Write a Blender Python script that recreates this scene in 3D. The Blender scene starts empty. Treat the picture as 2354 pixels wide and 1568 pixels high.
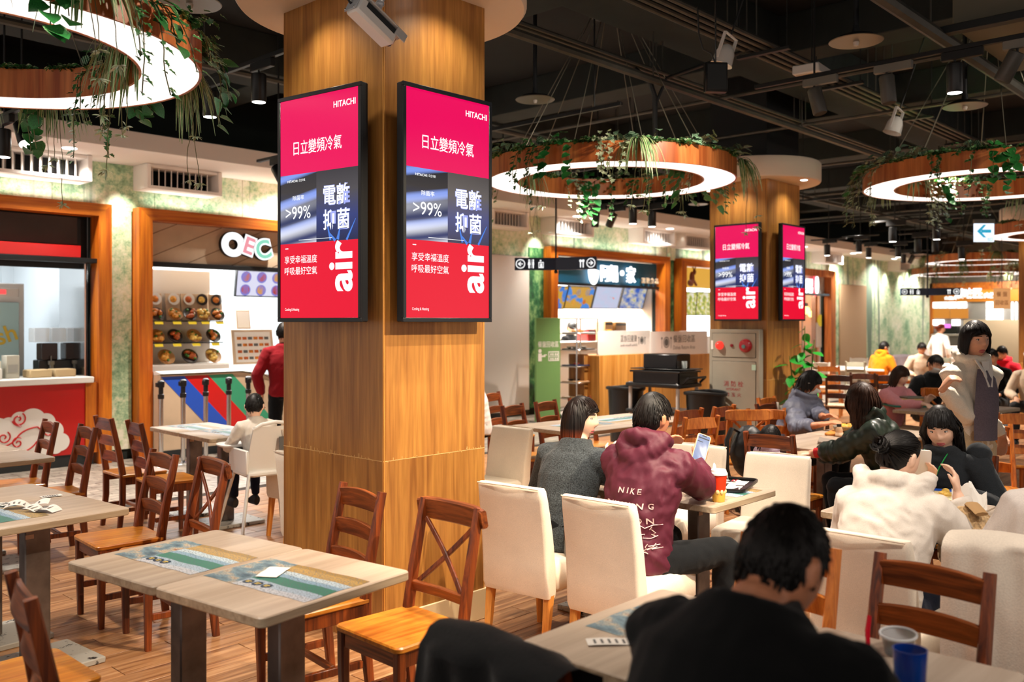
import bpy, math, random
from mathutils import Vector, Matrix, noise
from math import sin, cos, pi, radians, sqrt, exp, atan2, floor as ifloor
S = bpy.context.scene
COL = S.collection
random.seed(7)
CX, CY, F, H = 1177.0, 742.0, 2110.0, 1.66      # optical axis, horizon, focal length (in photo pixels), eye height
CA, SA = 0.6830, 0.7304                          # heading of the camera in the hall's axes (X along the shop wall, Y towards it)

# ------------------------------------------------------------------ camera
cam = bpy.data.cameras.new('camera'); camo = bpy.data.objects.new('camera', cam); COL.objects.link(camo)
camo.location = (0, 0, H); camo.rotation_euler = (pi/2, 0, -atan2(SA, CA))
cam.sensor_width = 36; cam.lens = 36*F/2354; cam.shift_y = (CY-784)/2354
cam.clip_start = 0.05; cam.clip_end = 200
cam.dof.use_dof = True; cam.dof.focus_distance = 4.9; cam.dof.aperture_fstop = 2.4
S.camera = camo

# ------------------------------------------------------------------ world, exposure
w = bpy.data.worlds.new('hall_ambient_fill'); S.world = w; w.use_nodes = True  # even warm fill, added through the open sides of the hall
w.node_tree.nodes['Background'].inputs[0].default_value = (1.0, 0.86, 0.76, 1)
w.node_tree.nodes['Background'].inputs[1].default_value = 0.68
S.view_settings.view_transform = 'Standard'; S.view_settings.look = 'None'
S.view_settings.exposure = 0.0; S.view_settings.gamma = 1.0
S.view_settings.use_curve_mapping = False
S.cycles.use_denoising = True
S.cycles.max_bounces = 6; S.cycles.diffuse_bounces = 3; S.cycles.glossy_bounces = 3
S.cycles.transmission_bounces = 4; S.cycles.transparent_max_bounces = 8
S.cycles.sample_clamp_indirect = 6.0
S.cycles.caustics_reflective = False; S.cycles.caustics_refractive = False

def spot(loc, tgt, energy, size=55, blend=0.6, col=(1, .85, .68), rad=.05):
    l = bpy.data.lights.new('hall_spot', 'SPOT'); l.energy = energy*K_; l.color = col
    l.spot_size = radians(size); l.spot_blend = blend; l.shadow_soft_size = rad
    o = bpy.data.objects.new('hall_spot', l); COL.objects.link(o); o.location = loc
    o.rotation_euler = (Vector(tgt)-Vector(loc)).to_track_quat('-Z', 'Y').to_euler(); return o
def area(loc, tgt, energy, sx, sy, col=(1, .93, .85)):
    l = bpy.data.lights.new('area_lamp', 'AREA'); l.energy = energy; l.color = col
    l.shape = 'RECTANGLE'; l.size = sx; l.size_y = sy
    o = bpy.data.objects.new('area_lamp', l); COL.objects.link(o); o.location = loc
    o.rotation_euler = (Vector(tgt)-Vector(loc)).to_track_quat('-Z', 'Y').to_euler(); return o

K_ = 1.9
# track lamps of the hall, with a few added fill spots: near the column, over the tables, further down the hall
spot((3.9, .35, 3.6), (3.35, 3.6, .85), 450, 50, .5, (1, .80, .56), .04)
spot((1.1, 3.6, 3.45), (1.6, 3.3, .7), 80, 62, .7, (1, .89, .77), .05)
spot((1.3, 6.0, 3.45), (1.9, 5.6, .7), 180, 75, .7, (1, .89, .77), .05)
spot((3.6, 6.9, 3.45), (3.4, 7.1, .7), 200, 85, .7, (1, .89, .77), .05)
spot((1.0, 2.0, 3.5), (1.5, 2.4, .5), 75, 70, .7, (1, .89, .77), .05)
spot((2.9, 2.9, 3.5), (2.5, 2.8, .5), 85, 70, .6, (1, .80, .58), .04)
spot((3.3, 1.9, 3.5), (3.5, 2.7, .6), 190, 70, .6, (1, .84, .66), .04)
spot((4.7, 3.4, 3.5), (4.3, 3.0, .8), 140, 80, .6, (1, .86, .72), .04)
spot((7.1, 2.3, 3.4), (6.7, 2.2, .8), 380, 85, .6, (1, .87, .74), .05)
spot((4.6, .3, 3.5), (4.4, 1.2, .8), 90, 80, .6, (1, .88, .76), .05)
spot((6.2, 3.5, 3.42), (6.35, 4.3, 3.08), 45, 95, .8, (1, .85, .68), .04)  # fill spot added for the middle ring's boards, no fixture here
spot((8.6, .6, 3.5), (9.1, 1.7, 3.08), 60, 95, .8, (1, .85, .68), .04)  # likewise added to brighten the right ring's boards
spot((2.9, 3.2, 3.6), (2.0, 4.3, 3.08), 40, 90, .8, (1, .85, .68), .04)  # added to lift the boards of the left ring
spot((2.3, -.5, 3.55), (3.6, 1.0, .75), 130, 60, .7, (1, .9, .8), .05)  # camera-side fill spot added for the chair backs at the right
spot((1.9, 1.3, 3.6), (3.45, 2.85, .6), 120, 48, .7, (1, .88, .74), .05)  # another added fill spot, for the cream chair backs by the column
for x, y, e in ((7.0, 5.6, 280), (10.6, 3.4, 330), (9.0, 7.2, 280), (13.5, 5.5, 380), (12.5, 8.5, 300), (17.0, 7.0, 480),
                (16.5, 3.0, 420), (21.5, 6.0, 560), (22.0, 9.0, 480), (27.0, 7.5, 700), (30.5, 4.5, 700), (5.6, 9.0, 240), (1.2, 9.0, 240)):
    spot((x, y, 3.45), (x, y, 0), e*1.45, 100, .7, (1, .88, .76), .06)

def at(px, d):
    r = (px-CX)/F*d
    return CA*r+SA*d, -SA*r+CA*d
def zat(py, d): return H+(CY-py)/F*d
def flo(px, py, z=0.0): return at(px, F*(H-z)/(py-CY))
def onY(px, py, Y):
    k = (px-CX)/F; d = Y/(CA-SA*k); return d*(CA*k+SA), zat(py, d)
def onX(px, py, X):
    k = (px-CX)/F; d = X/(CA*k+SA); return d*(CA-SA*k), zat(py, d)
def project(x, y, z):
    r = CA*x-SA*y; d = SA*x+CA*y
    if d < .2: return -9999, -9999, d
    return CX+F*r/d, CY-F*(z-H)/d, d
# ------------------------------------------------------------------ mesh builder
class MB:
    def __init__(s): s.v = []; s.f = []; s.m = []; s.uv = None; s.M = Matrix.Identity(4); s.mi = 0
    def add(s, vs, fs, uv=None):
        n = len(s.v); M = s.M
        if uv is not None and s.uv is None: s.uv = [(0, 0)]*n
        s.v += [tuple(M @ Vector(p)) for p in vs]
        if s.uv is not None: s.uv += list(uv) if uv is not None else [(0, 0)]*len(vs)
        s.f += [tuple(i+n for i in f) for f in fs]; s.m += [s.mi]*len(fs)
        return s
    def box(s, x0, y0, z0, x1, y1, z1, b=0.0):
        c = Vector(((x0+x1)/2, (y0+y1)/2, (z0+z1)/2)); h = Vector((abs(x1-x0)/2, abs(y1-y0)/2, abs(z1-z0)/2))
        if b <= 0:
            vs = [(c.x+sx*h.x, c.y+sy*h.y, c.z+sz*h.z) for sx in (-1, 1) for sy in (-1, 1) for sz in (-1, 1)]
            return s.add(vs, [(0, 1, 3, 2), (4, 6, 7, 5), (0, 4, 5, 1), (2, 3, 7, 6), (0, 2, 6, 4), (1, 5, 7, 3)])
        b = min(b, h.x*.98, h.y*.98, h.z*.98)
        vs = []; ix = {}
        for sx in (-1, 1):
            for sy in (-1, 1):
                for sz in (-1, 1):
                    for a in range(3):
                        q = [h.x-b, h.y-b, h.z-b]; q[a] += b
                        ix[(sx, sy, sz, a)] = len(vs); vs.append((c.x+sx*q[0], c.y+sy*q[1], c.z+sz*q[2]))
        fs = []
        def put(l):
            p = [Vector(vs[i]) for i in l]; n = (p[1]-p[0]).cross(p[2]-p[1]); m = sum(p, Vector())/len(p)-c
            fs.append(tuple(l) if n.dot(m) > 0 else tuple(reversed(l)))
        for sg in (-1, 1):
            put([ix[(sg, a, b_, 0)] for a, b_ in ((-1, -1), (1, -1), (1, 1), (-1, 1))])
            put([ix[(a, sg, b_, 1)] for a, b_ in ((-1, -1), (1, -1), (1, 1), (-1, 1))])
            put([ix[(a, b_, sg, 2)] for a, b_ in ((-1, -1), (1, -1), (1, 1), (-1, 1))])
        for p in (-1, 1):
            for q in (-1, 1):
                put([ix[(p, q, -1, 0)], ix[(p, q, 1, 0)], ix[(p, q, 1, 1)], ix[(p, q, -1, 1)]])
                put([ix[(p, -1, q, 0)], ix[(p, 1, q, 0)], ix[(p, 1, q, 2)], ix[(p, -1, q, 2)]])
                put([ix[(-1, p, q, 1)], ix[(1, p, q, 1)], ix[(1, p, q, 2)], ix[(-1, p, q, 2)]])
                for r in (-1, 1): put([ix[(p, q, r, 0)], ix[(p, q, r, 1)], ix[(p, q, r, 2)]])
        return s.add(vs, fs)
    def loft(s, pts, rad, n=12, side=None, cap=True, uvs=False):
        """rings of half-axes (a, b) along pts; a lies along the vector 'side'"""
        P = [Vector(p) for p in pts]; k = len(P); vs = []; fs = []
        ref = Vector(side) if side is not None else None
        prev = None
        for i in range(k):
            t = (P[min(i+1, k-1)]-P[max(i-1, 0)])
            t = t.normalized() if t.length > 1e-9 else Vector((0, 0, 1))
            if ref is not None: u = ref-t*ref.dot(t)
            elif prev is not None: u = prev-t*prev.dot(t)
            else:
                a = Vector((0, 0, 1)) if abs(t.z) < .9 else Vector((1, 0, 0)); u = a.cross(t)
            if u.length < 1e-6: u = Vector((1, 0, 0)).cross(t)
            if u.length < 1e-6: u = Vector((0, 1, 0))
            u.normalize(); prev = u; v = t.cross(u)
            r = rad[i] if isinstance(rad, (list, tuple)) else rad
            a, b = r if isinstance(r, (list, tuple)) else (r, r)
            for j in range(n):
                w_ = 2*pi*j/n; vs.append(P[i]+u*(a*cos(w_))+v*(b*sin(w_)))
        for i in range(k-1):
            for j in range(n):
                j2 = (j+1) % n; fs.append((i*n+j, i*n+j2, (i+1)*n+j2, (i+1)*n+j))
        if cap: fs.append(tuple(reversed(range(n)))); fs.append(tuple(range((k-1)*n, k*n)))
        return s.add(vs, fs)
    def tube(s, pts, r, n=8): return s.loft(pts, r, n)
    def cyl(s, p0, p1, r0, r1=None, n=16): return s.loft([p0, p1], [r0, r0 if r1 is None else r1], n)
    def lathe(s, prof, n=24, c=(0, 0, 0)):
        vs = []; fs = []; k = len(prof)
        for r, z in prof:
            for j in range(n): vs.append((c[0]+r*cos(2*pi*j/n), c[1]+r*sin(2*pi*j/n), c[2]+z))
        for i in range(k-1):
            for j in range(n):
                j2 = (j+1) % n; fs.append((i*n+j, i*n+j2, (i+1)*n+j2, (i+1)*n+j))
        if prof[0][0] > 1e-6: fs.append(tuple(reversed(range(n))))
        if prof[-1][0] > 1e-6: fs.append(tuple(range((k-1)*n, k*n)))
        return s.add(vs, fs)
    def ball(s, c, r, n=14, k=9):
        rx, ry, rz = r if isinstance(r, (list, tuple)) else (r, r, r); vs = [(c[0], c[1], c[2]-rz)]; fs = []
        for i in range(1, k):
            a = -pi/2+pi*i/k
            for j in range(n): vs.append((c[0]+rx*cos(a)*cos(2*pi*j/n), c[1]+ry*cos(a)*sin(2*pi*j/n), c[2]+rz*sin(a)))
        vs.append((c[0], c[1], c[2]+rz)); e = len(vs)-1
        for j in range(n):
            j2 = (j+1) % n; fs.append((0, 1+j2, 1+j)); b = 1+(k-2)*n; fs.append((b+j, b+j2, e))
            for i in range(k-2): fs.append((1+i*n+j, 1+i*n+j2, 1+(i+1)*n+j2, 1+(i+1)*n+j))
        return s.add(vs, fs)
    def prism(s, poly, z0, z1):
        n = len(poly); vs = [(x, y, z0) for x, y in poly]+[(x, y, z1) for x, y in poly]
        fs = [tuple(reversed(range(n))), tuple(range(n, 2*n))]+[(i, (i+1) % n, n+(i+1) % n, n+i) for i in range(n)]
        return s.add(vs, fs)
    def quad(s, a, b, c, d): return s.add([a, b, c, d], [(0, 1, 2, 3)], [(0, 0), (1, 0), (1, 1), (0, 1)])
    def grid(s, fn, nu, nv, closed=False):
        vs = [fn(i/nu, j/nv) for j in range(nv+1) for i in range(nu+1)]
        uv = [(i/nu, j/nv) for j in range(nv+1) for i in range(nu+1)]
        return s.add(vs, [(j*(nu+1)+i, j*(nu+1)+i+1, (j+1)*(nu+1)+i+1, (j+1)*(nu+1)+i) for j in range(nv) for i in range(nu)], uv)
    def mesh(s, name, mats, ang=38):
        me = bpy.data.meshes.new(name); me.from_pydata(s.v, [], s.f)
        for m in (mats if isinstance(mats, (list, tuple)) else [mats]): me.materials.append(m)
        if isinstance(mats, (list, tuple)) and len(mats) > 1: me.polygons.foreach_set('material_index', s.m)
        if s.uv is not None:
            ul = me.uv_layers.new(name='UVMap'); li = [0]*len(me.loops); me.loops.foreach_get('vertex_index', li)
            flat = []
            for i in li: flat += s.uv[i]
            ul.data.foreach_set('uv', flat)
        me.shade_smooth(); me.set_sharp_from_angle(angle=radians(ang)); me.update(); return me
    def build(s, name, mats, parent=None, ang=38, **kw): return link(name, s.mesh(name, mats, ang), parent, **kw)

def link(name, data, parent=None, loc=None, rz=None, label=None, cat=None, group=None, kind=None):
    o = bpy.data.objects.new(name, data); COL.objects.link(o)
    if parent is not None: o.parent = parent
    if loc is not None: o.location = loc
    if rz is not None: o.rotation_euler = (0, 0, rz)
    return tag(o, label, cat, group, kind)
def tag(o, label=None, cat=None, group=None, kind=None):
    if label: o['label'] = label
    if cat: o['category'] = cat
    if group: o['group'] = group
    if kind: o['kind'] = kind
    return o
def empty(name, label, cat, loc=(0, 0, 0), rz=0.0, group=None):
    return link(name, None, None, loc, rz, label, cat, group)
def kids(o): return [c for c in o.children]
def clone(o, loc, rz, label, group=None):
    def rec(q, par):
        c = q.copy(); COL.objects.link(c)
        if par is not None: c.parent = par
        for ch in q.children: rec(ch, c)
        return c
    r = rec(o, None); r.location = loc; r.rotation_euler = (0, 0, rz); r['label'] = label
    if group: r['group'] = group
    return r
def frameM(o, x, y):
    x = Vector(x).normalized(); y = Vector(y).normalized(); z = x.cross(y)
    return Matrix(((x.x, y.x, z.x, o[0]), (x.y, y.y, z.y, o[1]), (x.z, y.z, z.z, o[2]), (0, 0, 0, 1)))
TMP = bpy.data.scenes.new('workshop')
def evaluated(o):
    """final mesh of an object, worked out in a scene of its own"""
    TMP.collection.objects.link(o); vl = TMP.view_layers[0]; vl.update(); dg = vl.depsgraph
    me = bpy.data.meshes.new_from_object(o.evaluated_get(dg)); bpy.data.objects.remove(o); return me
def text_mesh(body, size=1.0, off=0.0, ext=0.0, width=None, height=None, res=4, align='CENTER'):
    """lettering in the XY plane, centred; stretched to width x height when given"""
    cu = bpy.data.curves.new('lettering', 'FONT'); cu.body = body; cu.size = size; cu.offset = off; cu.extrude = ext
    cu.align_x = align; cu.align_y = 'CENTER'; cu.resolution_u = res; cu.space_line = 1.15
    me = evaluated(bpy.data.objects.new('lettering_tmp', cu)); bpy.data.curves.remove(cu); me.name = 'lettering'; me.materials.clear()
    if len(me.vertices) and (width or height):
        xs = [v.co.x for v in me.vertices]; ys = [v.co.y for v in me.vertices]
        wx, wy = max(xs)-min(xs), max(ys)-min(ys); mx, my = (max(xs)+min(xs))/2, (max(ys)+min(ys))/2
        fx = width/wx if width else height/wy; fy = height/wy if height else fx
        for v in me.vertices: v.co = ((v.co.x-mx)*fx, (v.co.y-my)*fy, v.co.z)
    return me
def letter(body, mat, parent, M, name='lettering', **kw):
    me = text_mesh(body, **kw); me.materials.append(mat)
    o = link(name, me, parent); o.matrix_local = M; return o

# ------------------------------------------------------------------ materials
def hexc(h, k=1.0):
    h = h.lstrip('#'); c = [int(h[i:i+2], 16)/255 for i in (0, 2, 4)]
    return tuple([(x/12.92 if x <= .04045 else ((x+.055)/1.055)**2.4)*k for x in c]+[1])
def newmat(name):
    m = bpy.data.materials.new(name); m.use_nodes = True; nt = m.node_tree
    return m, nt, nt.nodes['Principled BSDF']
def N(nt, t, **kw):
    n = nt.nodes.new(t)
    for k, v in kw.items():
        if hasattr(n, k): setattr(n, k, v)
        else: n.inputs[k.replace('_', ' ')].default_value = v
    return n
def L(nt, a, b): nt.links.new(a, b)
def ramp(nt, fac, stops):
    r = nt.nodes.new('ShaderNodeValToRGB'); e = r.color_ramp.elements
    while len(e) < len(stops): e.new(.5)
    for i, (p, c) in enumerate(stops): e[i].position = p; e[i].color = c if len(c) == 4 else (*c, 1)
    L(nt, fac, r.inputs[0]); return r.outputs[0]
def mixc(nt, fac, a, b, mode='MIX'):
    m = nt.nodes.new('ShaderNodeMix'); m.data_type = 'RGBA'; m.blend_type = mode
    for v, i in ((fac, 0), (a, 6), (b, 7)):
        if hasattr(v, 'is_linked') or hasattr(v, 'links'): L(nt, v, m.inputs[i])
        else: m.inputs[i].default_value = v
    return m.outputs[2]
def coords(nt, scale=(1, 1, 1), kind='Object', rnd=True):
    tc = nt.nodes.new('ShaderNodeTexCoord'); mp = nt.nodes.new('ShaderNodeMapping'); mp.inputs['Scale'].default_value = scale
    L(nt, tc.outputs[kind], mp.inputs[0])
    if rnd:
        oi = nt.nodes.new('ShaderNodeObjectInfo'); cb = nt.nodes.new('ShaderNodeCombineXYZ')
        mu = nt.nodes.new('ShaderNodeMath'); mu.operation = 'MULTIPLY'; mu.inputs[1].default_value = 37.0
        L(nt, oi.outputs['Random'], mu.inputs[0])
        for i in range(3): L(nt, mu.outputs[0], cb.inputs[i])
        L(nt, cb.outputs[0], mp.inputs['Location'])
    return mp.outputs[0]
def bump(nt, b, h, st=.2, dist=.01):
    n = nt.nodes.new('ShaderNodeBump'); n.inputs['Strength'].default_value = st; n.inputs['Distance'].default_value = dist
    L(nt, h, n.inputs['Height']); L(nt, n.outputs[0], b.inputs['Normal'])
def plain(name, c, rough=.5, metal=0.0, var=.0, scale=20, spec=.5, bmp=0.0, coat=0.0, trans=0.0):
    m, nt, b = newmat(name); col = hexc(c) if isinstance(c, str) else c
    b.inputs['Base Color'].default_value = col; b.inputs['Roughness'].default_value = rough; b.inputs['Metallic'].default_value = metal
    b.inputs['Specular IOR Level'].default_value = spec; b.inputs['Coat Weight'].default_value = coat
    b.inputs['Transmission Weight'].default_value = trans
    if var or bmp:
        n = N(nt, 'ShaderNodeTexNoise', Scale=scale, Detail=5.0); L(nt, coords(nt), n.inputs[0])
        if var:
            d = tuple(max(0, x*(1-var)) for x in col[:3])+(1,); u = tuple(min(1, x*(1+var)) for x in col[:3])+(1,)
            L(nt, ramp(nt, n.outputs[0], [(.3, d), (.7, u)]), b.inputs['Base Color'])
        if bmp: bump(nt, b, n.outputs[0], bmp)
    return m
def wood(name, dark, light, rough=.4, axis='z', scale=1.0, var=.35, coat=0.0, spec=.4):
    m, nt, b = newmat(name); s = {'x': (1.2, 22, 22), 'y': (22, 1.2, 22), 'z': (22, 22, 1.2)}[axis]
    co = coords(nt, tuple(q*scale for q in s))
    n1 = N(nt, 'ShaderNodeTexNoise', Scale=1.0, Detail=6.0, Distortion=1.2); L(nt, co, n1.inputs[0])
    n2 = N(nt, 'ShaderNodeTexNoise', Scale=5.0, Detail=3.0); L(nt, co, n2.inputs[0])
    c1 = ramp(nt, n1.outputs[0], [(.32, hexc(dark)), (.66, hexc(light))])
    c2 = mixc(nt, var, c1, ramp(nt, n2.outputs[0], [(.38, (.45, .38, .32)), (.6, (1, 1, 1))]), 'MULTIPLY')
    oi = nt.nodes.new('ShaderNodeObjectInfo'); hsv = nt.nodes.new('ShaderNodeHueSaturation')
    mr = N(nt, 'ShaderNodeMapRange'); mr.inputs[3].default_value = .86; mr.inputs[4].default_value = 1.12
    L(nt, oi.outputs['Random'], mr.inputs[0]); L(nt, mr.outputs[0], hsv.inputs['Value']); L(nt, c2, hsv.inputs['Color'])
    L(nt, hsv.outputs[0], b.inputs['Base Color']); b.inputs['Roughness'].default_value = rough
    b.inputs['Coat Weight'].default_value = coat; b.inputs['Coat Roughness'].default_value = .25; b.inputs['Specular IOR Level'].default_value = spec
    bump(nt, b, n2.outputs[0], .08, .004); return m
def fabric(name, c, scale=260, rough=.9, var=.12, st=.25, sheen=.3):
    m, nt, b = newmat(name); col = hexc(c) if isinstance(c, str) else c
    co = coords(nt, (1, 1, 1), rnd=False)
    n = N(nt, 'ShaderNodeTexNoise', Scale=scale, Detail=2.0); L(nt, co, n.inputs[0])
    n2 = N(nt, 'ShaderNodeTexNoise', Scale=5.0, Detail=4.0); L(nt, co, n2.inputs[0])
    d = tuple(x*(1-var) for x in col[:3])+(1,); u = tuple(min(1, x*(1+var)) for x in col[:3])+(1,)
    c1 = ramp(nt, n.outputs[0], [(.3, d), (.7, u)])
    c2 = mixc(nt, .5, c1, ramp(nt, n2.outputs[0], [(.35, (.82, .82, .82)), (.65, (1, 1, 1))]), 'MULTIPLY')
    L(nt, c2, b.inputs['Base Color']); b.inputs['Roughness'].default_value = rough
    b.inputs['Sheen Weight'].default_value = sheen*.3; b.inputs['Specular IOR Level'].default_value = .2
    bump(nt, b, n.outputs[0], st, .004); return m
def glow(name, c, st=1.0):
    m, nt, b = newmat(name); col = hexc(c) if isinstance(c, str) else (*c[:3], 1)
    b.inputs['Base Color'].default_value = (0.01, .01, .01, 1); b.inputs['Roughness'].default_value = .25; b.inputs['Specular IOR Level'].default_value = .25
    b.inputs['Emission Color'].default_value = col; b.inputs['Emission Strength'].default_value = st; return m
def glass(name, c='#ffffff', alpha=.12, rough=.05):
    m, nt, b = newmat(name); b.inputs['Base Color'].default_value = hexc(c); b.inputs['Roughness'].default_value = rough
    b.inputs['Alpha'].default_value = alpha; return m
# ------------------------------------------------------------------ material palette
W_FRAME = wood('stained_chair_wood', '#4a1e0d', '#984818', .42, 'z', 1.3, .45, .25)
W_RAIL = wood('stained_chair_rail', '#52240f', '#9c5224', .40, 'x', 1.3, .45, .25)
W_SEAT = wood('honey_chair_seat', '#b0601c', '#dc9234', .3, 'y', .9, .35, .3)
W_BEECH = wood('beech_leg', '#c8762c', '#e8a450', .4, 'z', 1.0, .25, .1)
W_COL = wood('column_oak_veneer', '#93602e', '#ba8440', .38, 'z', .6, .35, .12)
W_SHOP = wood('shop_frame_wood', '#a84c10', '#d67a1e', .4, 'x', .5, .3)
W_SHOPV = wood('shop_frame_wood_upright', '#a84c10', '#d67a1e', .4, 'z', .5, .3)
W_RING = wood('ring_planter_wood', '#a4501f', '#d68648', .42, 'z', .35, .45)
TABLE = wood('table_laminate', '#a59280', '#bcaa98', .36, 'x', .55, .12, .1)
TABLE_EDGE = wood('table_edge_band', '#a8937a', '#c6b498', .45, 'x', .6, .3)
STEEL = plain('worn_steel_post', '#6d6460', .42, .75, .35, 9)
def chipped():
    m, nt, b = newmat('chipped_white_steel'); n = N(nt, 'ShaderNodeTexNoise', Scale=16.0, Detail=6.0, Roughness=.7); L(nt, coords(nt), n.inputs[0])
    L(nt, ramp(nt, n.outputs[0], [(.38, hexc('#15171a')), (.43, hexc('#a9a7a0'))]), b.inputs['Base Color']); b.inputs['Roughness'].default_value = .45; return m
STEELB = chipped()
CHROME = plain('chrome', '#d0d0d0', .18, 1.0)
BLACK = plain('black_paint', '#0c0e10', .5)
BLACKP = plain('black_plastic', '#0b0c0e', .35)
DKGREY = plain('dark_grey_metal', '#2a2d2e', .5, .3)
CREAM = fabric('cream_upholstery', '#f2e4d0', 420, .85, .10, .2)
WHITE = plain('white_paint', '#ece6de', .55)
WHITEP = plain('white_plastic', '#ecebe8', .3)
GREYP = plain('grey_plastic', '#77766f', .5)
OLIVE = plain('grey_cabinet_paint', '#a59d8c', .45, .1, .04, 6)
TILEW = plain('white_tile', '#e9e6e0', .25)
PAPER = plain('paper', '#efeae2', .8)
RED = plain('red_panel', '#c01414', .3, coat=.2)
NAVY = plain('navy_sign', '#0f2140', .35)
CEIL = plain('dark_ceiling_paint', '#080c0f', .9, 0, .2, 3)
BEAMM = plain('ceiling_concrete', '#262d2c', .9, 0, .15, 5)
PIPEM = plain('grey_conduit', '#4d4c46', .5, .3, .2, 8)
SOFF = plain('soffit_plaster', '#f4ece6', .8)
LEDW = glow('white_led', (1, .97, .95), 4.0)
LEDWARM = glow('warm_led', (1, .93, .86), 1.5)
LAMPF = glow('lamp_face', (1, .96, .9), 9.0)
SIGNW = glow('lit_white_letter', (1, 1, 1), 2.2)
TXTW = glow('screen_white', (1, 1, 1), 1.25)
INK = plain('dark_ink', '#1a1d22', .7)
INKG = plain('grey_ink', '#5f5f5f', .7)

def mural():
    m, nt, b = newmat('forest_wallpaper'); co = coords(nt, rnd=False)
    n1 = N(nt, 'ShaderNodeTexNoise', Scale=1.5, Detail=10.0, Roughness=.78); L(nt, co, n1.inputs[0])
    n2 = N(nt, 'ShaderNodeTexNoise', Scale=19.0, Detail=6.0, Roughness=.75); L(nt, co, n2.inputs[0])
    st = coords(nt, (3.2, 3.2, .16), rnd=False); n3 = N(nt, 'ShaderNodeTexNoise', Scale=1.0, Detail=3.0, Distortion=.5); L(nt, st, n3.inputs[0])
    c = ramp(nt, n1.outputs[0], [(.28, hexc('#5c7f66')), (.42, hexc('#9ab49a')), (.52, hexc('#cfd8bc')), (.66, hexc('#fbf3de'))])
    c = mixc(nt, .6, c, ramp(nt, n2.outputs[0], [(.36, hexc('#5f8a6c')), (.48, hexc('#c4d2bc')), (.6, hexc('#f8f0de'))]), 'OVERLAY')
    c = mixc(nt, ramp(nt, n3.outputs[0], [(.60, (0, 0, 0)), (.66, (1, 1, 1))]), c, hexc('#7d8f7e'))
    L(nt, c, b.inputs['Base Color']); b.inputs['Roughness'].default_value = .7; return m
MURAL = mural()
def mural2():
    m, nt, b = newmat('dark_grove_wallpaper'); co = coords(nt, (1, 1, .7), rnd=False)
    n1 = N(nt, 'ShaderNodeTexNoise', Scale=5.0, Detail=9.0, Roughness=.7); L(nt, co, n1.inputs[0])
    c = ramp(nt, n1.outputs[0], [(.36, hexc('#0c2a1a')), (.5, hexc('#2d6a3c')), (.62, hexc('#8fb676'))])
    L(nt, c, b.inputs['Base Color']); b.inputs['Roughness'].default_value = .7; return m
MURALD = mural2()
def plankmat():
    m, nt, b = newmat('wood_look_plank'); co = coords(nt, (1.6, 26, 1))
    n1 = N(nt, 'ShaderNodeTexNoise', Scale=1.0, Detail=7.0, Distortion=1.0); L(nt, co, n1.inputs[0])
    c = ramp(nt, n1.outputs[0], [(.28, hexc('#70452a')), (.5, hexc('#a87850')), (.72, hexc('#c69a70'))])
    g = nt.nodes.new('ShaderNodeNewGeometry')
    oi = nt.nodes.new('ShaderNodeObjectInfo'); ad = nt.nodes.new('ShaderNodeMath'); ad.operation = 'ADD'
    L(nt, oi.outputs['Random'], ad.inputs[0]); L(nt, g.outputs['Random Per Island'], ad.inputs[1])
    fr = nt.nodes.new('ShaderNodeMath'); fr.operation = 'FRACT'; L(nt, ad.outputs[0], fr.inputs[0])
    hs = nt.nodes.new('ShaderNodeHueSaturation'); mr = N(nt, 'ShaderNodeMapRange'); mr.inputs[3].default_value = .72; mr.inputs[4].default_value = 1.12
    L(nt, fr.outputs[0], mr.inputs[0]); L(nt, mr.outputs[0], hs.inputs['Value']); L(nt, c, hs.inputs['Color'])
    L(nt, hs.outputs[0], b.inputs['Base Color']); b.inputs['Roughness'].default_value = .33
    bump(nt, b, n1.outputs[0], .12, .004); return m
PLANK = plankmat()
def stonemat():
    m, nt, b = newmat('grey_stone_sett'); co = coords(nt)
    n1 = N(nt, 'ShaderNodeTexNoise', Scale=9.0, Detail=6.0); L(nt, co, n1.inputs[0]); g = nt.nodes.new('ShaderNodeNewGeometry')
    c = ramp(nt, n1.outputs[0], [(.3, hexc('#7d7268')), (.7, hexc('#b0a496'))])
    hs = nt.nodes.new('ShaderNodeHueSaturation'); mr = N(nt, 'ShaderNodeMapRange'); mr.inputs[3].default_value = .75; mr.inputs[4].default_value = 1.15
    L(nt, g.outputs['Random Per Island'], mr.inputs[0]); L(nt, mr.outputs[0], hs.inputs['Value']); L(nt, c, hs.inputs['Color'])
    L(nt, hs.outputs[0], b.inputs['Base Color']); b.inputs['Roughness'].default_value = .4; return m
STONE = stonemat()
JOINT = plain('dark_joint', '#2a1d15', .9)

# ------------------------------------------------------------------ floor
fb = MB(); fb.box(-2, -9, -.06, 34, 11.4, -.006); fl = fb.build('floor', JOINT, kind='structure')
PW, PL = .155, .93
pm = MB(); pm.box(-PL/2+.002, -PW/2+.002, -.012, PL/2-.002, PW/2-.002, 0, .0015); plank_me = pm.mesh('plank', PLANK)
cells = []; row = 0; y = -8.5
while y+PW/2 < 8.3:
    x = -2+((row*.37) % 1)*PL
    while x < 33.6:
        px, py, d = project(x, y, 0)
        vis = d > .4 and -260 < px < 2600 and py < 1800
        cells.append((d if vis else 900+d, x, y)); x += PL
    y += PW; row += 1
cells.sort(); rest = MB()
for i, (d, x, y) in enumerate(cells):
    if i < 300: link('plank', plank_me, fl, (x, y, 0))
    elif d < 60: rest.box(x-PL/2+.002, y-PW/2+.002, -.012, x+PL/2-.002, y+PW/2-.002, 0)
rest.build('planks', PLANK, fl, kind='stuff')
rest = MB(); y = 8.3+.06; row = 0
while y < 11.05:
    x = -1.5+(row % 2)*.13
    while x < 33.5:
        rest.box(x-.124, y-.057, -.012, x+.124, y+.057, 0); x += .255
    y += .12; row += 1
rest.build('setts', STONE, fl, kind='stuff')

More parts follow.
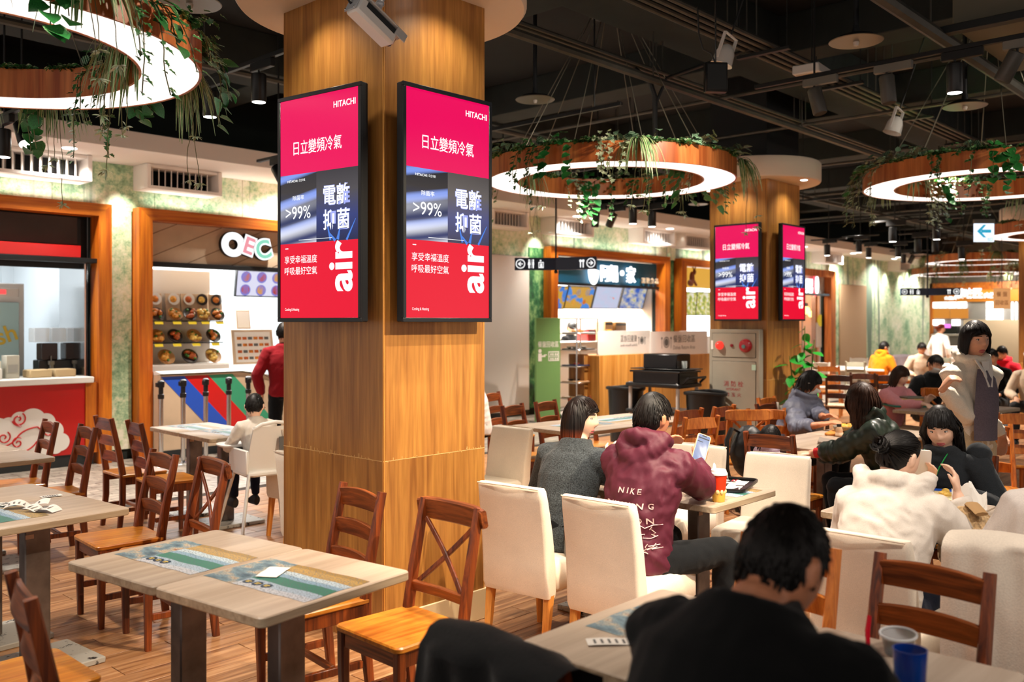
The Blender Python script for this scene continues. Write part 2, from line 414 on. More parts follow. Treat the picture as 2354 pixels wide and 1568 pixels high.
# ------------------------------------------------------------------ shop wall with its openings, soffit
YW = 11.1
OPEN = [(-1.0, 4.56), (5.21, 8.6), (12.9, 16.4), (17.25, 19.8), (21.5, 24.6)]
ZO = 2.92
wb = MB(); xs = -2.0
for a, b_ in OPEN+[(33.2, 33.2)]:
    if a > xs: wb.box(xs, YW, 0, a, YW+.12, ZO)
    xs = b_
wb.box(-2, YW, ZO, 33.2, YW+.12, 4.9); wl = wb.build('wall_left', plain('wall_backing', '#17201c', .9), kind='structure')
def panel(x0, x1, z0, z1, m=MURAL, y=YW):
    p = MB(); p.box(x0+.003, y-.022, z0, x1-.003, y-.001, z1, .003); return p.build('wall_panel', m, wl)
x = -2.0
while x < 33.0:                                   # the band over the shops
    panel(x, min(x+1.22, 33.05), 3.02, 3.58); x += 1.22
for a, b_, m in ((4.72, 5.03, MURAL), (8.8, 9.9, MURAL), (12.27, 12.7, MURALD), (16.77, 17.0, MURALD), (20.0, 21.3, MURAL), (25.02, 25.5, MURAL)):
    panel(a, b_, .12, 3.02, m)
panel(9.9, 12.27, 2.85, 3.02); panel(25.5, 27.4, 2.77, 3.02)
for k in range(5): panel(27.4+k*1.13, 27.4+(k+1)*1.13, .12, 3.02)
hoard = MB(); hoard.box(10.0, YW-.07, .1, 12.25, YW-.02, 2.84, .004); hoard.build('wall_panel', plain('beige_hoarding', '#e0d4cc', .75), wl, label='plain beige panel')
hoard = MB(); hoard.box(25.52, YW-.06, .1, 27.38, YW-.02, 2.76, .004); hoard.build('wall_panel', plain('tan_hoarding', '#c8a684', .7), wl, label='plain tan panel')
bb = MB(); bb.box(8.8, YW-.05, 0, 12.27, YW-.02, .12); bb.box(25.02, YW-.05, 0, 33, YW-.02, .12); bb.build('baseboard_left', BLACK, kind='structure')
sf = MB(); sf.box(-2, 10.0, 3.58, 33.1, YW+.02, 3.78, .006); soffit = sf.build('trim_1', SOFF, kind='structure')
for k, x in enumerate((2.2, 4.05, 7.2, 9.9, 12.9, 15.9, 18.9, 22.0, 25.0, 28.0, 31.0)):
    d_ = MB(); d_.lathe([(.001, -.004), (.06, -.004), (.075, -.002), (.078, .003)], 20, (x, 10.45, 3.578)); d_.build('downlight', LAMPF, soffit)
    spot((x, 10.55, 3.56), (x, 11.15, 1.7), 95, 130, .8, (1, .96, .88), .04)
for x in (4.88, 9.3, 12.45, 16.9, 20.6, 25.2, 27.9, 28.9, 30.2, 31.6):     # grazing wall washers between the shops
    spot((x, 10.75, 3.53), (x, 11.1, 2.2), 55, 65, .8, (.98, 1, .86), .03)
# far wall and the dark rest of the shell
fw = MB(); fw.box(33.1, -9, 0, 33.3, 11.2, 4.9); far = fw.build('wall_far', plain('far_wall_paint', '#6b6258', .9), kind='structure')
cb = MB(); cb.box(-2, -9, 4.75, 33.3, 11.3, 4.95); ce = cb.build('ceiling', CEIL, kind='structure')
def beam(x0, x1, y0, y1, z0):
    p = MB(); p.box(x0, y0, z0, x1, y1, 4.75, .008); p.build('beam', BEAMM, ce)
for yb in (4.35, 8.6, .2): beam(-2, 33, yb, yb+.62, 4.32)
for xb in (2.6, 5.6, 8.6, 11.6, 14.6, 17.8, 21, 24, 27, 30): beam(xb, xb+.42, -9, 11, 4.36)

# louvred air outlets under the soffit
def louvre(px0, px1):
    x0 = onY(px0, 400, 10.95)[0]; x1 = onY(px1, 400, 10.95)[0]
    o = empty('air_outlet', 'x', 'vent', ((x0+x1)/2, 10.9, 3.3)); h = (x1-x0)/2
    a = MB(); a.box(-h+.003, -.205, -.024, h-.003, .16, .015, .004); a.box(-h+.003, -.165, .24, h-.003, .16, .279, .004); a.box(-h, -.2, -.02, -h+.05, .19, .275, .004); a.box(h-.05, -.2, -.02, h, .19, .275, .004)
    a.build('frame', SOFF, o); n = 11
    b_ = MB(); b_.box(-h+.05, .12, .015, h-.05, .14, .24); b_.build('duct', BLACK, o)
    s_ = MB(); s_.box(-.006, -.1, .015, .006, .1, .24); me = s_.mesh('slat', SOFF)
    for i in range(n):
        q = link('slat', me, o, (-h+.05+(i+.5)*(2*h-.1)/n, .02, 0), -.45)
    return o
LOU = [louvre(a, b_) for a, b_ in ((-60, 192), (317, 488), (1108, 1192), (1255, 1342), (1456, 1531), (1553, 1612), (1876, 1918), (2050, 2075))]
for o, t in zip(LOU, ('above the red shop front', 'above the diagonal board sign of the fried food shop', 'above the plain beige panel', 'above the left end of the blue hotpot sign',
                      'above the right end of the blue hotpot sign', 'above the yellow sign beside the second column', 'above the pizza shop sign', 'on the far end of the forest wall')):
    o['label'] = 'pale louvred air outlet '+t; o['group'] = 'air outlets along the shop wall'

# ------------------------------------------------------------------ wood clad columns
def column(x0, y0, wx, wy, label, seam=.957, base=True):
    o = empty('column', label, 'column', (x0+wx/2, y0+wy/2, 0)); hx, hy = wx/2, wy/2
    c = MB(); c.box(-hx+.01, -hy+.01, 0, hx-.01, hy-.01, 4.75); c.build('core', BLACK, o)
    def clad(name, z0, z1):
        for sx in (-1, 1):
            q = MB(); q.box(sx*hx-.012*(sx > 0), -hy+.001, z0, sx*hx+.012*(sx < 0), hy-.001, z1, .001); q.build(name, W_COL, o)
        for sy in (-1, 1):
            q = MB(); q.box(-hx+.0125, sy*hy-.012*(sy > 0), z0, hx-.0125, sy*hy+.012*(sy < 0), z1, .001); q.build(name, W_COL, o)
    clad('lower_veneer_panel', .0, seam-.0015); clad('upper_veneer_panel', seam+.0015, 3.46)
    s_ = MB(); s_.box(-hx-.0005, -hy-.0005, seam-.0018, hx+.0005, hy+.0005, seam+.0018); rs = random.Random(int(x0*100))
    for q in range(110):
        hh = rs.uniform(.004, .03)*rs.random(); w_ = rs.uniform(.0008, .0022); dn = rs.choice((0, 0, 1)); z0, z1 = seam-hh*dn*.5, seam+hh*(1-dn); t = rs.uniform(-1, 1)
        if q % 2: s_.box(-hx-.0005, t*(hy-.02)-w_, z0, -hx+.003, t*(hy-.02)+w_, z1+.001)
        else: s_.box(t*(hx-.02)-w_, -hy-.0005, z0, t*(hx-.02)+w_, -hy+.003, z1+.001)
    s_.build('seam_filler', plain('pale_filler', '#d8b070', .7), o)
    e = MB(); e.box(-hx-.001, -hy-.001, .2, -hx+.014, -hy+.014, 3.46, .004); e.build('corner_trim', wood('corner_lipping', '#b87a34', '#d69a4e', .4), o)
    if base:
        q = MB(); q.box(-hx+.01, -hy-.012, 0, hx+.012, -hy, .17, .004); q.box(hx, -hy-.012, 0, hx+.012, hy, .17, .004); q.build('baseboard', plain('cream_baseboard', '#d8c49a', .5), o)
    d_ = MB(); d_.lathe([(.001, 3.43), (.80, 3.43), (.815, 3.45), (.815, 3.66), (.80, 3.68), (.001, 3.68)], 72); d_.build('disc_canopy', plain('canopy_plaster', '#e6d6c4', .75), o)
    for a in range(4):
        ca_, sa_ = cos(a*pi/2), sin(a*pi/2); p = ((hx+.27)*ca_, (hy+.27)*sa_)
        q = MB(); q.lathe([(.001, 3.424), (.035, 3.424), (.045, 3.431)], 16, (p[0], p[1], 0)); q.build('recessed_lamp', LAMPF, o)
        X, Y = x0+hx, y0+hy
        for s_ in (-.0,):
            spot((X+p[0]*1.02, Y+p[1]*1.02, 3.41), (X+p[0]*.6, Y+p[1]*.6, 2.2), 15, 115, .9, (1, .88, .7), .03)
    return o
C1 = (2.944, 3.643, .727, .90); C2 = (10.35, 5.40, .88, .80); C3 = (17.76, 3.65, .84, .84)
column(*C1, 'oak veneered square column with two screens and security camera in front')
column(*C2, 'oak veneered column holding the grey hydrant cabinet')
column(*C3, 'oak veneered column cut by the right picture edge behind the standing person')
# ------------------------------------------------------------------ shop fronts on the long wall
GLASSM = glass('counter_glass', '#dfe8ea', .1)
CREAMW = plain('pale_wood_board', '#cfb496', .55, 0, .12, 3)
def shopframe(x0, x1, lab, wl_=.17, left=True, top=3.06, m=(W_SHOP, W_SHOPV)):
    area(((x0+x1)/2, 10.98, 3.10), ((x0+x1)/2, 11.0, 3.6), 7*(x1-x0)/3.4, x1-x0, .06, (1, .97, .9))
    o = empty('shop_portal', lab, 'shop portal', ((x0+x1)/2, 11.0, 0)); h = (x1-x0)/2; y0, y1 = -.1, .14
    a = MB(); a.prism([(-h-wl_, -top), (h+wl_, -top), (h, -2.915), (-h, -2.915)], y0, y1)
    a.v = [(p[0], p[2], -p[1]) for p in a.v]; a.f = [tuple(reversed(f)) for f in a.f]; a.build('head_board', m[0], o)
    for sg in ((-1, 1) if left else (1,)):
        b_ = MB(); b_.prism([(sg*h, 0), (sg*(h+wl_), 0), (sg*(h+wl_), top), (sg*h, 2.915)], y0, y1)
        b_.v = [(p[0], p[2], p[1]) for p in b_.v]; b_.build('side_board', m[1], o)
    return o
def room(x0, x1, depth, wallm, label, e=120, lightcol=(1, .97, .93), tiles=True):
    """the lit booth behind an opening"""
    o = empty('shop_booth', label, 'shop booth', ((x0+x1)/2, 11.3, 0)); h = (x1-x0)/2
    a = MB(); a.box(-h, -.06, -.005, h, depth, .0); a.build('booth_floor', GREYP, o)
    a = MB(); a.box(-h, -.06, 2.93, h, depth, 2.97); a.build('booth_ceiling', WHITE, o)
    a = MB(); a.box(-h-.02, -.06, 0, -h, depth, 2.95); a.build('booth_side', wallm, o)
    a = MB(); a.box(h, -.06, 0, h+.02, depth, 2.95); a.build('booth_side', wallm, o)
    a = MB(); a.box(-h, depth, 0, h, depth+.02, 2.95); a.build('booth_back', wallm if not tiles else JOINTG, o)
    if tiles:
        t = MB(); t.box(-.149, -.006, -.197, .149, .006, .197, .003); me = t.mesh('tile', wallm); x = -h+.15
        while x < h:
            z = .9
            while z < 2.9: link('tile', me, o, (x, depth-.004, z+.2)); z += .4
            x += .3
    area(((x0+x1)/2, 11.3+depth*.45, 2.9), ((x0+x1)/2, 11.3+depth*.5, 0), e*2.0, (x1-x0)*.8, depth*.5, lightcol)
    return o
JOINTG = plain('grey_grout', '#a9aaaa', .8)
BTILE = plain('bluish_tile', '#d3dade', .3)
room(-1.0, 4.56, 2.4, BTILE, 'white tiled booth behind the red counter', 75, (.93, .97, 1))
room(5.21, 8.6, 2.2, plain('grey_board_wall', '#b4bcc0', .5), 'bright booth behind the fried food display', 170, (1, .98, .95), False)
room(12.9, 16.4, 2.4, plain('ivory_tile', '#efe2d2', .3), 'ivory tiled booth under the blue hotpot sign', 230, (1, .95, .88))
room(17.25, 19.8, 2.2, plain('pale_booth_wall', '#dfe3e6', .5), 'pale booth under the yellow sign', 150, (.95, .98, 1), False)
room(21.5, 24.6, 2.2, plain('brick_screen', '#b08468', .6), 'brown booth of the pizza shop', 120, (1, .8, .6), False)
shopframe(-1.0, 4.56, 'orange wood frame around the red shop front', .15, False)
shopframe(5.21, 8.6, 'orange wood frame around the fried food shop', .17)
shopframe(12.9, 16.4, 'orange wood frame around the blue hotpot shop', .2)
shopframe(17.25, 19.8, 'orange wood frame around the yellow sign shop', .2)
shopframe(21.5, 24.6, 'brown wood frame around the pizza shop', .3, True, 3.1, (W_RING, W_RING))

def header(x0, x1, z0, z1, m, label, y=11.08, t=.05, cat='sign panel', name='sign_panel'):
    a = MB(); a.box(-(x1-x0)/2, 0, z0, (x1-x0)/2, t, z1, .004)
    return a.build(name, m, None, loc=((x0+x1)/2, y, 0), label=label, cat=cat)
# --- red shop
header(-1.0, 4.56, 2.30, 2.93, BLACK, 'black backing of the red shop sign', 11.24)
header(-.9, 4.40, 2.58, 2.90, plain('charcoal_sign_cloth', '#3a302a', .6, 0, .3, 2), 'blank charcoal sign panel over the red shop counter', 11.12)
hd = header(-.9, 4.40, 2.42, 2.56, RED, 'red fascia strip under the charcoal sign panel', 11.02, .09, 'fascia', 'fascia_strip')
a = MB(); a.box(-2.75, -.07, 2.36, 2.76, .08, 2.415, .004); a.build('ledge', BLACK, hd).location = (.05, 0, 0)
ct = empty('shop_counter', 'red shop counter with white cloud emblem and white top', 'counter', (3.0, 10.95, 0))
a = MB(); a.box(-3.0, -.06, .96, 1.5, .75, 1.03, .008); a.build('counter_top', WHITE, ct)
a = MB(); a.box(-3.0, .0, .14, 1.42, .03, .96); a.build('front_panel', RED, ct)
a = MB(); a.box(1.42, -.02, .14, 1.56, .03, .96); a.build('end_panel', W_SHOPV, ct)
a = MB(); a.box(-3.0, .02, 0, 1.52, .06, .14); a.build('kick_board', DKGREY, ct)
em = MB()
for i, (px, py, r) in enumerate(((20, 975, 22), (45, 960, 20), (75, 962, 30), (105, 965, 22), (122, 985, 24), (138, 1010, 22), (128, 1022, 16), (90, 1005, 42), (45, 1000, 40), (10, 1005, 30), (100, 1028, 22), (60, 1020, 30), (-5, 985, 30), (-30, 1000, 40))):
    X, z = onY(px, py, 10.95); rr = r*10.9/2110*.92; z -= .03
    em.loft([(X-3.0, -.001, z), (X-3.0, -.004-.0004*i, z)], [rr, rr*.999], 32)
em.build('cloud_emblem', WHITE, ct)
sw = MB()
for cx, cy, r0, d in ((40, 1012, 11, 1), (42, 958, 13, -1), (112, 985, 12, 1), (8, 1000, 12, -1)):
    X, z = onY(cx, cy, 10.95); z -= .03; pts = []
    for i in range(26):
        q = i/25; rr = (r0*(1-.85*q))*10.9/2110*1.15; an = d*(q*8.5)+1
        pts.append((X-3.0+rr*cos(an), -.011, z+rr*sin(an)))
    sw.tube(pts, .008, 6)
for p0, p1, p2 in (((0, 1022), (25, 1018), (38, 1000)), ((38, 1000), (52, 980), (85, 975)), ((85, 975), (100, 985), (95, 1000)), ((60, 1030), (78, 1020), (84, 1008)), ((28, 962), (30, 972), (48, 974))):
    pts = []
    for i in range(9):
        q = i/8; x = (1-q)**2*p0[0]+2*q*(1-q)*p1[0]+q*q*p2[0]; y_ = (1-q)**2*p0[1]+2*q*(1-q)*p1[1]+q*q*p2[1]
        X, z = onY(x, y_, 10.95); pts.append((X-3.0, -.011, z-.03))
    sw.tube(pts, .008, 6)
sw.build('swirl_lines', RED, ct)
a = MB(); a.box(-.01, 0, 1.03, .01, .75, 2.36); a.build('glass_post', CHROME, None, loc=(4.48, 11.1, 0), label='slim steel post at the right end of the red counter', cat='post')
fr = empty('drink_fridge', 'white upright drinks fridge with teal glass door behind the red counter', 'fridge', (3.78, 12.1, 0))
a = MB(); a.box(-.62, -.3, 0, .27, .35, 2.13, .01); a.build('body', WHITEP, fr)
a = MB(); a.box(-.56, -.33, .1, .2, -.3, 1.9, .004); a.build('door', plain('teal_door', '#b6dde0', .15), fr)
a = MB(); a.box(-.3, -.315, 1.97, .2, -.3, 2.07, .004); a.build('display_strip', WHITE, fr)
a = MB(); a.box(-.04, -.32, 2.0, .06, -.314, 2.05); a.build('red_readout', glow('red_readout', (1, .05, .05), 2), fr)
letter('Fresh', plain('yellow_print', '#e8c84a', .5), fr, frameM((-.12, -.336, 1.45), (1, 0, .35), (-.35, 0, 1)), size=.28, off=.004)
dp = empty('juice_dispenser', 'twin tank drinks dispenser with clear lids on the red shop counter', 'dispenser', (4.30, 11.5, 1.03)); dp.scale = (.74, .8, .95)
for sx in (-.26, .0, .24):
    a = MB(); a.box(sx-.115, -.12, .42, sx+.115, .12, .60, .01); a.build('clear_tank', glass('clear_tank', '#f2efe8', .35), dp)
for sx in (-.13, .24):
    a = MB(); a.box(sx-.13, -.11, .2, sx+.115, .11, .41, .01); a.build('dark_drink', plain('dark_tea', '#2a1710', .2), dp)
    a = MB(); a.box(sx-.04, -.17, .14, sx+.04, -.1, .19, .005); a.box(sx-.02, -.16, .05, sx+.03, -.1, .14, .005); a.cyl((sx, -.14, .19), (sx, -.14, .25), .009); a.build('tap', GREYP, dp)
a = MB(); a.box(-.30, -.1, 0, .38, .14, .2, .01); a.build('base', BLACKP, dp)
for i, (dx, wd, hh, c, lb) in enumerate(((-.62, .16, .20, '#d8d2c4', 'white tissue box with a green label on the red shop counter'), (-.42, .14, .26, '#b9b4a4', 'ribbed grey carton beside the drinks dispenser'), (-.86, .12, .28, '#c87858', 'small framed notice at the left end of the red counter'), (-.70, .26, .12, '#efe8de', 'low white carton at the front of the red counter'), (-.96, .14, .12, '#efe8e0', 'white paper bag at the picture edge on the red counter'))):
    o = empty('counter_box', lb, 'box', (4.15+dx, 11.3-.12*(i == 3)-.1*(i == 4), 1.03))
    a = MB(); a.box(-wd/2, -.08, 0, wd/2, .08, hh, .006); a.build('body', plain('box_card', c, .7), o)
    a = MB(); a.box(-wd*.36, -.084, hh*.25, wd*.36, -.08, hh*.6); a.build('printed_label', plain('box_label', ('#4a8a3a', '#9a968c', '#e8c8a0', '#f6f2ea', '#e2d6c8')[i], .6), o)
for sx in (3.95, 4.22):
    a = MB(); a.box(-.12, -.12, 0, .12, .12, .09, .01); a.build('cup_carton', plain('tan_card', '#c8ad82', .8), None, loc=(sx+.05, 11.25, 1.03), label='tan cup carton under the drinks dispenser, '+('first' if sx < 4 else 'second')+' from the left', cat='box', group='tan cup cartons')

# --- fried food shop
hd = header(5.215, 8.6, 2.42, 2.912, CREAMW, 'pale board sign panel with diagonal joints and cut-out letters', 11.07)
for k in range(8):
    a = MB(); x = -2.4+k*.62
    pts = [(x, .0), (x+1.1, .49)]
    lo = max(pts[0][0], -1.69); hi = min(pts[1][0], 1.69)
    if hi-lo > .1:
        f = lambda q: 2.42+(q-x)*.49/1.1
        a.tube([(lo, -.001, f(lo)), (hi, -.001, f(hi))], .004, 4); a.build('board_joint', plain('joint_brown', '#7a5a40', .8), hd)
sg = empty('letter_sign', 'white, pink and mint block letters on the diagonal board panel', 'sign', (6.75, 11.05, 2.66))
for i, (t, c, rot, dx, dz, s_) in enumerate((('O', '#ffffff', .12, -.40, .02, .38), ('E', '#f29aa6', .3, -.18, .02, .31), ('C', '#8fe0c4', -.25, .04, -.02, .34))):
    M = Matrix.Translation((dx, -.06-.012*i, dz)) @ frameM((0, 0, 0), (cos(rot), 0, -sin(rot)), (sin(rot), 0, cos(rot)))
    letter(t, plain('letter_side', '#1c1a1a', .5), sg, M @ Matrix.Translation((0, 0, -.035)), size=s_, off=.035, ext=.03, res=8)
    letter(t, glow('white_letter_face', (1, 1, 1), 1.3), sg, M, size=s_, off=.03, ext=.004, res=8)
    letter(t, glow('letter_face', hexc(c), 1.0), sg, M @ Matrix.Translation((0, 0, .006)), size=s_, off=.008, ext=.004, res=8)
a = MB(); a.box(-1.695, -.05, 2.36, 1.69, .06, 2.42, .004); a.build('ledge', BLACK, hd)
sh = empty('food_display', 'lit display shelves with plates of food models', 'display shelf', (5.98, 11.45, 0))
for z in (1.12, 1.40, 1.685):
    a = MB(); a.box(-.76, -.12, z-.012, .42 if z > 1.2 else .5, .2, z); a.build('shelf', BLACK if z > 1.2 else WHITE, sh)
a = MB(); a.box(-.76, .2, .3, .4, .22, 2.36); a.build('back_panel', WHITE, sh)
a = MB(); a.box(-.76, -.14, .3, .5, .2, 1.108, .005); a.build('cabinet_base', WHITE, sh)
a = MB(); a.box(.48, -.16, 1.12, .49, .2, 2.3); a.build('glass_side', GLASSM, sh)
FOODC = ['#c8741e', '#d99a3a', '#b4561c', '#e2b456']
FOODM = [plain('food_model', c, .5, 0, .45, 40, bmp=.5) for c in FOODC]; GARN = plain('green_garnish', '#3f7a2a', .5); PLATEM = plain('wood_plate', '#a8763e', .4); BOWLM = plain('dark_bowl', '#2b2320', .3)
def plate(px, z, r, i, lb):
    X = onY(px, 742, 11.42)[0]; o = empty('food_plate', lb, 'plate of food', (X, 11.42, z+r*.82), 0, 'food models on the lit shelves'); o.rotation_euler = (1.0, 0, 0)
    a = MB(); a.lathe([(.001, -.012), (r*.7, -.012), (r, .008), (r*.96, .014), (r*.6, .0), (.001, .0)], 22); a.build('plate', PLATEM if i % 2 else BOWLM, o)
    a = MB(); rr = random.Random(i)
    for k in range(7): a.ball((rr.uniform(-.5, .5)*r, rr.uniform(-.5, .5)*r, .012), (r*rr.uniform(.25, .42), r*rr.uniform(.2, .3), .03+rr.random()*.02), 9, 5)
    a.build('fried_cutlet', FOODM[i % 4], o)
    a = MB()
    for k in range(4): a.ball((rr.uniform(-.6, .6)*r, rr.uniform(-.6, .6)*r, .03), (r*.16, r*.16, .018), 7, 4)
    a.build('garnish', GARN, o)
    a = MB(); a.box(-.055, -r-.05, -.01, .055, -r+.0, -.004); a.build('price_card', glow('yellow_price', hexc('#ffd23a'), .8), o)
ORD = ['first', 'second', 'third', 'fourth', 'fifth', 'sixth', 'seventh', 'eighth', 'ninth', 'tenth', 'eleventh', 'twelfth', 'thirteenth', 'fourteenth', 'fifteenth', 'sixteenth', 'seventeenth', 'eighteenth', 'nineteenth', 'twentieth']
ORD += [t+' '+o for t in ('twenty', 'thirty', 'forty') for o in ORD[:9]]
for j, px in enumerate((360, 402, 437, 467, 500)):
    plate(px, 1.69, .10, j, 'plated food model on the top display shelf, %s from the left' % ORD[j])
    X = onY(px, 742, 11.55)[0]; o = empty('side_bowl', 'small bowl on an upright board above the top shelf, %s from the left' % ORD[j], 'bowl', (X-.01, 11.56, 1.69), 0, 'bowls on upright boards'); o.rotation_euler = (-.12, 0, 0)
    a = MB(); a.box(-.1, 0, 0, .1, .015, .36, .003); a.build('board', CREAMW, o)
    a = MB(); a.M = Matrix.Translation((0, -.01, .28)) @ Matrix.Rotation(pi/2, 4, 'X'); a.lathe([(.001, -.01), (.07, -.005), (.08, .03), (.065, .03), (.001, .012)], 18); a.build('bowl', BOWLM if j > 2 else WHITEP, o)
    a = MB(); a.ball((-.01, -.035, .28), (.05, .015, .045), 10, 6); a.build('filling', FOODM[j % 4], o)
for j, px in enumerate((360, 402, 446, 490)): plate(px, 1.40, .105, j+5, 'plated food model on the middle display shelf, %s from the left' % ORD[j])
for j, px in enumerate((382, 436, 490)): plate(px, 1.12, .115, j+9, 'plated food model on the bottom display shelf, %s from the left' % ORD[j])
def screenbox(name, label, cat, px0, px1, py0, py1, Y, m, tilt=.25, mats=None, items=()):
    x0, z1 = onY(px0, py0, Y); x1, z0 = onY(px1, py1, Y); w_, h_ = (x1-x0)/2, (z1-z0)/2
    o = empty(name, label, cat, ((x0+x1)/2, Y, (z0+z1)/2)); o.rotation_euler = (tilt, 0, 0)
    a = MB(); a.box(-w_-.02, 0, -h_-.02, w_+.02, .05, h_+.02, .004); a.build('casing', BLACKP, o)
    a = MB(); a.quad((-w_, -.002, -h_), (w_, -.002, -h_), (w_, -.002, h_), (-w_, -.002, h_)); a.build('screen', m, o)
    for k, (u, v, r, mm) in enumerate(items):
        a = MB(); a.loft([(-w_+2*w_*u, -.003, -h_+2*h_*v), (-w_+2*w_*u, -.006, -h_+2*h_*v)], r, 18); a.build('dish_picture', mm, o)
    return o
FD = [glow('dish_%d' % i, hexc(c), .9) for i, c in enumerate(('#d8742a', '#c8502a', '#e2a040', '#b8402c'))]; DP = glow('dish_plate', hexc('#8080d8'), .9)
its = [];
for r_ in range(2):
    for c_ in range(3): its += [(.18+.33*c_, .72-.5*r_, .085, DP), (.18+.33*c_, .735-.5*r_, .066, FD[(c_+r_) % 4])]
screenbox('menu_screen', 'menu screen of food bowls tilted above the fried food counter', 'menu screen', 545, 652, 619, 682, 12.2, glow('menu_lilac', hexc('#dcdcf2'), 1.0), .15, items=its)
def notice(px0, px1, py0, py1, Y, label, m, tilt=-.15, n=0):
    x0, z1 = onY(px0, py0, Y); x1, z0 = onY(px1, py1, Y); w_, h_ = (x1-x0)/2, (z1-z0)/2
    o = empty('menu_stand', label, 'menu stand', ((x0+x1)/2, Y, z0)); o.rotation_euler = (tilt, 0, 0)
    a = MB(); a.box(-w_, 0, 0, w_, .015, 2*h_, .003); a.build('board', CREAMW, o)
    a = MB(); a.box(-w_*.86, -.004, h_*.12, w_*.86, -.001, h_*1.86); a.build('sheet', m, o)
    if n:
        t = MB(); t.box(-w_*.1, -.007, -h_*.08, w_*.1, -.004, h_*.08); ms = [t.mesh('picture', q) for q in (FOODM[0], FOODM[2], INKG)]
        for i in range(4):
            for j in range(n): link('picture', ms[(i+j) % 3], o, (-w_*.66+1.32*w_*j/(n-1), 0, h_*(.35+.38*i)))
    return o
notice(537, 632, 757, 835, 11.5, 'wide menu board with dish pictures on the fried food counter', PAPER, n=6)
notice(545, 577, 712, 756, 11.75, 'small pale notice clipped above the wide menu board', PAPER)
qb = empty('queue_counter', 'pale queue counter with blue, red and green diagonal stripes', 'counter', (6.4, 10.72, 0))
out = [(-1.18, 0), (1.9, 0), (1.9, .62), (1.3, .68), (.7, .80), (.25, .96), (-.1, 1.02), (-1.18, 1.02)]
a = MB(); a.prism(out, 0, .3); a.v = [(p[0], p[2], p[1]) for p in a.v]; a.build('body', CREAMW, qb, ang=20)
tp = out[2:]; a = MB(); a.loft([(x, .14, z+.02) for x, z in tp], [(.2, .025)]*len(tp), 4, side=(0, 1, 0)); a.build('top_ledge', WHITE, qb)
for nm, c, x0, wd in (('blue_stripe', '#2456c8', -1.175, .30), ('red_stripe', '#d01818', -.875, .32), ('green_stripe', '#3aa078', -.555, .34)):
    a = MB(); p = []
    for (x, z) in ((x0, 1.0), (x0+wd, 1.0), (x0+wd+.84, .12), (x0+.84, .12)): p.append((x, z))
    a.prism(p, -.004, .0); a.v = [(q[0], q[2], q[1]) for q in a.v]; a.f = [tuple(reversed(f)) for f in a.f]; a.build(nm, plain(nm, c, .35), qb, ang=10)
a = MB(); a.box(-1.18, -.01, 0, 1.9, 0, .1); a.build('kick_board', DKGREY, qb)
st0 = None
for j, px in enumerate((370, 421, 473, 526, 571)):
    X, z = onY(px, 742, 10.2); lb = 'steel queue post before the striped counter, %s from the left' % ORD[j]
    if st0 is None:
        st0 = empty('queue_post', lb, 'queue post', (X, 10.2, 0), 0, 'steel queue posts')
        a = MB(); a.lathe([(.17, 0), (.17, .012), (.15, .03), (.03, .045)], 28); a.build('base', CHROME, st0)
        a = MB(); a.lathe([(.027, .04), (.027, .8)], 16); a.build('pole', CHROME, st0)
        a = MB(); a.lathe([(.033, .78), (.036, .79), (.036, .83), (.027, .835), (.027, .91), (.038, .915), (.04, .98), (.02, .995)], 18); a.box(-.06, -.02, .92, -.03, .02, .97, .004); a.build('belt_head', BLACKP, st0)
    else: clone(st0, (X, 10.2, 0), j*.3, lb)

# --- blue hotpot shop
BLUE = plain('blue_sign_board', '#1c6486', .45)
hd = header(12.9, 16.38, 2.42, 2.90, BLUE, 'blue sign panel with white hotpot shop letters', 11.1)
sg = empty('letter_sign', 'large white lit letters with bowl emblem on the blue panel', 'sign', (14.9, 11.05, 2.66))
letter('阿鍋', SIGNW, sg, frameM((-.29, -.03, -.02), (1, 0, 0), (0, 0, 1)), width=.54, height=.34, off=.006, ext=.02)
letter('家', SIGNW, sg, frameM((.44, -.03, -.02), (1, 0, 0), (0, 0, 1)), width=.30, height=.34, off=.006, ext=.02)
a = MB(); a.loft([(.13, -.05, 0), (.13, -.02, 0)], .055, 20); a.build('dot', SIGNW, sg)
a = MB(); a.prism([(-.80+.16*cos(t), .02+.28*sin(t) if sin(t) < 0 else .06) for t in [pi+pi*i/16 for i in range(17)]], .02, .05); a.v = [(p[0], -p[2], p[1]) for p in a.v]; a.build('bowl_emblem', SIGNW, sg)
sg = empty('letter_sign', 'four small cream letters at the right end of the blue panel', 'sign', (16.06, 11.06, 2.54))
letter('黑 糖 食 品', plain('cream_letter', '#f0d8b8', .5), sg, frameM((0, -.01, 0), (1, 0, 0), (0, 0, 1)), width=.60, height=.12, off=.01, ext=.015)
a = MB(); a.box(-1.75, -.06, 2.37, 1.75, .06, 2.42, .004); a.build('ledge', BLACK, hd)
def gmat(name, stops, sc=6.0, st=1.0):
    m, nt, b = newmat(name); b.inputs['Base Color'].default_value = (.02, .02, .02, 1); tc = nt.nodes.new('ShaderNodeTexCoord')
    n = N(nt, 'ShaderNodeTexNoise', Scale=sc, Detail=3.0); L(nt, tc.outputs['UV'], n.inputs[0])
    L(nt, ramp(nt, n.outputs[0], [(p, hexc(c)) for p, c in stops]), b.inputs['Emission Color']); b.inputs['Emission Strength'].default_value = st; return m
MS = [gmat('menu_mustard', [(.45, '#c89a30'), (.5, '#2e7ad0')], 2.5), gmat('menu_mustard_blue', [(.5, '#c8983a'), (.54, '#3a86d8')], 2.0), gmat('menu_grey_lilac', [(.4, '#c2c4de'), (.62, '#b8c8e2'), (.7, '#e88070')], 3.0), gmat('menu_dish_blue', [(.36, '#205ab8'), (.5, '#9aa4b8'), (.6, '#d8c8b0'), (.7, '#8aa84a')], 4.0)]
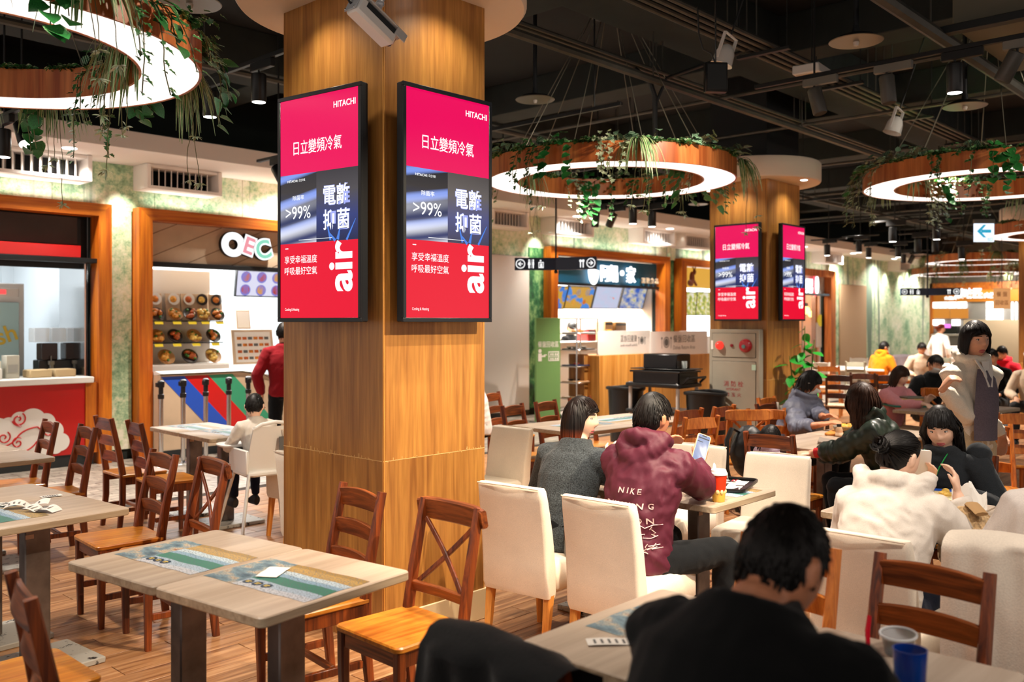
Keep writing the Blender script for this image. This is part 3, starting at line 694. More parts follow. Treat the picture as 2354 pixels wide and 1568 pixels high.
for j, (a0, a1, lb) in enumerate(((1276, 1300, 'narrow mustard and blue'), (1303, 1362, 'mustard and blue'), (1367, 1424, 'pale lilac'), (1430, 1482, 'blue dish photo'))):
    screenbox('menu_screen', lb+' menu screen hanging under the blue sign', 'menu screen', a0, a1, 658, 710, 11.4, MS[j], .3, items=() if j != 1 else [(.4, .75, .07, WHITEP), (.75, .75, .07, WHITEP), (.3, .25, .05, FD[2]), (.7, .3, .05, FD[0])])
sg = header(12.95, 14.0, 1.84, 1.97, plain('teal_band', '#2b87a8', .4), 'teal sign band with white letters under the menu screens', 12.1)
letter('GIA', SIGNW, sg, frameM((-.3, -.012, 1.9), (1, 0, 0), (0, 0, 1)), width=.32, height=.11, off=.01, ext=.004)
# back counter things of the hotpot booth
a = MB(); a.box(-1.6, -.3, 0, 1.6, .3, 1.28, .01); a.build('prep_counter', WHITE, None, loc=(14.7, 11.9, 0), label='white prep counter in the hotpot booth', cat='counter')
for dx, c, wd, hh, lb in ((-.02, '#a01818', .3, .25, 'red bin on the prep counter of the hotpot booth'), (.55, '#caa678', .3, .42, 'tan cabinet on the prep counter of the hotpot booth'), (.98, '#7a5426', .42, .4, 'brown glazed oven on the prep counter of the hotpot booth')):
    o = empty('kitchen_box', lb, 'kitchen equipment', (14.95+dx, 11.85, 1.28)); a = MB(); a.box(-wd/2, -.15, 0, wd/2, .15, hh, .02); a.build('body', plain('kit', c, .4), o)
    a = MB(); a.box(-wd*.42, -.16, hh*.8, wd*.42, -.148, hh*.9, .004); a.build('front_band', DKGREY, o)

# --- yellow shop and pizza shop
hd = header(17.25, 19.8, 2.44, 2.90, glow('lit_yellow_panel', hexc('#f2b44a'), .85), 'lit yellow sign panel with a brown animal emblem', 11.1)
a = MB(); a.ball((-.78, -.02, 2.66), (.11, .02, .15), 12, 8); a.ball((-.68, -.02, 2.80), (.07, .02, .07), 10, 6); a.ball((-.84, -.02, 2.55), (.13, .02, .08), 10, 6); a.tube([(-.72, -.02, 2.86), (-.76, -.02, 2.93)], .015, 6); a.tube([(-.66, -.02, 2.86), (-.62, -.02, 2.93)], .015, 6); a.tube([(-.7, -.02, 2.6), (-.6, -.02, 2.5)], .03, 6)
a.build('animal_emblem', plain('emblem_brown', '#7a3c1a', .5), hd)
for j, (a0, a1) in enumerate(((1572, 1600), (1602, 1634))): screenbox('menu_screen', 'yellow menu screen under the yellow sign, %s from the left' % ORD[j], 'menu screen', a0, a1, 672, 724, 11.45, gmat('menu_yellow_%d' % j, [(.4, '#8aa04a'), (.5, '#d8d060'), (.6, '#e8e4d8')], 5.0, .9), .1)
a = MB(); a.box(-1.2, -.3, 0, 1.2, .3, 1.35, .01); a.build('prep_counter', WHITE, None, loc=(18.5, 11.8, 0), label='white counter of the yellow sign shop', cat='counter')
a = MB(); a.box(-.6, -.05, 0, .6, .05, .42, .01); a.build('service_hatch', plain('blue_grey_panel', '#8a9aa8', .5), None, loc=(18.35, 12.3, 1.4), label='blue grey hatch panel in the yellow sign shop', cat='hatch')
hd = header(21.5, 24.58, 2.44, 2.94, plain('marble_sign', '#c9c2b6', .4, 0, .3, 3), 'marble sign panel of the pizza shop', 11.1)
sg = empty('letter_sign', 'white lit letters on the pizza shop panel', 'sign', (22.9, 11.0, 2.68))
letter('衣鍋男', SIGNW, sg, frameM((.0, -.03, -.03), (1, 0, 0), (0, 0, 1)), width=1.35, height=.42, off=.02, ext=.02)
a = MB(); a.ball((.95, -.03, .0), (.12, .03, .27), 12, 8); a.build('lit_slice', SIGNW, sg)
a = MB(); a.ball((.92, .0, .0), (.17, .03, .31), 12, 8); a.build('red_rim', glow('red_neon', (1, .08, .12), 1.6), sg)
a = MB(); a.box(-1.56, -.16, 2.40, 1.6, .04, 2.45, .004); a.build('ledge', plain('slate_ledge', '#5a7080', .4), hd)
sl = empty('slat_screen', 'brown slatted screen in the pizza shop entrance', 'screen', (23.1, 12.2, 0))
t = MB(); t.box(-1.3, -.01, -.018, 1.3, .01, .018); me = t.mesh('slat', plain('slat_brown', '#8a5a3c', .6))
for i in range(40): link('slat', me, sl, (0, 0, .9+i*.045))
gd = empty('glass_door', 'glass door leaf at the right of the pizza shop entrance', 'glass door', (24.0, 11.2, 0)); a = MB(); a.box(-.55, -.01, .02, .58, .01, 2.4); a.build('pane', GLASSM, gd); a = MB(); a.box(-.6, -.02, 0, -.55, .02, 2.4, .004); a.build('stile', CHROME, gd)
for j, (px, py) in enumerate(((1853, 713), (1866, 722))):
    X, z = onY(px, py, 11.5); o = empty('pendant_bulb', 'glowing amber bulb hanging in the pizza shop, %s' % ('upper' if j == 0 else 'lower'), 'lamp', (X, 11.5, z), 0, 'amber bulbs of the pizza shop')
    a = MB(); a.ball((0, 0, 0), .11, 14, 9); a.build('bulb', glow('amber_bulb', (1, .55, .15), 6), o)
    a = MB(); a.cyl((0, 0, .1), (0, 0, .2), .06, .05, 12); a.build('socket', BLACK, o); a = MB(); a.cyl((0, 0, .2), (0, 0, 2.94-z), .006, n=6); a.build('cord', BLACK, o)
X, z = onY(1886, 737, 11.18); a = MB(); a.loft([(0, 0, 0), (0, .008, 0)], .17, 24); a.build('round_sign', glow('yellow_round', hexc('#e8c040'), .7), None, loc=(X, 11.18, z), label='round yellow sign on the pizza shop glass door', cat='sign')
X, z = onY(1885, 770, 11.18); a = MB(); a.box(-.22, 0, -.34, .22, .008, .34); o = a.build('notice_sheet', PAPER, None, loc=(X, 11.18, z), label='white notice sheet taped to the pizza shop glass door', cat='notice')
a = MB(); a.box(-.5, -.3, 0, .5, .3, 1.0, .02); a.build('reception_desk', W_SHOPV, None, loc=(23.6, 11.75, 0), label='brown desk inside the pizza shop entrance', cat='desk')
a = MB(); a.box(-.06, -.06, 0, .06, .06, 2.92); a.build('door_post', CHROME, None, loc=(24.3, 11.25, 0), label='chrome door post at the pizza shop entrance', cat='post')

# --- far end: orange fronted shop on the far wall (X = 33)
def farbox(name, px0, px1, py0, py1, X, m, label, cat, t=.06, parent=None):
    y1, z1 = onX(px0, py0, X); y0, z0 = onX(px1, py1, X); a = MB(); a.box(0, -(y1-y0)/2, -(z1-z0)/2, t, (y1-y0)/2, (z1-z0)/2, .004)
    if parent is not None: o = a.build(name, m, parent); o.location = Vector((X, (y0+y1)/2, (z0+z1)/2))-parent.location; return o
    return a.build(name, m, None, loc=(X, (y0+y1)/2, (z0+z1)/2), label=label, cat=cat)
fs = empty('far_shop', 'far orange shop front with lit white letters', 'shop front', (33.0, 8.0, 0))
farbox('frame_post', 2135, 2143, 652, 900, 32.9, W_SHOPV, '', '', .2, fs)
farbox('head_board', 2135, 2342, 652, 663, 32.9, W_SHOP, '', '', .2, fs)
farbox('sign_board', 2143, 2342, 663, 692, 32.95, plain('amber_board', '#c8780e', .5), '', '', .1, fs)
farbox('booth_back', 2143, 2342, 693, 900, 33.05, plain('booth_grey', '#8f8a84', .7), '', '', .04, fs)
farbox('lower_partition', 2215, 2342, 735, 900, 32.6, plain('beige_partition', '#cdb698', .7), '', '', .08, fs)
for j, (a0, a1, b0, b1) in enumerate(((2143, 2157, 694, 708), (2158, 2177, 694, 708), (2179, 2198, 694, 708), (2200, 2222, 694, 708), (2143, 2170, 735, 748), (2188, 2207, 735, 748), (2267, 2306, 710, 735), (2267, 2290, 694, 708), (2325, 2329, 694, 735), (2334, 2338, 694, 735))): farbox('light_panel', a0, a1, b0, b1, 32.98, LEDW, '', '', .02, fs)
for a0, a1 in ((2143, 2183), (2184, 2226)): farbox('menu_panel', a0, a1, 710, 732, 32.97, gmat('far_menu', [(.42, '#9080c0'), (.5, '#e08a20')], 3.0, .9), '', '', .02, fs)
farbox('pink_display', 2164, 2185, 745, 754, 32.7, glow('pink_display', (.9, .2, .8), 1.5), '', '', .03, fs)
farbox('dark_machine', 2163, 2200, 750, 771, 32.72, BLACKP, '', '', .3, fs)
y, z = onX(2226, 676, 32.9)
letter('銀味匠', SIGNW, fs, frameM(Vector((32.85, y, z+.02))-fs.location, (0, -1, 0), (0, 0, 1)), width=.85, height=.36, off=.03, ext=.02)
y, z = onX(2270, 679, 32.9); letter('食肉燥', SIGNW, fs, frameM(Vector((32.85, y, z))-fs.location, (0, -1, 0), (0, 0, 1)), width=.5, height=.2, off=.03, ext=.02)
y, z = onX(2186, 682, 32.9); letter('食堂大', SIGNW, fs, frameM(Vector((32.85, y, z-.05))-fs.location, (0, -1, 0), (0, 0, 1)), width=.4, height=.12, off=.03, ext=.02)
fc = farbox('far_counter', 2160, 2215, 775, 868, 30.5, plain('far_counter_grey', '#8c8580', .6), 'grey counter of the far orange shop', 'counter', .5)
a = MB(); a.box(-.05, -.7, 0, .6, .6, .05); a.build('counter_top', WHITE, fc).location = (0, 0, .67)
o = empty('low_partition', 'low pale partition before the far forest wall', 'partition', (27.2, 8.7, 0))
a = MB(); a.box(-2.0, -.04, 0, 3.2, .04, .96, .01); a.build('panel', plain('lilac_panel', '#c9bfbc', .6), o)
a = MB(); a.box(-2.0, -.05, .96, 3.2, .05, .99, .004); a.build('rail', WHITE, o)
area((31.8, 7.6, 3.0), (33, 7.6, 1.2), 120, 3, .6, (1, .95, .85))
# ------------------------------------------------------------------ advertising screens on the columns
def picmat():
    m, nt, b = newmat('screen_picture'); b.inputs['Base Color'].default_value = (.01, .01, .01, 1); b.inputs['Roughness'].default_value = .2
    tc = nt.nodes.new('ShaderNodeTexCoord'); mp = nt.nodes.new('ShaderNodeMapping'); mp.inputs['Rotation'].default_value = (0, 0, .9); mp.inputs['Scale'].default_value = (1, 2.6, 1)
    L(nt, tc.outputs['UV'], mp.inputs[0])
    wv = nt.nodes.new('ShaderNodeTexWave'); wv.inputs['Scale'].default_value = .42; wv.inputs['Distortion'].default_value = 2.2; wv.inputs['Detail'].default_value = 1.5; wv.inputs['Detail Scale'].default_value = .7
    L(nt, mp.outputs[0], wv.inputs[0]); sx = nt.nodes.new('ShaderNodeSeparateXYZ'); L(nt, tc.outputs['UV'], sx.inputs[0])
    base = ramp(nt, sx.outputs[1], [(.0, hexc('#26356e')), (.45, hexc('#20305c')), (.75, hexc('#2e2c30')), (1, hexc('#181c28'))])
    c = mixc(nt, wv.outputs[0], base, hexc('#8aa4f0'), 'ADD')
    mu = nt.nodes.new('ShaderNodeMath'); mu.operation = 'MULTIPLY_ADD'; mu.inputs[1].default_value = -1.2; mu.inputs[2].default_value = .9; L(nt, sx.outputs[1], mu.inputs[0])
    wv2 = nt.nodes.new('ShaderNodeTexWave'); wv2.inputs['Scale'].default_value = .5; wv2.inputs['Distortion'].default_value = 3.0; wv2.inputs['Detail'].default_value = 0; L(nt, mp.outputs[0], wv2.inputs[0])
    c2 = mixc(nt, ramp(nt, wv.outputs[0], [(.62, (0, 0, 0)), (.97, (1, 1, 1))]), base, hexc('#7f9cf0'))
    pw = nt.nodes.new('ShaderNodeMath'); pw.operation = 'MULTIPLY'; pw.use_clamp = True; L(nt, wv2.outputs[0], pw.inputs[0]); L(nt, mu.outputs[0], pw.inputs[1])
    c3 = mixc(nt, pw.outputs[0], c2, hexc('#f4f6ff'))
    L(nt, c3, b.inputs['Emission Color']); b.inputs['Emission Strength'].default_value = 1.0; return m
PIC = picmat()
PINK = glow('screen_magenta', hexc('#f0005c'), 1.0); SRED = glow('screen_red', hexc('#ee0030'), 1.0)
BEZ = plain('screen_casing', '#11161d', .4)
GLOWB = glow('blue_glow_outline', hexc('#a9b4ff'), 1.0)
SW, SH = .592, 1.165
_scr = {}
def ad_screen(loc, xdir, label):
    """portrait screen; its picture faces xdir x Z"""
    o = empty('advertising_screen', label, 'screen', (0, 0, 0)); o.matrix_world = frameM(loc, xdir, (0, 0, 1))
    w2, h2 = SW/2, SH/2
    if not _scr:
        a = MB(); a.box(-w2-.022, -h2-.022, -.05, w2+.022, h2+.022, -.004, .006); a.box(-w2-.022, -h2-.022, -.01, w2+.022, -h2, .004, .002); a.box(-w2-.022, h2, -.01, w2+.022, h2+.022, .004, .002); a.box(-w2-.022, -h2, -.01, -w2, h2, .004, .002); a.box(w2, -h2, -.01, w2+.022, h2, .004, .002)
        _scr['casing'] = [(a.mesh('casing', BEZ), None)]
        a = MB(); a.box(-.2, -.3, -.12, .2, .3, -.049, .004); _scr['wall_bracket'] = [(a.mesh('wall_bracket', BLACK), None)]
        def V(v): return h2-SH*v
        def U(u): return -w2+SW*u
        a = MB(); a.quad((-w2, V(.344), 0), (w2, V(.344), 0), (w2, V(0), 0), (-w2, V(0), 0)); _scr['top_picture'] = [(a.mesh('top_picture', PINK), None)]
        a = MB(); a.quad((-w2, V(.66), 0), (w2, V(.66), 0), (w2, V(.344), 0), (-w2, V(.344), 0)); _scr['middle_picture'] = [(a.mesh('middle_picture', PIC), None)]
        a = MB(); a.quad((-w2, V(1), 0), (w2, V(1), 0), (w2, V(.66), 0), (-w2, V(.66), 0)); _scr['bottom_picture'] = [(a.mesh('bottom_picture', SRED), None)]
        m_, nt, b = newmat('panel_shade'); tc = nt.nodes.new('ShaderNodeTexCoord'); sx = nt.nodes.new('ShaderNodeSeparateXYZ'); L(nt, tc.outputs['UV'], sx.inputs[0]); L(nt, ramp(nt, sx.outputs[1], [(0, hexc('#14204a')), (.35, hexc('#2c3c7c')), (.7, hexc('#4c4a50')), (1, hexc('#33323a'))]), b.inputs['Emission Color']); b.inputs['Emission Strength'].default_value = 1; b.inputs['Base Color'].default_value = (.01, .01, .01, 1)
        a = MB(); a.quad((U(.48), V(.66), .0008), (U(1), V(.66), .0008), (U(1), V(.344), .0008), (U(.48), V(.344), .0008)); _scr['picture_panel'] = [(a.mesh('picture_panel', m_), 'middle_picture')]
        for i, (u0, v0, u1, v1, wd) in enumerate(((.66, .655, .60, .55, .02), (.75, .655, .78, .6, .03), (.86, .66, .97, .57, .02), (.72, .66, .64, .62, .025))):
            a = MB(); a.tube([(U(u0), V(v0), .0012), (U(u1), V(v1), .0012)], [wd*.35, wd*.08], 4); a.v = [(p[0], p[1], .0012) for p in a.v]; _scr.setdefault('light_streak', []).append((a.mesh('light_streak', glow('streak', hexc('#4f86e8'), 1.0)), 'middle_picture'))
        tx = []
        def T(body, u, v, wd, ht=None, mat=TXTW, off=0.0, rot=0, z=.002):
            me = text_mesh(body, width=wd*SW if not rot else None, height=(ht*SH if ht else None) if not rot else wd*SW, off=off)
            me.materials.append(mat); M = Matrix.Translation((U(u), V(v), z)) @ Matrix.Rotation(rot, 4, 'Z'); me.transform(M); tx.append((me, 'top_picture' if v < .344 else 'middle_picture' if v < .66 else 'bottom_picture'))
        T('HITACHI', .835, .06, .27, .028, off=.018)
        T('日立變頻冷氣', .49, .225, .62, .065, off=.005)
        T('HITACHI', .165, .374, .13, .011, off=.015); T('|  日立冷氣', .285, .374, .10, .014)
        T('除菌率', .245, .452, .15, .022); T('>99%', .24, .52, .33, .058)
        for t, v in (('電離', .455), ('抑菌', .565)):
            T(t, .735, v, .335, .095, mat=GLOWB, off=.022, z=.0018); T(t, .735, v, .325, .09, off=.012, z=.0026)
        T('–', .09, .682, .04, .004, off=.01); T('享受幸福溫度', .275, .733, .43, .036); T('呼吸最好空氣', .275, .785, .43, .036)
        T('air', .79, .772, .29, off=.026, rot=pi/2); T('Cooling & Heating', .16, .963, .19, .016)
        a = MB(); a.box(U(.25), V(.6465), .0015, U(.68), V(.6445), .0017); tx.append((a.mesh('lettering', TXTW), 'middle_picture'))
        _scr['lettering'] = tx
    got = {}
    for nm, l in _scr.items():
        for me, pr in l: got[nm] = link(nm, me, got[pr] if pr else o)
    return o
# front column: left face (looking towards -X) and right face (looking towards -Y)
def lf(px0, px1, py0, py1, X):
    y0, z1 = onX(px0, py0, X); y1, z0 = onX(px1, py1, X); return (X, (y0+y1)/2), (z0+z1)/2
zc = 2.268
ad_screen((2.806, 4.009, zc), (.122, -.9925, 0), 'magenta advertising screen on the shaded face of the front column')
ad_screen((3.298, 3.643-.108, zc), (1, 0, 0), 'magenta advertising screen on the sunlit warm face of the front column')
ad_screen((10.35-.10, 5.76, zc+.02), (0, -1, 0), 'magenta advertising screen above the grey hydrant cabinet')
ad_screen((10.86, 5.40-.10, zc+.02), (1, 0, 0), 'magenta advertising screen on the column above the potted plant')

# ------------------------------------------------------------------ security camera on the front column
cc = empty('security_camera', 'white bullet security camera hanging at the top of the front column', 'camera', (2.645, 3.33, 3.03))
cc.rotation_euler = (0, .5, .0); cc.scale = (.82, .82, .82)
a = MB(); a.box(-.17, -.055, -.06, .13, .055, .045, .016); a.build('housing', WHITEP, cc)
a = MB(); a.box(-.16, -.064, .046, .18, .064, .056, .004); a.box(.10, -.064, .0, .178, -.058, .05, .002); a.box(.10, .058, .0, .178, .064, .05, .002); a.build('sun_shield', plain('shield_grey', '#c4c2c0', .4), cc)
a = MB(); a.box(-.12, -.0562, .0, .1, -.054, .034, .001); a.box(-.12, .054, .0, .1, .0562, .034, .001); a.build('dark_band', DKGREY, cc)
a = MB(); a.box(-.176, -.05, -.055, -.168, .05, .04, .004); a.build('rear_plate', plain('plate_grey', '#b8bcc0', .4), cc)
a = MB(); a.cyl((.13, 0, -.01), (.136, 0, -.01), .035, n=18); a.build('lens', BLACKP, cc)
for yy, zz in ((-.04, .03), (.04, .03), (-.04, -.045), (.04, -.045)): a = MB(); a.ball((-.177, yy, zz), .006, 8, 5); a.build('screw', CHROME, cc)
a = MB(); a.tube([(-.02, 0, .056), (-.03, 0, .12), (-.05, .0, .32)], .019, 10); a.ball((-.03, 0, .12), .026, 10, 7); a.build('arm', plain('arm_grey', '#c8c8cc', .35, .3), cc)
a = MB(); a.tube([(-.176, .01, -.01), (-.26, .02, .02), (-.30, .03, .10), (-.25, .02, .16), (-.16, .0, .14), (-.08, .03, .18), (-.05, .03, .26)], .008, 8); a.tube([(-.08, .03, .2), (-.11, -.02, .25), (-.06, -.03, .29), (-.03, .02, .24), (-.08, .03, .2)], .009, 8); a.build('cable', BLACK, cc)

# ------------------------------------------------------------------ grey hydrant cabinet on the second column
y1, zt = onX(1637, 757, 10.30); y0, _ = onX(1752, 757, 10.30)
hy = empty('hydrant_cabinet', 'grey steel hydrant cabinet with red lamp and bell on the column', 'cabinet', (10.33, (y0+y1)/2, 0)); hw = (y1-y0)/2
a = MB(); a.box(-.10, -hw, .12, .0, hw, zt, .006); a.build('body', OLIVE, hy)
a = MB(); a.box(-.108, -hw+.05, zt-.345, -.098, hw-.05, zt-.05, .002); a.build('upper_door', OLIVE, hy)
a = MB(); a.box(-.108, -hw+.05, .2, -.098, hw-.05, zt-.40, .002); a.build('lower_door', OLIVE, hy)
for z0_, z1_ in ((zt-.35, zt-.045), (.195, zt-.395)):
    a = MB(); a.box(-.1012, -hw+.044, z0_, -.0995, hw-.044, z1_); a.build('door_gap', BLACK, hy)
a = MB(); a.M = Matrix.Translation((-.108, .19, zt-.2)) @ Matrix.Rotation(-pi/2, 4, 'Y'); a.lathe([(.055, 0), (.055, .012), (.046, .04), (.02, .062), (.001, .066)], 22); a.build('red_lamp', glow('red_alarm_lamp', (1, .05, .03), 1.1), hy)
a = MB(); a.M = Matrix.Translation((-.108, .02, zt-.2)) @ Matrix.Rotation(-pi/2, 4, 'Y'); a.lathe([(.02, 0), (.02, .015), (.001, .02)], 14); a.build('call_button', plain('dark_red', '#8a1020', .3), hy)
a = MB(); a.M = Matrix.Translation((-.108, -.17, zt-.2)) @ Matrix.Rotation(-pi/2, 4, 'Y'); a.lathe([(.085, 0), (.085, .02), (.07, .045), (.03, .052), (.001, .052)], 26); a.build('alarm_bell', plain('bell_red', '#a81022', .25, coat=.4), hy)
a = MB(); a.M = Matrix.Translation((-.162, -.17, zt-.21)) @ Matrix.Rotation(-pi/2, 4, 'Y'); a.lathe([(.024, 0), (.024, .008), (.001, .01)], 14); a.build('bell_boss', plain('boss', '#5a8a86', .3), hy)
a = MB(); a.box(-.112, .285, zt-.25, -.108, .315, zt-.14); a.build('sticker', PAPER, hy)
a = MB(); a.box(-.110, -.305, zt-.50, -.108, -.25, zt-.43); a.build('sticker', plain('mint_sticker', '#bfe0cc', .6), hy)
RINK = plain('red_print', '#a01c28', .6)
for t, z_, wd in (('消 防 栓', .90, .27), ('HYDRANT', .832, .2), ('口 玉 火', .765, .22)): letter(t, RINK, hy, frameM((-.1095, .0, z_), (0, -1, 0), (0, 0, 1)), width=wd, height=(.07, .032, .05)[('消 防 栓', 'HYDRANT', '口 玉 火').index(t)], off=.004)

# ------------------------------------------------------------------ hanging direction signs
def pictos(o, xs, M, s, m=TXTW):
    """simple toilet / cutlery / arrow pictograms drawn as raised shapes in local XY"""
    for kind, x in xs:
        a = MB()
        if kind in ('<', '>'):
            n = 26
            for i in range(n):
                t0, t1 = 2*pi*i/n, 2*pi*(i+1)/n; a.add([(x+s*.46*cos(t0), s*.46*sin(t0), 0), (x+s*.46*cos(t1), s*.46*sin(t1), 0), (x+s*.38*cos(t1), s*.38*sin(t1), 0), (x+s*.38*cos(t0), s*.38*sin(t0), 0)], [(0, 1, 2, 3)])
            q = -1 if kind == '<' else 1
            a.add([(x-q*s*.24, -s*.04, 0), (x+q*s*.12, -s*.04, 0), (x+q*s*.12, s*.04, 0), (x-q*s*.24, s*.04, 0)], [(0, 1, 2, 3)])
            for sg in (-1, 1): a.add([(x+q*s*.26, 0, 0), (x+q*s*.0, sg*s*.22, 0), (x-q*s*.08, sg*s*.17, 0), (x+q*s*.13, 0, 0)], [(0, 1, 2, 3)])
        elif kind == 'wc':
            for dx, wd in ((-.2, 1.5), (.2, .8)):
                a.loft([(x+s*dx, s*.36, 0), (x+s*dx, s*.36, .001)], s*.08, 12); a.add([(x+s*(dx-.07), s*.25, 0), (x+s*(dx-.07*wd-.03), -s*.1, 0), (x+s*(dx+.07*wd+.03), -s*.1, 0), (x+s*(dx+.07), s*.25, 0)], [(0, 1, 2, 3)]); a.box(x+s*(dx-.06), -s*.42, 0, x+s*(dx+.06), -s*.1, .001)
            a.box(x-s*.012, -s*.42, 0, x+s*.012, s*.42, .001)
        elif kind == 'cut':
            for dx in (-.14, .14):
                a.loft([(x+s*dx, s*.22, 0), (x+s*dx, s*.22, .001)], s*.13, 14); a.box(x+s*(dx-.05), -s*.42, 0, x+s*(dx+.05), s*.2, .001)
        elif kind == 'baby':
            a.box(x-s*.25, -s*.4, 0, x+s*.25, -s*.32, .001); a.box(x-s*.25, s*.1, 0, x+s*.25, s*.18, .001); a.box(x-s*.25, -s*.4, 0, x-s*.19, s*.18, .001); a.box(x+s*.19, -s*.4, 0, x+s*.25, s*.18, .001); a.loft([(x, -.05*s, 0), (x, -.05*s, .001)], s*.1, 12); a.loft([(x-s*.05, .32*s, 0), (x-s*.05, .32*s, .001)], s*.08, 10); a.box(x-.1*s, -s*.3, 0, x+s*.12, -s*.12, .001)
        q = a.build('pictogram', m, o); q.matrix_local = M
def dirsign(px, d, zc_, hgt, lab, ll, rl, rod=True):
    X, Y = at(px, d); o = empty('direction_sign', lab, 'sign', (X, Y, zc_))
    dirL = Vector((-CA, SA, 0)); dirR = Vector((.28, -.96, 0)).normalized()
    for dv, ln, xs in ((dirL, ll, (('<', .86), ('wc', .60), ('baby', .36))), (dirR, rl, (('cut', .66), ('>', .88)))):
        m = MB(); m.M = Matrix.Identity(4); right = -dv if dv is dirL else dv
        M = frameM((0, 0, 0), right, (0, 0, 1)); a = MB(); a.M = M
        x0, x1 = (-ln, 0) if dv is dirL else (0, ln)
        a.box(x0, -hgt/2, -.02, x1, hgt/2, .02, .003); a.build('sign_arm', NAVY, o)
        pictos(o, [(k, (-u if dv is dirL else u)*ln) for k, u in xs], M @ Matrix.Translation((0, 0, .0215)), hgt*.82)
    if rod:
        a = MB(); a.cyl((0, 0, -hgt*.62), (0, 0, 4.748-zc_), .014, n=8); a.ball((0, 0, -hgt*.62), .03, 10, 6); a.build('rod', BLACK, o)
    return o
dirsign(1278, 14.0, zat(607, 14.0), .19, 'dark blue direction sign with arrows and toilet symbols hanging on a rod', .63, .66)
dirsign(2132, 17.0, zat(671, 17.0), .135, 'dark blue direction sign hanging before the far orange shop', .5, .55)
X, Y = at(2262, 13); ex = empty('exit_light', 'lit white exit sign with blue arrow pointing left', 'sign', (X, Y, zat(535, 13))); ex.scale = (.77, .77, 1)
M = frameM((0, 0, 0), (CA, -SA, 0), (0, 0, 1)); a = MB(); a.M = M; a.box(-.18, -.13, -.03, .18, .13, .02, .005); a.build('lit_panel', glow('exit_panel', hexc('#e6f0ff'), 1.3), ex)
a = MB(); a.M = M; a.box(-.19, .13, -.04, .19, .19, .03, .005); a.build('casing', GREYP, ex)
ARW = glow('arrow_blue', hexc('#2aa6c8'), 1.0); a = MB(); a.M = M @ Matrix.Translation((0, .02, .022)); a.box(-.06, -.022, 0, .12, .022, .002)
for sg in (-1, 1): a.add([(-.14, 0, 0), (-.02, sg*.09, 0), (.03, sg*.09, 0), (-.07, 0, 0)], [(0, 1, 2, 3)])
a.build('arrow', ARW, ex)
letter('出口', ARW, ex, M @ Matrix.Translation((.1, -.095, .022)), width=.09, height=.05)
a = MB(); a.cyl((0, 0, .18), (0, 0, 4.748-ex.location.z), .008, n=6); a.build('rod', BLACK, ex)
X, Y = at(2303, 15); og = empty('hanging_sign', 'orange hanging tray return sign with dark lettering', 'sign', (X, Y, zat(686, 15)))
M = frameM((0, 0, 0), (.45, -.89, 0), (0, 0, 1)); a = MB(); a.M = M; a.box(-.125, -.17, -.01, .125, .17, .01, .003); a.build('board', glow('orange_sign', hexc('#f0a868'), .8), og)
BRN = plain('brown_print', '#7a3c10', .6)
letter('餐 盤', BRN, og, M @ Matrix.Translation((0, .07, .012)), width=.16, height=.08, off=.005); letter('回收區', BRN, og, M @ Matrix.Translation((0, -.07, .012)), width=.19, height=.08, off=.005)
a = MB(); a.cyl((0, 0, .17), (0, 0, 4.748-og.location.z), .005, n=6); a.build('cord', BLACK, og)
# ------------------------------------------------------------------ pipes and conduits under the ceiling
def pipe(y, z, r, x0=-1, x1=33, lab='', drop=None, cat='pipe', grp=None, m=PIPEM, name='pipe', dx=0):
    o = empty(name, lab, cat, (0, y, z), 0, grp); a = MB(); pts = [(x0, 0, 0), (x1, 0, 0)]; a.tube(pts, r, 8); a.build('run', m, o)
    if name == 'pipe':
        for x in range(4, 32, 3):
            a = MB(); a.cyl((x+dx, 0, 0), (x+dx, 0, 4.7-z), .007, n=5); a.build('hanger', m, o)
    return o
for i, y in enumerate((4.02, 3.94, 3.86, 3.78)): pipe(y, 4.06, .022, lab='grey conduit of the bundle over the middle ring planter, %s from the beam' % ORD[i], grp='conduit bundle above the ring planters', cat='conduit', dx=.02*i)
for i, y in enumerate((5.02, 4.95, 4.88)): pipe(y, 4.02, .019, lab='grey conduit of the bundle running above the sprinkler pipe, %s from the wall side' % ORD[i], grp='conduit bundle by the sprinkler pipe', cat='conduit', dx=.3)
pipe(4.78, 3.88, .038, lab='thick sprinkler pipe running along the hall to the right')
pipe(2.35, 3.80, .05, lab='thick dark pipe crossing behind the right ring planter', x0=3)
pipe(7.4, 3.9, .03, lab='dark pipe above the far side of the ring planters')
for i, x in enumerate((7.35, 8.9, 10.9, 12.8, 15.2)):
    o = empty('tray_bracket', 'dark strut hanger under the conduit bundles, %s from the front' % ORD[i], 'bracket', (x, 3.9, 4.0), 0, 'conduit strut hangers')
    a = MB(); a.box(-.025, -.28, .0, .025, .22, .03, .003); a.build('strut', DKGREY, o); 
    for y_ in (-.25, .2): a = MB(); a.cyl((0, y_, .03), (0, y_, .7), .006, n=6); a.build('rod', DKGREY, o)
for i, x in enumerate((8.4, 10.2, 13.0, 16.0, 19.5)):   # cross conduits beyond
    a = MB(); a.tube([(x, -4, 3.98), (x, 9.5, 3.98)], .02, 7); a.build('conduit', PIPEM, None, label='dark cross conduit under the ceiling, %s from the front' % ORD[i], cat='conduit', group='cross conduits')
fx = empty('flexible_conduit', 'black flexible conduit looping down beside the sprinkler pipe', 'conduit', (7.05, 4.85, 3.9))
a = MB(); a.tube([(-.1, .1, .1), (.0, .0, -.02), (.05, -.02, -.15), (.05, -.02, -.62)], .025, 8); a.tube([(.05, -.02, -.7), (.07, -.02, -.2), (.12, -.1, .02), (.2, -.5, .1), (.25, -.9, .16)], .016, 8); a.build('hose', BLACK, fx)
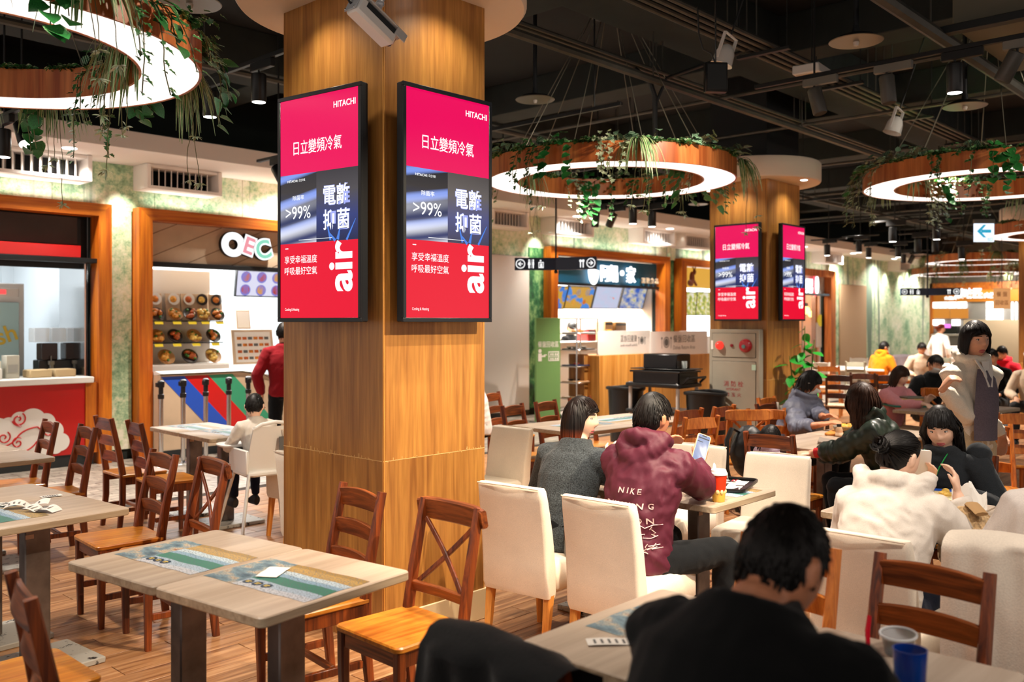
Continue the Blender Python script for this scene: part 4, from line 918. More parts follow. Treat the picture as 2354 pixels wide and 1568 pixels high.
# air handling box at the upper right
ah = empty('air_unit', 'pale olive ceiling air unit in the top right corner', 'air unit', (7.6, 1.6, 3.86))
a = MB(); a.box(-.35, -1.0, 0, 1.3, .68, .32, .01); a.build('casing', plain('olive_duct', '#6b6656', .6), ah); a = MB()
a.box(-.45, -1.0, -.06, -.36, .75, .0, .004); a.build('edge_rail', DKGREY, ah)

for x_ in (-.2, 1.0): a = MB(); a.cyl((x_, .5, .3), (x_, .5, .9), .01, n=6); a.build('rod', DKGREY, ah)

# ------------------------------------------------------------------ track rails with cylinder spotlights
_sp = {}
def head(X, Y, z, lit, tilt, lab, grp=None, face=0.0, s=1.0):
    key = (lit, tilt)
    o = empty('track_spotlight', lab, 'spotlight', (X, Y, z), face, grp)
    a = MB(); a.box(-.022, -.16, -.075, .022, .12, -.012, .004); a.build('adapter', BLACK if lit or s < 1 else GREYP, o)
    c = MB(); c.M = Matrix.Translation((0, .03, -.10)) @ Matrix.Rotation(tilt, 4, 'X'); c.lathe([(.001, 0), (.05, 0), (.056, -.006), (.056, -.20), (.05, -.21), (.001, -.21)], 22); c.build('barrel', BLACKP if lit or s < 1 else plain('grey_barrel', '#4a4945', .4), o)
    c = MB(); c.M = Matrix.Translation((0, .03, -.10)) @ Matrix.Rotation(tilt, 4, 'X'); c.lathe([(.049, -.2115), (.001, -.2115)], 20); c.build('lens', LAMPF if lit else BLACK, o)
    c = MB(); c.cyl((0, .03, -.11), (0, .03, -.07), .008, n=8); c.build('joint', BLACK, o)
    return o
def rail(X, y0, y1, z, lab):
    o = empty('track_rail', lab, 'track rail', (X, (y0+y1)/2, z)); h = (y1-y0)/2
    a = MB(); a.box(-.018, -h, -.012, .018, h, .022, .003); a.build('rail', BLACK, o)
    for y in (-h*.8, h*.7): a = MB(); a.cyl((0, y, .02), (0, y, 4.72-z), .009, n=6); a.build('rod', BLACK, o)
    return o
RZ = 3.62
rail(6.98, .3, 3.75, RZ, 'black track rail with grey spotlights at the upper right')
rail(6.68, 4.9, 8.0, RZ, 'black track rail behind the middle ring planter')
rail(3.72, 4.95, 8.2, RZ, 'black track rail beside the front column, left side')
rail(9.0, 6.2, 9.0, RZ-.05, 'black track rail below the far edge of the middle ring planter')
rail(14.0, 2.0, 7.5, RZ, 'black track rail beyond the second column'); rail(17.0, 5.0, 9.4, RZ, 'second black track rail beyond the second column')
for px, lit, t, lb in ((1880, False, -.25, 'grey unlit spotlight tilted on the upper right rail, nearest the end'), (2047, False, -.1, 'grey unlit spotlight hanging straight on the upper right rail'), (2205, True, 0, 'lit black spotlight on the upper right rail'), (2350, False, .5, 'grey spotlight cut by the right picture edge')):
    Y = onX(px, 200, 6.98)[0]; head(6.98, Y, RZ, lit, t, lb)
for px, lit, t, lb in ((600, True, 0, 'lit black spotlight left of the front column'), (487, True, 0, 'lit black spotlight behind the hanging ivy of the left ring planter')):
    Y = onX(px, 200, 3.72)[0]; head(3.72, Y, RZ, lit, t, lb)
for px, py, d, lit, t, lb in ((1374, 492, 13.2, False, .1, 'black spotlight below the middle ring planter, first from the left'), (1416, 494, 13.2, False, .5, 'black spotlight tilted below the middle ring planter'), (1459, 482, 12.6, True, 0, 'lit black spotlight below the middle ring planter'), (1503, 489, 12.6, True, 0, 'lit black spotlight below the middle ring planter, nearest the second column'),
        (10, 285, 6.9, True, 0, 'lit black spotlight cut by the left picture edge'), (50, 275, 7.2, True, -.6, 'lit black spotlight tilted under the left ring planter'), (640, 380, 8.5, False, -.7, 'dark spotlight just left of the left column screen'),
        (1905, 570, 17.5, True, 0, 'lit black spotlight beyond the second column, lower left'), (1978, 562, 17.0, True, 0, 'lit black spotlight beyond the second column, second of the lower row'), (2000, 578, 19.0, True, 0, 'lit black spotlight beyond the second column, third of the lower row'), (2068, 576, 18.5, True, 0, 'lit black spotlight beyond the second column, fourth of the lower row'),
        (2057, 527, 13.5, True, 0, 'lit black spotlight high beyond the second column'), (2158, 523, 13.8, True, 0, 'lit black spotlight high below the right ring planter'), (2115, 555, 15, False, 0, 'unlit black spotlight left of the exit sign'), (2155, 558, 15.5, False, 0, 'unlit black spotlight close to the exit sign'),
        (2080, 595, 22, False, 0, 'small black spotlight over the far forest wall'), (2103, 597, 22, False, .5, 'small tilted black spotlight over the far forest wall'), (2132, 608, 23, False, .6, 'small tilted black spotlight beside the far ring planter'), (2215, 575, 16, True, 0, 'lit black spotlight under the exit sign')):
    X, Y = at(px, d); z = min(zat(py-20, d), 4.0); o = head(X, Y, z, lit, t, lb, s=.9)
    a = MB(); a.cyl((0, 0, -.02), (0, 0, 4.73-z), .008, n=6); a.box(-.02, -.35, -.014, .02, .35, .012, .003); a.build('rail_stub', BLACK, o)

# ------------------------------------------------------------------ saucer lamps, horn speakers, loudspeaker, louvred fitting
SAUC = plain('saucer_enamel', '#6e685c', .3, .3); SAUCO = plain('saucer_outer', '#23262a', .4, .3)
def saucer(px, py, d, lab):
    X, Y = at(px, d); z = zat(py, d); o = empty('saucer_lamp', lab, 'pendant lamp', (X, Y, z), 0)
    a = MB(); a.lathe([(.178, .0), (.182, .003), (.12, .035), (.03, .05), (.03, .048), (.12, .03), (.178, -.001)], 36); a.build('shade', SAUC, o)
    a = MB(); a.lathe([(.183, .004), (.121, .037), (.03, .052), (.022, .11), (.018, .11)], 36); a.cyl((0, 0, .1), (0, 0, 4.74-z), .019, n=10); a.build('stem', SAUCO, o)
    a = MB(); a.lathe([(.001, -.035), (.016, -.03), (.022, -.01), (.016, .03)], 14); a.build('bulb', plain('clear_bulb', '#e8e0d4', .05, trans=.4), o)
for t in ((1968, 96, 6.4, 'unlit saucer lamp at the top right below the conduits'), (1230, 230, 8.5, 'unlit saucer lamp beside the right column screen'), (1820, 386, 12.3, 'small unlit saucer lamp before the second column canopy'), (2218, 245, 8.0, 'unlit saucer lamp under the lit upper right spotlight'),
          (436, 8, 5.4, 'unlit saucer lamp cut by the top edge above the left ring planter'), (1605, 470, 17, 'tiny unlit saucer lamp behind the middle ring planter')): saucer(*t)
def horn(px, py, d, lab):
    X, Y = at(px, d); z = zat(py, d); o = empty('ceiling_speaker', lab, 'speaker', (X, Y, z)); o.rotation_euler = (.25, .2, 0)
    a = MB(); a.lathe([(.001, .13), (.03, .128), (.06, .10), (.075, .06), (.082, -.02), (.088, -.035), (.08, -.03), (.07, -.01), (.001, .0)], 26); a.build('bell', WHITEP, o)
    a = MB(); a.box(-.09, -.015, .0, -.082, .015, .2, .002); a.box(.082, -.015, .0, .09, .015, .2, .002); a.box(-.09, -.015, .2, .09, .015, .208, .002); a.build('bracket', WHITEP, o)
    a = MB(); a.cyl((0, 0, .2), (0, 0, 4.7-z), .008, n=6); a.build('rod', DKGREY, o)
horn(1661, 140, 7.2, 'white horn speaker behind the black loudspeaker box'); horn(2053, 298, 9.0, 'white horn speaker above the right ring planter')
X, Y = at(1645, 6.5); bx = empty('loudspeaker_box', 'flat black loudspeaker box hanging on a thin rod', 'loudspeaker', (X, Y, zat(179, 6.5)), -.75)
a = MB(); a.box(-.08, -.03, -.105, .08, .03, .105, .006); a.build('box', BLACKP, bx); a = MB(); a.box(-.068, -.034, -.09, .068, -.029, .09, .002); a.build('grille', DKGREY, bx); a = MB(); a.cyl((0, 0, .1), (0, 0, 1.2), .006, n=6); a.build('rod', CHROME, bx); a = MB(); a.tube([(0, 0, .1), (-.03, 0, .17), (-.09, 0, .2), (-.12, 0, .3), (-.13, 0, .5)], .006, 6); a.build('cable', DKGREY, bx)
X, Y = at(1866, 8.2); lv = empty('louvre_light', 'white slotted ceiling fitting beside the conduits', 'light fitting', (X, Y, zat(166, 8.2)), .1)
a = MB(); a.box(-.16, -.12, -.04, .16, .12, .04, .008); a.build('casing', WHITEP, lv)
for k in range(8): a = MB(); a.box(-.12+k*.034, -.1, -.05, -.108+k*.034, .1, -.038); a.build('slot_bar', CREAMW, lv)
a = MB(); a.cyl((0, 0, .04), (0, 0, .9), .006, n=6); a.build('rod', DKGREY, lv)

# ------------------------------------------------------------------ ring planters with trailing plants
def leafmat(name, c1, c2, edge=None, stripe=False, k=.0):
    m, nt, b = newmat(name); tc = nt.nodes.new('ShaderNodeTexCoord'); sx = nt.nodes.new('ShaderNodeSeparateXYZ'); L(nt, tc.outputs['UV'], sx.inputs[0])
    n = N(nt, 'ShaderNodeTexNoise', Scale=22.0, Detail=3.0); L(nt, coords(nt), n.inputs[0]); c = ramp(nt, n.outputs[0], [(.35, hexc(c1)), (.65, hexc(c2))])
    ab = nt.nodes.new('ShaderNodeMath'); ab.operation = 'SUBTRACT'; ab.inputs[1].default_value = .5; L(nt, sx.outputs[0], ab.inputs[0])
    a2 = nt.nodes.new('ShaderNodeMath'); a2.operation = 'ABSOLUTE'; L(nt, ab.outputs[0], a2.inputs[0])
    if edge:
        ad = nt.nodes.new('ShaderNodeMath'); ad.operation = 'MULTIPLY_ADD'; ad.inputs[1].default_value = .35; L(nt, n.outputs[0], ad.inputs[0]); L(nt, a2.outputs[0], ad.inputs[2])
        c = mixc(nt, ramp(nt, ad.outputs[0], [(.46-k, (0, 0, 0)), (.54-k, (1, 1, 1))]), c, hexc(edge))
    if stripe:
        wv = nt.nodes.new('ShaderNodeTexWave'); wv.inputs['Scale'].default_value = 1.6; wv.inputs['Distortion'].default_value = .5; L(nt, tc.outputs['UV'], wv.inputs[0])
        c = mixc(nt, ramp(nt, wv.outputs[0], [(.6, (0, 0, 0)), (.8, (1, 1, 1))]), c, hexc(stripe))
    L(nt, c, b.inputs['Base Color']); b.inputs['Roughness'].default_value = .42; return m
LM_P = leafmat('pothos_leaf', '#145222', '#2e8038', '#c4d8a8', k=-.14); LM_I = leafmat('ivy_leaf', '#1c5424', '#438242', '#d2dab0', k=-.02)
LM_S = leafmat('spider_leaf', '#3c7036', '#62904c', '#ccd2a4', k=.02); LM_D = leafmat('peperomia_leaf', '#0f4224', '#2a6e42', None, '#b4d0b4'); LM_F = leafmat('fern_leaf', '#56662c', '#8a8044'); LM_W = leafmat('pale_leaf', '#7f9a70', '#c6ceac', '#dfe2c8')
STEMM = plain('vine_stem', '#5c5a32', .7)
def leafshape(mb, M, ln, wd, kind):
    """a small folded leaf along local +Y, face up +Z"""
    if kind == 'heart': pr = [(0, .0), (.07, .24), (.18, .43), (.34, .5), (.53, .45), (.72, .31), (.88, .14), (1, 0)]
    elif kind == 'ivy': pr = [(0, .0), (.16, .5), (.34, .26), (.5, .46), (.66, .2), (1, 0)]
    elif kind == 'oval': pr = [(0, .0), (.12, .2), (.3, .38), (.55, .46), (.8, .3), (1, 0)]
    n = len(pr); vs = []; uv = []; fs = []
    for t, w_ in pr:
        dr = -.18*ln*t*t
        vs += [(-wd*w_, ln*t-(.1*ln if (w_ > .3 and t < .3) else 0), dr+.18*wd*w_), (0, ln*t, dr), (wd*w_, ln*t-(.1*ln if (w_ > .3 and t < .3) else 0), dr+.18*wd*w_)]; uv += [(.5-w_, t), (.5, t), (.5+w_, t)]
    for i in range(n-1):
        a = i*3; fs += [(a, a+1, a+4, a+3), (a+1, a+2, a+5, a+4)]
    old = mb.M; mb.M = old @ M; mb.add(vs, fs, uv); mb.M = old
def leafM(p, out, rr, droop=.6):
    """orientation: blade hangs outwards and downwards"""
    o = Vector((out[0]+rr.uniform(-.8, .8), out[1]+rr.uniform(-.8, .8), -droop+rr.uniform(-.5, .5))).normalized()
    nrm = Vector((out[0], out[1], .7+rr.uniform(-.3, .5))); x = o.cross(nrm).normalized(); z = x.cross(o)
    return Matrix(((x.x, o.x, z.x, p[0]), (x.y, o.y, z.y, p[1]), (x.z, o.z, z.z, p[2]), (0, 0, 0, 1)))
_lm = {}
def oneleaf(kind, mat):
    if kind not in _lm: m = MB(); leafshape(m, Matrix.Identity(4), 1, .86, kind); _lm[kind] = {}
    if mat.name not in _lm[kind]: m = MB(); leafshape(m, Matrix.Identity(4), 1, .86, kind); _lm[kind][mat.name] = m.mesh('leaf', mat)
    return _lm[kind][mat.name]
def vine_path(p, out, ln, rr):
    pts = [Vector(p)]; d = Vector((out[0], out[1], .35)); n = max(5, int(ln/.05))
    for i in range(n):
        d = (d*.62+Vector((rr.uniform(-.35, .35), rr.uniform(-.35, .35), -1))*.38); pts.append(pts[-1]+d.normalized()*(ln/n))
    return pts
def plant(kind, loc, out, s, rr, lab, grp, single):
    nm, cat = {'pothos': ('trailing_pothos', 'trailing plant'), 'ivy': ('trailing_ivy', 'trailing plant'), 'pale': ('trailing_ivy', 'trailing plant'), 'spider': ('spider_plant', 'spider plant'), 'peperomia': ('striped_leaf_plant', 'leafy plant'), 'fern': ('fern_clump', 'fern'), 'bush': ('leafy_clump', 'leafy plant')}[kind]
    o = empty(nm, lab, cat, loc, 0, grp)
    if kind in ('pothos', 'ivy', 'pale'):
        st = MB(); lf_ = MB(); mat = {'pothos': LM_P, 'ivy': LM_I, 'pale': LM_W}[kind]; sh = 'heart' if kind == 'pothos' else 'ivy'; cnt = 0
        for v in range(3 if kind == 'pothos' else 4):
            ln = s*rr.uniform(.35, 1.0)*(.55 if kind != 'pothos' else .5); side = Vector((-out[1], out[0], 0))*rr.uniform(-.09, .09)*2
            pts = vine_path(side, out, ln, rr); st.tube(pts, .003, 5); step = 1 if kind != 'pothos' else 1
            for i in range(1, len(pts), step):
                for k in range(2 if kind != 'pothos' else 1):
                    sz = (rr.uniform(.075, .11) if kind == 'pothos' else rr.uniform(.035, .055))*min(1.15, .8+s*.2)
                    M = leafM(pts[i]+Vector((rr.uniform(-.02, .02), rr.uniform(-.02, .02), rr.uniform(-.02, .02))), out, rr, .55)
                    if single and cnt < (30 if kind == 'pothos' else 14) and (kind == 'pothos' or i == len(pts)-1):
                        q = link('leaf', oneleaf(sh, mat), o); q.matrix_local = M @ Matrix.Scale(sz, 4); cnt += 1
                    else: leafshape(lf_, M, sz, sz*.86, sh)
        for k in range(26 if kind != 'pothos' else 10):           # the crown over the rim
            p = Vector((rr.uniform(-.09, .09), rr.uniform(-.09, .09), rr.uniform(-.02, .1))); sz = rr.uniform(.05, .085) if kind == 'pothos' else rr.uniform(.035, .055); leafshape(lf_, leafM(p, out, rr, .1), sz, sz*.86, sh)
        st.build('stem', STEMM, o)
        lf_.build('foliage', mat, o, kind='stuff')
    elif kind == 'spider':
        b_ = MB(); side = Vector((-out[1], out[0], 0)); ov = Vector((out[0], out[1], 0))
        for k in range(40):
            an = rr.uniform(-1.5, 1.5); d = (ov*cos(an)+side*sin(an)).normalized(); ln = s*rr.uniform(.2, .46); up = rr.uniform(.3, 1.0); wd = rr.uniform(.008, .014); n = 9; pos = Vector((0, 0, .02)); vel = d*rr.uniform(.5, 1.1)+Vector((0, 0, up*.8)); vs = []; uv = []; cr = d.cross(Vector((0, 0, 1))).normalized()
            for i in range(n+1):
                t = i/n; w_ = wd*(1-.85*t**2); vs += [pos-cr*w_, pos+Vector((0, 0, -.002)), pos+cr*w_]; uv += [(0, t), (.5, t), (1, t)]
                vel = vel*.78+Vector((d.x*.1, d.y*.1, -1))*.24; pos = pos+vel.normalized()*(ln/n)
            b_.add(vs, [f for i in range(n) for f in ((i*3, i*3+1, i*3+4, i*3+3), (i*3+1, i*3+2, i*3+5, i*3+4))], uv)
        b_.build('blades', LM_S, o, kind='stuff')
        c = MB(); l2 = MB()
        for k in range(3):
            pts = vine_path((rr.uniform(-.05, .05), rr.uniform(-.05, .05), .02), out, s*rr.uniform(.4, .75), rr); c.tube(pts, .0022, 5); e = pts[-1]
            for q in range(10):
                M = leafM(e, (cos(q*.63), sin(q*.63)), rr, .3); leafshape(l2, M, rr.uniform(.035, .06), .014, 'oval')
        c.build('runner', STEMM, o); l2.build('plantlets', LM_W, o, kind='stuff')
    elif kind == 'peperomia':
        st = MB(); cnt = 0
        for k in range(20):
            an = rr.uniform(0, 2*pi); r_ = rr.uniform(.02, .15); p = Vector((cos(an)*r_, sin(an)*r_, rr.uniform(.04, .15)))+Vector((out[0], out[1], -.1))*rr.uniform(0, .1); st.tube([(0, 0, 0), p*.6+Vector((0, 0, .03)), p], .003, 5); sz = rr.uniform(.06, .095)
            q = link('leaf', oneleaf('heart', LM_D), o); q.matrix_local = leafM(p, (cos(an)*.6+out[0]*.7, sin(an)*.6+out[1]*.7), rr, .25) @ Matrix.Scale(sz, 4)
        st.build('stem', STEMM, o)
    else:
        m = MB(); mat = LM_F if kind == 'fern' else LM_I
        for k in range(16 if kind == 'fern' else 40):
            an = rr.uniform(0, 2*pi); ln = rr.uniform(.14, .28); d = Vector((cos(an)+out[0]*.6, sin(an)+out[1]*.6, 0)).normalized(); pos = Vector((0, 0, .02)); vel = d*.7+Vector((0, 0, rr.uniform(.5, 1.2)))
            for i in range(9):
                vel = vel*.8+Vector((0, 0, -1))*.2; pos = pos+vel.normalized()*ln/9; pos.z = max(pos.z, .035); sz = .05*(1-i/12) if kind == 'fern' else .045
                for sg in (-1, 1):
                    cr = d.cross(Vector((0, 0, 1)))*sg; leafshape(m, leafM(pos, (cr.x+d.x*.5, cr.y+d.y*.5), rr, .1), sz, sz*(.3 if kind == 'fern' else .7), 'oval')
        m.build('fronds' if kind == 'fern' else 'foliage', mat, o, kind='stuff')
    return o
KN = {'pothos': 'trailing pothos with broad leaves', 'ivy': 'trailing variegated ivy', 'pale': 'pale dusty trailing ivy', 'spider': 'hanging spider plant', 'peperomia': 'striped round leaf plant', 'fern': 'brownish fern clump', 'bush': 'small leafy clump'}
def ring(cx, cy, zb, R, wd, hgt, where, nplants, seed, single, apex=1.5, cables=8, order=('spider', 'bush', 'peperomia', 'fern', 'bush', 'ivy', 'peperomia', 'bush', 'pothos', 'fern', 'bush', 'pale', 'peperomia')):
    rr = random.Random(seed); o = empty('ring_planter', 'round wooden ring planter lamp '+where, 'planter lamp', (cx, cy, zb)); n = 96
    def ringpart(name, r0, r1, z0, z1, m, nn=n):
        a = MB(); vs = []; fs = []
        for i in range(nn):
            c, s_ = cos(2*pi*i/nn), sin(2*pi*i/nn); vs += [(r0*c, r0*s_, z0), (r1*c, r1*s_, z0), (r1*c, r1*s_, z1), (r0*c, r0*s_, z1)]
        for i in range(nn):
            p, q = i*4, ((i+1) % nn)*4
            for k in range(4): k2 = (k+1) % 4; fs.append((p+k, q+k, q+k2, p+k2))
        a.add(vs, fs); return a.build(name, m, o, ang=40)
    ringpart('outer_board', R-.014, R, 0, hgt, W_RING); ringpart('inner_board', R-wd, R-wd+.014, 0, hgt, W_RING)
    ringpart('diffuser', R-wd+.014, R-.014, .004, .02, LEDWARM); ringpart('trough', R-wd+.014, R-.014, hgt*.55, hgt*.8, BLACK)
    for i in range(cables):
        an = 2*pi*(i+.5)/cables; c_ = MB(); c_.cyl(((R-wd/2)*cos(an), (R-wd/2)*sin(an), hgt*.5), (.06*cos(an)*3, .06*sin(an)*3, apex), .004, n=5); c_.build('cable', plain('cable_grey', '#8a8678', .4, .6), o)
    c_ = MB(); c_.lathe([(.2, apex), (.2, apex+.03), (.04, apex+.05), (.04, 4.74-zb)], 20); c_.build('ceiling_plate', BLACK, o)
    todo = []
    for i in range(nplants):
        an = 2*pi*(i+rr.uniform(-.25, .25))/nplants; inner = (i % 3 == 2); kd = order[i % len(order)]; e_ = -.012 if kd in ('spider', 'ivy', 'pothos', 'pale') else .11; r_ = R-wd+max(e_, .0) if inner else R-e_
        x, y = cx+r_*cos(an), cy+r_*sin(an); px, py, d = project(x, y, zb)
        if -140 < px < 2480 and -60 < py+60: todo.append((px, kd, (x, y, zb+hgt*.85), ((-cos(an), -sin(an)) if inner else (cos(an), sin(an))), d))
    cnt = {}
    for px, kd, loc, out, d in sorted(todo):
        cnt[kd] = cnt.get(kd, 0)+1
        plant(kd, loc, out, rr.uniform(.8, 1.15), rr, '%s on the %s, %s from the left' % (KN[kd], where.replace('hanging ', ''), ORD[cnt[kd]-1]), 'plants on the '+where.replace('hanging ', ''), single)
    return o
RB = 3.0
ring(1.45, 5.19, RB, 1.18, .32, .17, 'left ring planter', 52, 3, True, 1.55, 6, ('spider', 'bush', 'ivy', 'pothos', 'peperomia', 'bush', 'ivy', 'spider', 'bush', 'pothos'))
ring(7.05, 5.31, RB, 1.18, .31, .17, 'middle ring planter', 62, 5, True, 1.6, 10)
ring(9.77, 2.71, RB, 1.18, .31, .17, 'right ring planter', 62, 11, True, 1.6, 8)
X, Y = at(2462, 14.5); ring(X, Y, RB+.05, 1.18, .31, .17, 'ring planter behind the exit sign', 18, 12, False, 1.6, 4, ('ivy', 'bush', 'spider', 'bush'))
X, Y = at(2250, 22); ring(X, Y, RB+.1, 1.18, .31, .17, 'upper far ring planter', 20, 13, False, 1.5, 4, ('ivy', 'bush', 'spider', 'bush', 'pale'))
X, Y = at(2225, 25.5); ring(X, Y, RB+.0, 1.45, .31, .17, 'lower far ring planter', 22, 14, False, 1.6, 4, ('ivy', 'bush', 'spider', 'bush', 'pale'))
# ------------------------------------------------------------------ furniture
def bar(mb, pts, sizes, side=(1, 0, 0), ch=.18):
    """bar of chamfered rectangular section (w along side, d across) through pts"""
    P = [Vector(p) for p in pts]; k = len(P); vs = []; fs = []; n = 8
    for i in range(k):
        t = (P[min(i+1, k-1)]-P[max(i-1, 0)]).normalized(); u = Vector(side); u = (u-t*u.dot(t)).normalized(); v = t.cross(u)
        w_, d_ = sizes[i] if isinstance(sizes, list) else sizes
        a, b, c = w_/2, d_/2, min(w_, d_)*ch
        for x, y in ((a, -b+c), (a, b-c), (a-c, b), (-a+c, b), (-a, b-c), (-a, -b+c), (-a+c, -b), (a-c, -b)): vs.append(P[i]+u*x+v*y)
    for i in range(k-1):
        for j in range(n): j2 = (j+1) % n; fs.append((i*n+j, i*n+j2, (i+1)*n+j2, (i+1)*n+j))
    fs.append(tuple(reversed(range(n)))); fs.append(tuple(range((k-1)*n, k*n))); mb.add(vs, fs); return mb
def rpoly(x0, y0, x1, y1, r, n=5, taper=0.0):
    p = []
    for cx, cy, a0 in ((x1-r, y1-r, 0), (x0+r, y1-r, pi/2), (x0+r, y0+r, pi), (x1-r, y0+r, 1.5*pi)):
        for i in range(n+1): a = a0+pi/2*i/n; p.append((cx+r*cos(a), cy+r*sin(a)))
    if taper: p = [(x*(1+taper*(y-(y0+y1)/2)/(y1-y0)*2), y) for x, y in p]
    return p
def slab(mb, poly, z0, z1, b=.004):
    n = len(poly); cx = sum(p[0] for p in poly)/n; cy = sum(p[1] for p in poly)/n
    def ins(q):
        o = []
        for x, y in poly:
            d = sqrt((x-cx)**2+(y-cy)**2); f = (d-q*1.3)/d; o.append((cx+(x-cx)*f, cy+(y-cy)*f))
        return o
    rings = [(ins(b), z0), (poly, z0+b), (poly, z1-b), (ins(b), z1)]; vs = [(x, y, z) for r, z in rings for x, y in r]; fs = []
    for k in range(3):
        for i in range(n): j = (i+1) % n; fs.append((k*n+i, k*n+j, (k+1)*n+j, (k+1)*n+i))
    fs.append(tuple(reversed(range(n)))); fs.append(tuple(range(3*n, 4*n))); return mb.add(vs, fs)
FX, FNX, FY, FNY = -pi/2, pi/2, 0.0, pi
def chair_base(o, fm, sm, rm):
    for sx in (-1, 1):
        a = MB(); bar(a, [(sx*.172, .168, 0), (sx*.18, .17, .30), (sx*.18, .17, .428)], [(.030, .030), (.040, .040), (.042, .042)]); a.build('front_leg', fm, o)
        a = MB(); bar(a, [(sx*.176, -.185, 0), (sx*.174, -.158, .25), (sx*.174, -.158, .46), (sx*.172, -.185, .62), (sx*.170, -.245, .905)], [(.030, .036), (.034, .046), (.034, .048), (.034, .044), (.032, .036)]); a.build('back_post', fm, o)
        a = MB(); a.box(sx*.174-.011, -.14, .15, sx*.174+.011, .155, .183, .003); a.build('side_stretcher', fm, o)
        a = MB(); a.box(sx*.180-.011, -.14, .368, sx*.180+.011, .155, .428, .002); a.build('side_apron', fm, o)
    a = MB(); a.box(-.155, -.02, .158, .155, .006, .184, .003); a.build('cross_stretcher', rm, o)
    a = MB(); a.box(-.155, .158, .368, .155, .182, .428, .002); a.build('front_apron', rm, o)
    a = MB(); slab(a, rpoly(-.200, -.185, .200, .20, .03, 5, .04), .428, .453, .006); a.build('seat', sm, o)
def ladder_chair(lab, fm, sm, rm):
    o = empty('ladder_back_chair', lab, 'chair'); chair_base(o, fm, sm, rm)
    for z, h in ((.845, .08), (.715, .068), (.585, .068)):
        y = -.158-(z-.46)/.445*.086; pts = []; sz = []
        for i in range(9): t = -1+2*i/8; pts.append((t*.160, y-.012*(1-t*t), z+h*.08*(1-t*t))); sz.append((h*(1+.16*(1-t*t)), .017))
        a = MB(); bar(a, pts, sz, (0, .18, 1), .12); a.build('back_slat', rm, o)
    return o
def cross_chair(lab, fm, sm, rm):
    o = empty('cross_back_chair', lab, 'chair'); chair_base(o, fm, sm, rm)
    y = -.243; pts = []; sz = []
    for i in range(11): t = -1+2*i/10; pts.append((t*.205, y-.022*(1-t*t), .865)); sz.append((.098*(1-.25*abs(t)**8), .028))
    a = MB(); bar(a, pts, sz, (0, .18, 1), .25); a.build('crest_rail', rm, o)
    y5 = -.175; a = MB(); bar(a, [(-.168, y5, .545), (0, y5-.01, .545), (.168, y5, .545)], (.045, .02), (0, .2, 1)); a.build('lower_rail', rm, o)
    for sg in (-1, 1):
        pts = []
        for i in range(9): t = i/8; pts.append((sg*(-.145+.29*t), -.18-.058*t+.006*sg-.012*sin(pi*t), .56+.265*t))
        a = MB(); bar(a, pts, (.022, .012), (1, 0, 0)); a.build('cross_bar', fm, o)
    return o
def cream_chair(lab, m=CREAM, lm=W_BEECH):
    o = empty('upholstered_chair', lab, 'chair')
    a = MB(); n = 10; vs = []; sec = []
    for z, y, dp, wd in ((.30, -.235, .075, .405), (.33, -.24, .085, .415), (.46, -.245, .085, .415), (.62, -.262, .075, .412), (.78, -.292, .062, .41), (.835, -.303, .055, .405), (.85, -.305, .035, .395)):
        sec.append((z, y, dp, wd))
    for z, y, dp, wd in sec:
        for px_, py_ in rpoly(-wd/2, -dp/2, wd/2, dp/2, min(.02, dp/2.2), 3): vs.append((px_, y+py_-.014*(1-(px_/(wd/2))**2)*(1 if z > .5 else .3), z))
    q = len(vs)//len(sec); fs = [(k*q+i, k*q+(i+1) % q, (k+1)*q+(i+1) % q, (k+1)*q+i) for k in range(len(sec)-1) for i in range(q)]; fs += [tuple(reversed(range(q))), tuple(range((len(sec)-1)*q, len(sec)*q))]
    a.add(vs, fs); a.build('backrest', m, o, ang=60)
    a = MB(); slab(a, rpoly(-.208, -.20, .208, .225, .025, 5, .02), .315, .475, .022); a.build('seat', m, o, ang=60)
    a = MB(); a.tube([(-.19, -.338, .848), (0, -.352, .853), (.19, -.338, .848)], .004, 6); a.build('seam_piping', m, o)
    for sx in (-1, 1):
        for sy, y0, y1 in ((1, .19, .195), (-1, -.235, -.275)):
            a = MB(); bar(a, [(sx*.182, y0, .318), (sx*.18, y1, 0)], [(.046, .046), (.03, .03)]); a.build('leg', lm, o)
    a = MB(); a.box(.176, -.262, .30, .186, -.258, .33); a.build('care_tag', PAPER, o)
    return o
_proto = {}
def place(kind, X, Y, rz, lab, grp=None, z=0.0):
    if kind not in _proto:
        if kind == 'ladder': o = ladder_chair(lab, W_FRAME, W_SEAT, W_RAIL)
        elif kind == 'cross': o = cross_chair(lab, W_FRAME, W_SEAT, W_RAIL)
        elif kind == 'cream': o = cream_chair(lab)
        elif kind == 'amber': m_ = wood('amber_chair_wood', '#a85416', '#d98436', .36, 'z', 1.2, .3, .2); o = ladder_chair(lab, m_, W_SEAT, m_)
        elif kind == 'dark': m_ = wood('dark_chair_wood', '#2c140c', '#512614', .4, 'z', 1.2, .3, .2); o = ladder_chair(lab, m_, CREAMW, m_)
        elif kind == 'white': m_ = plain('white_chair_paint', '#e6e0d4', .4); o = ladder_chair(lab, m_, m_, m_)
        elif kind == 'grey': m_ = plain('grey_chair_paint', '#a9a894', .45); o = ladder_chair(lab, m_, m_, m_)
        elif kind == 'ambercross': m_ = bpy.data.materials['amber_chair_wood']; o = cross_chair(lab, m_, W_SEAT, m_)
        _proto[kind] = o; o.location = (X, Y, z); o.rotation_euler = (0, 0, rz)
        if grp: o['group'] = grp
        return o
    return clone(_proto[kind], (X, Y, z), rz, lab, grp)
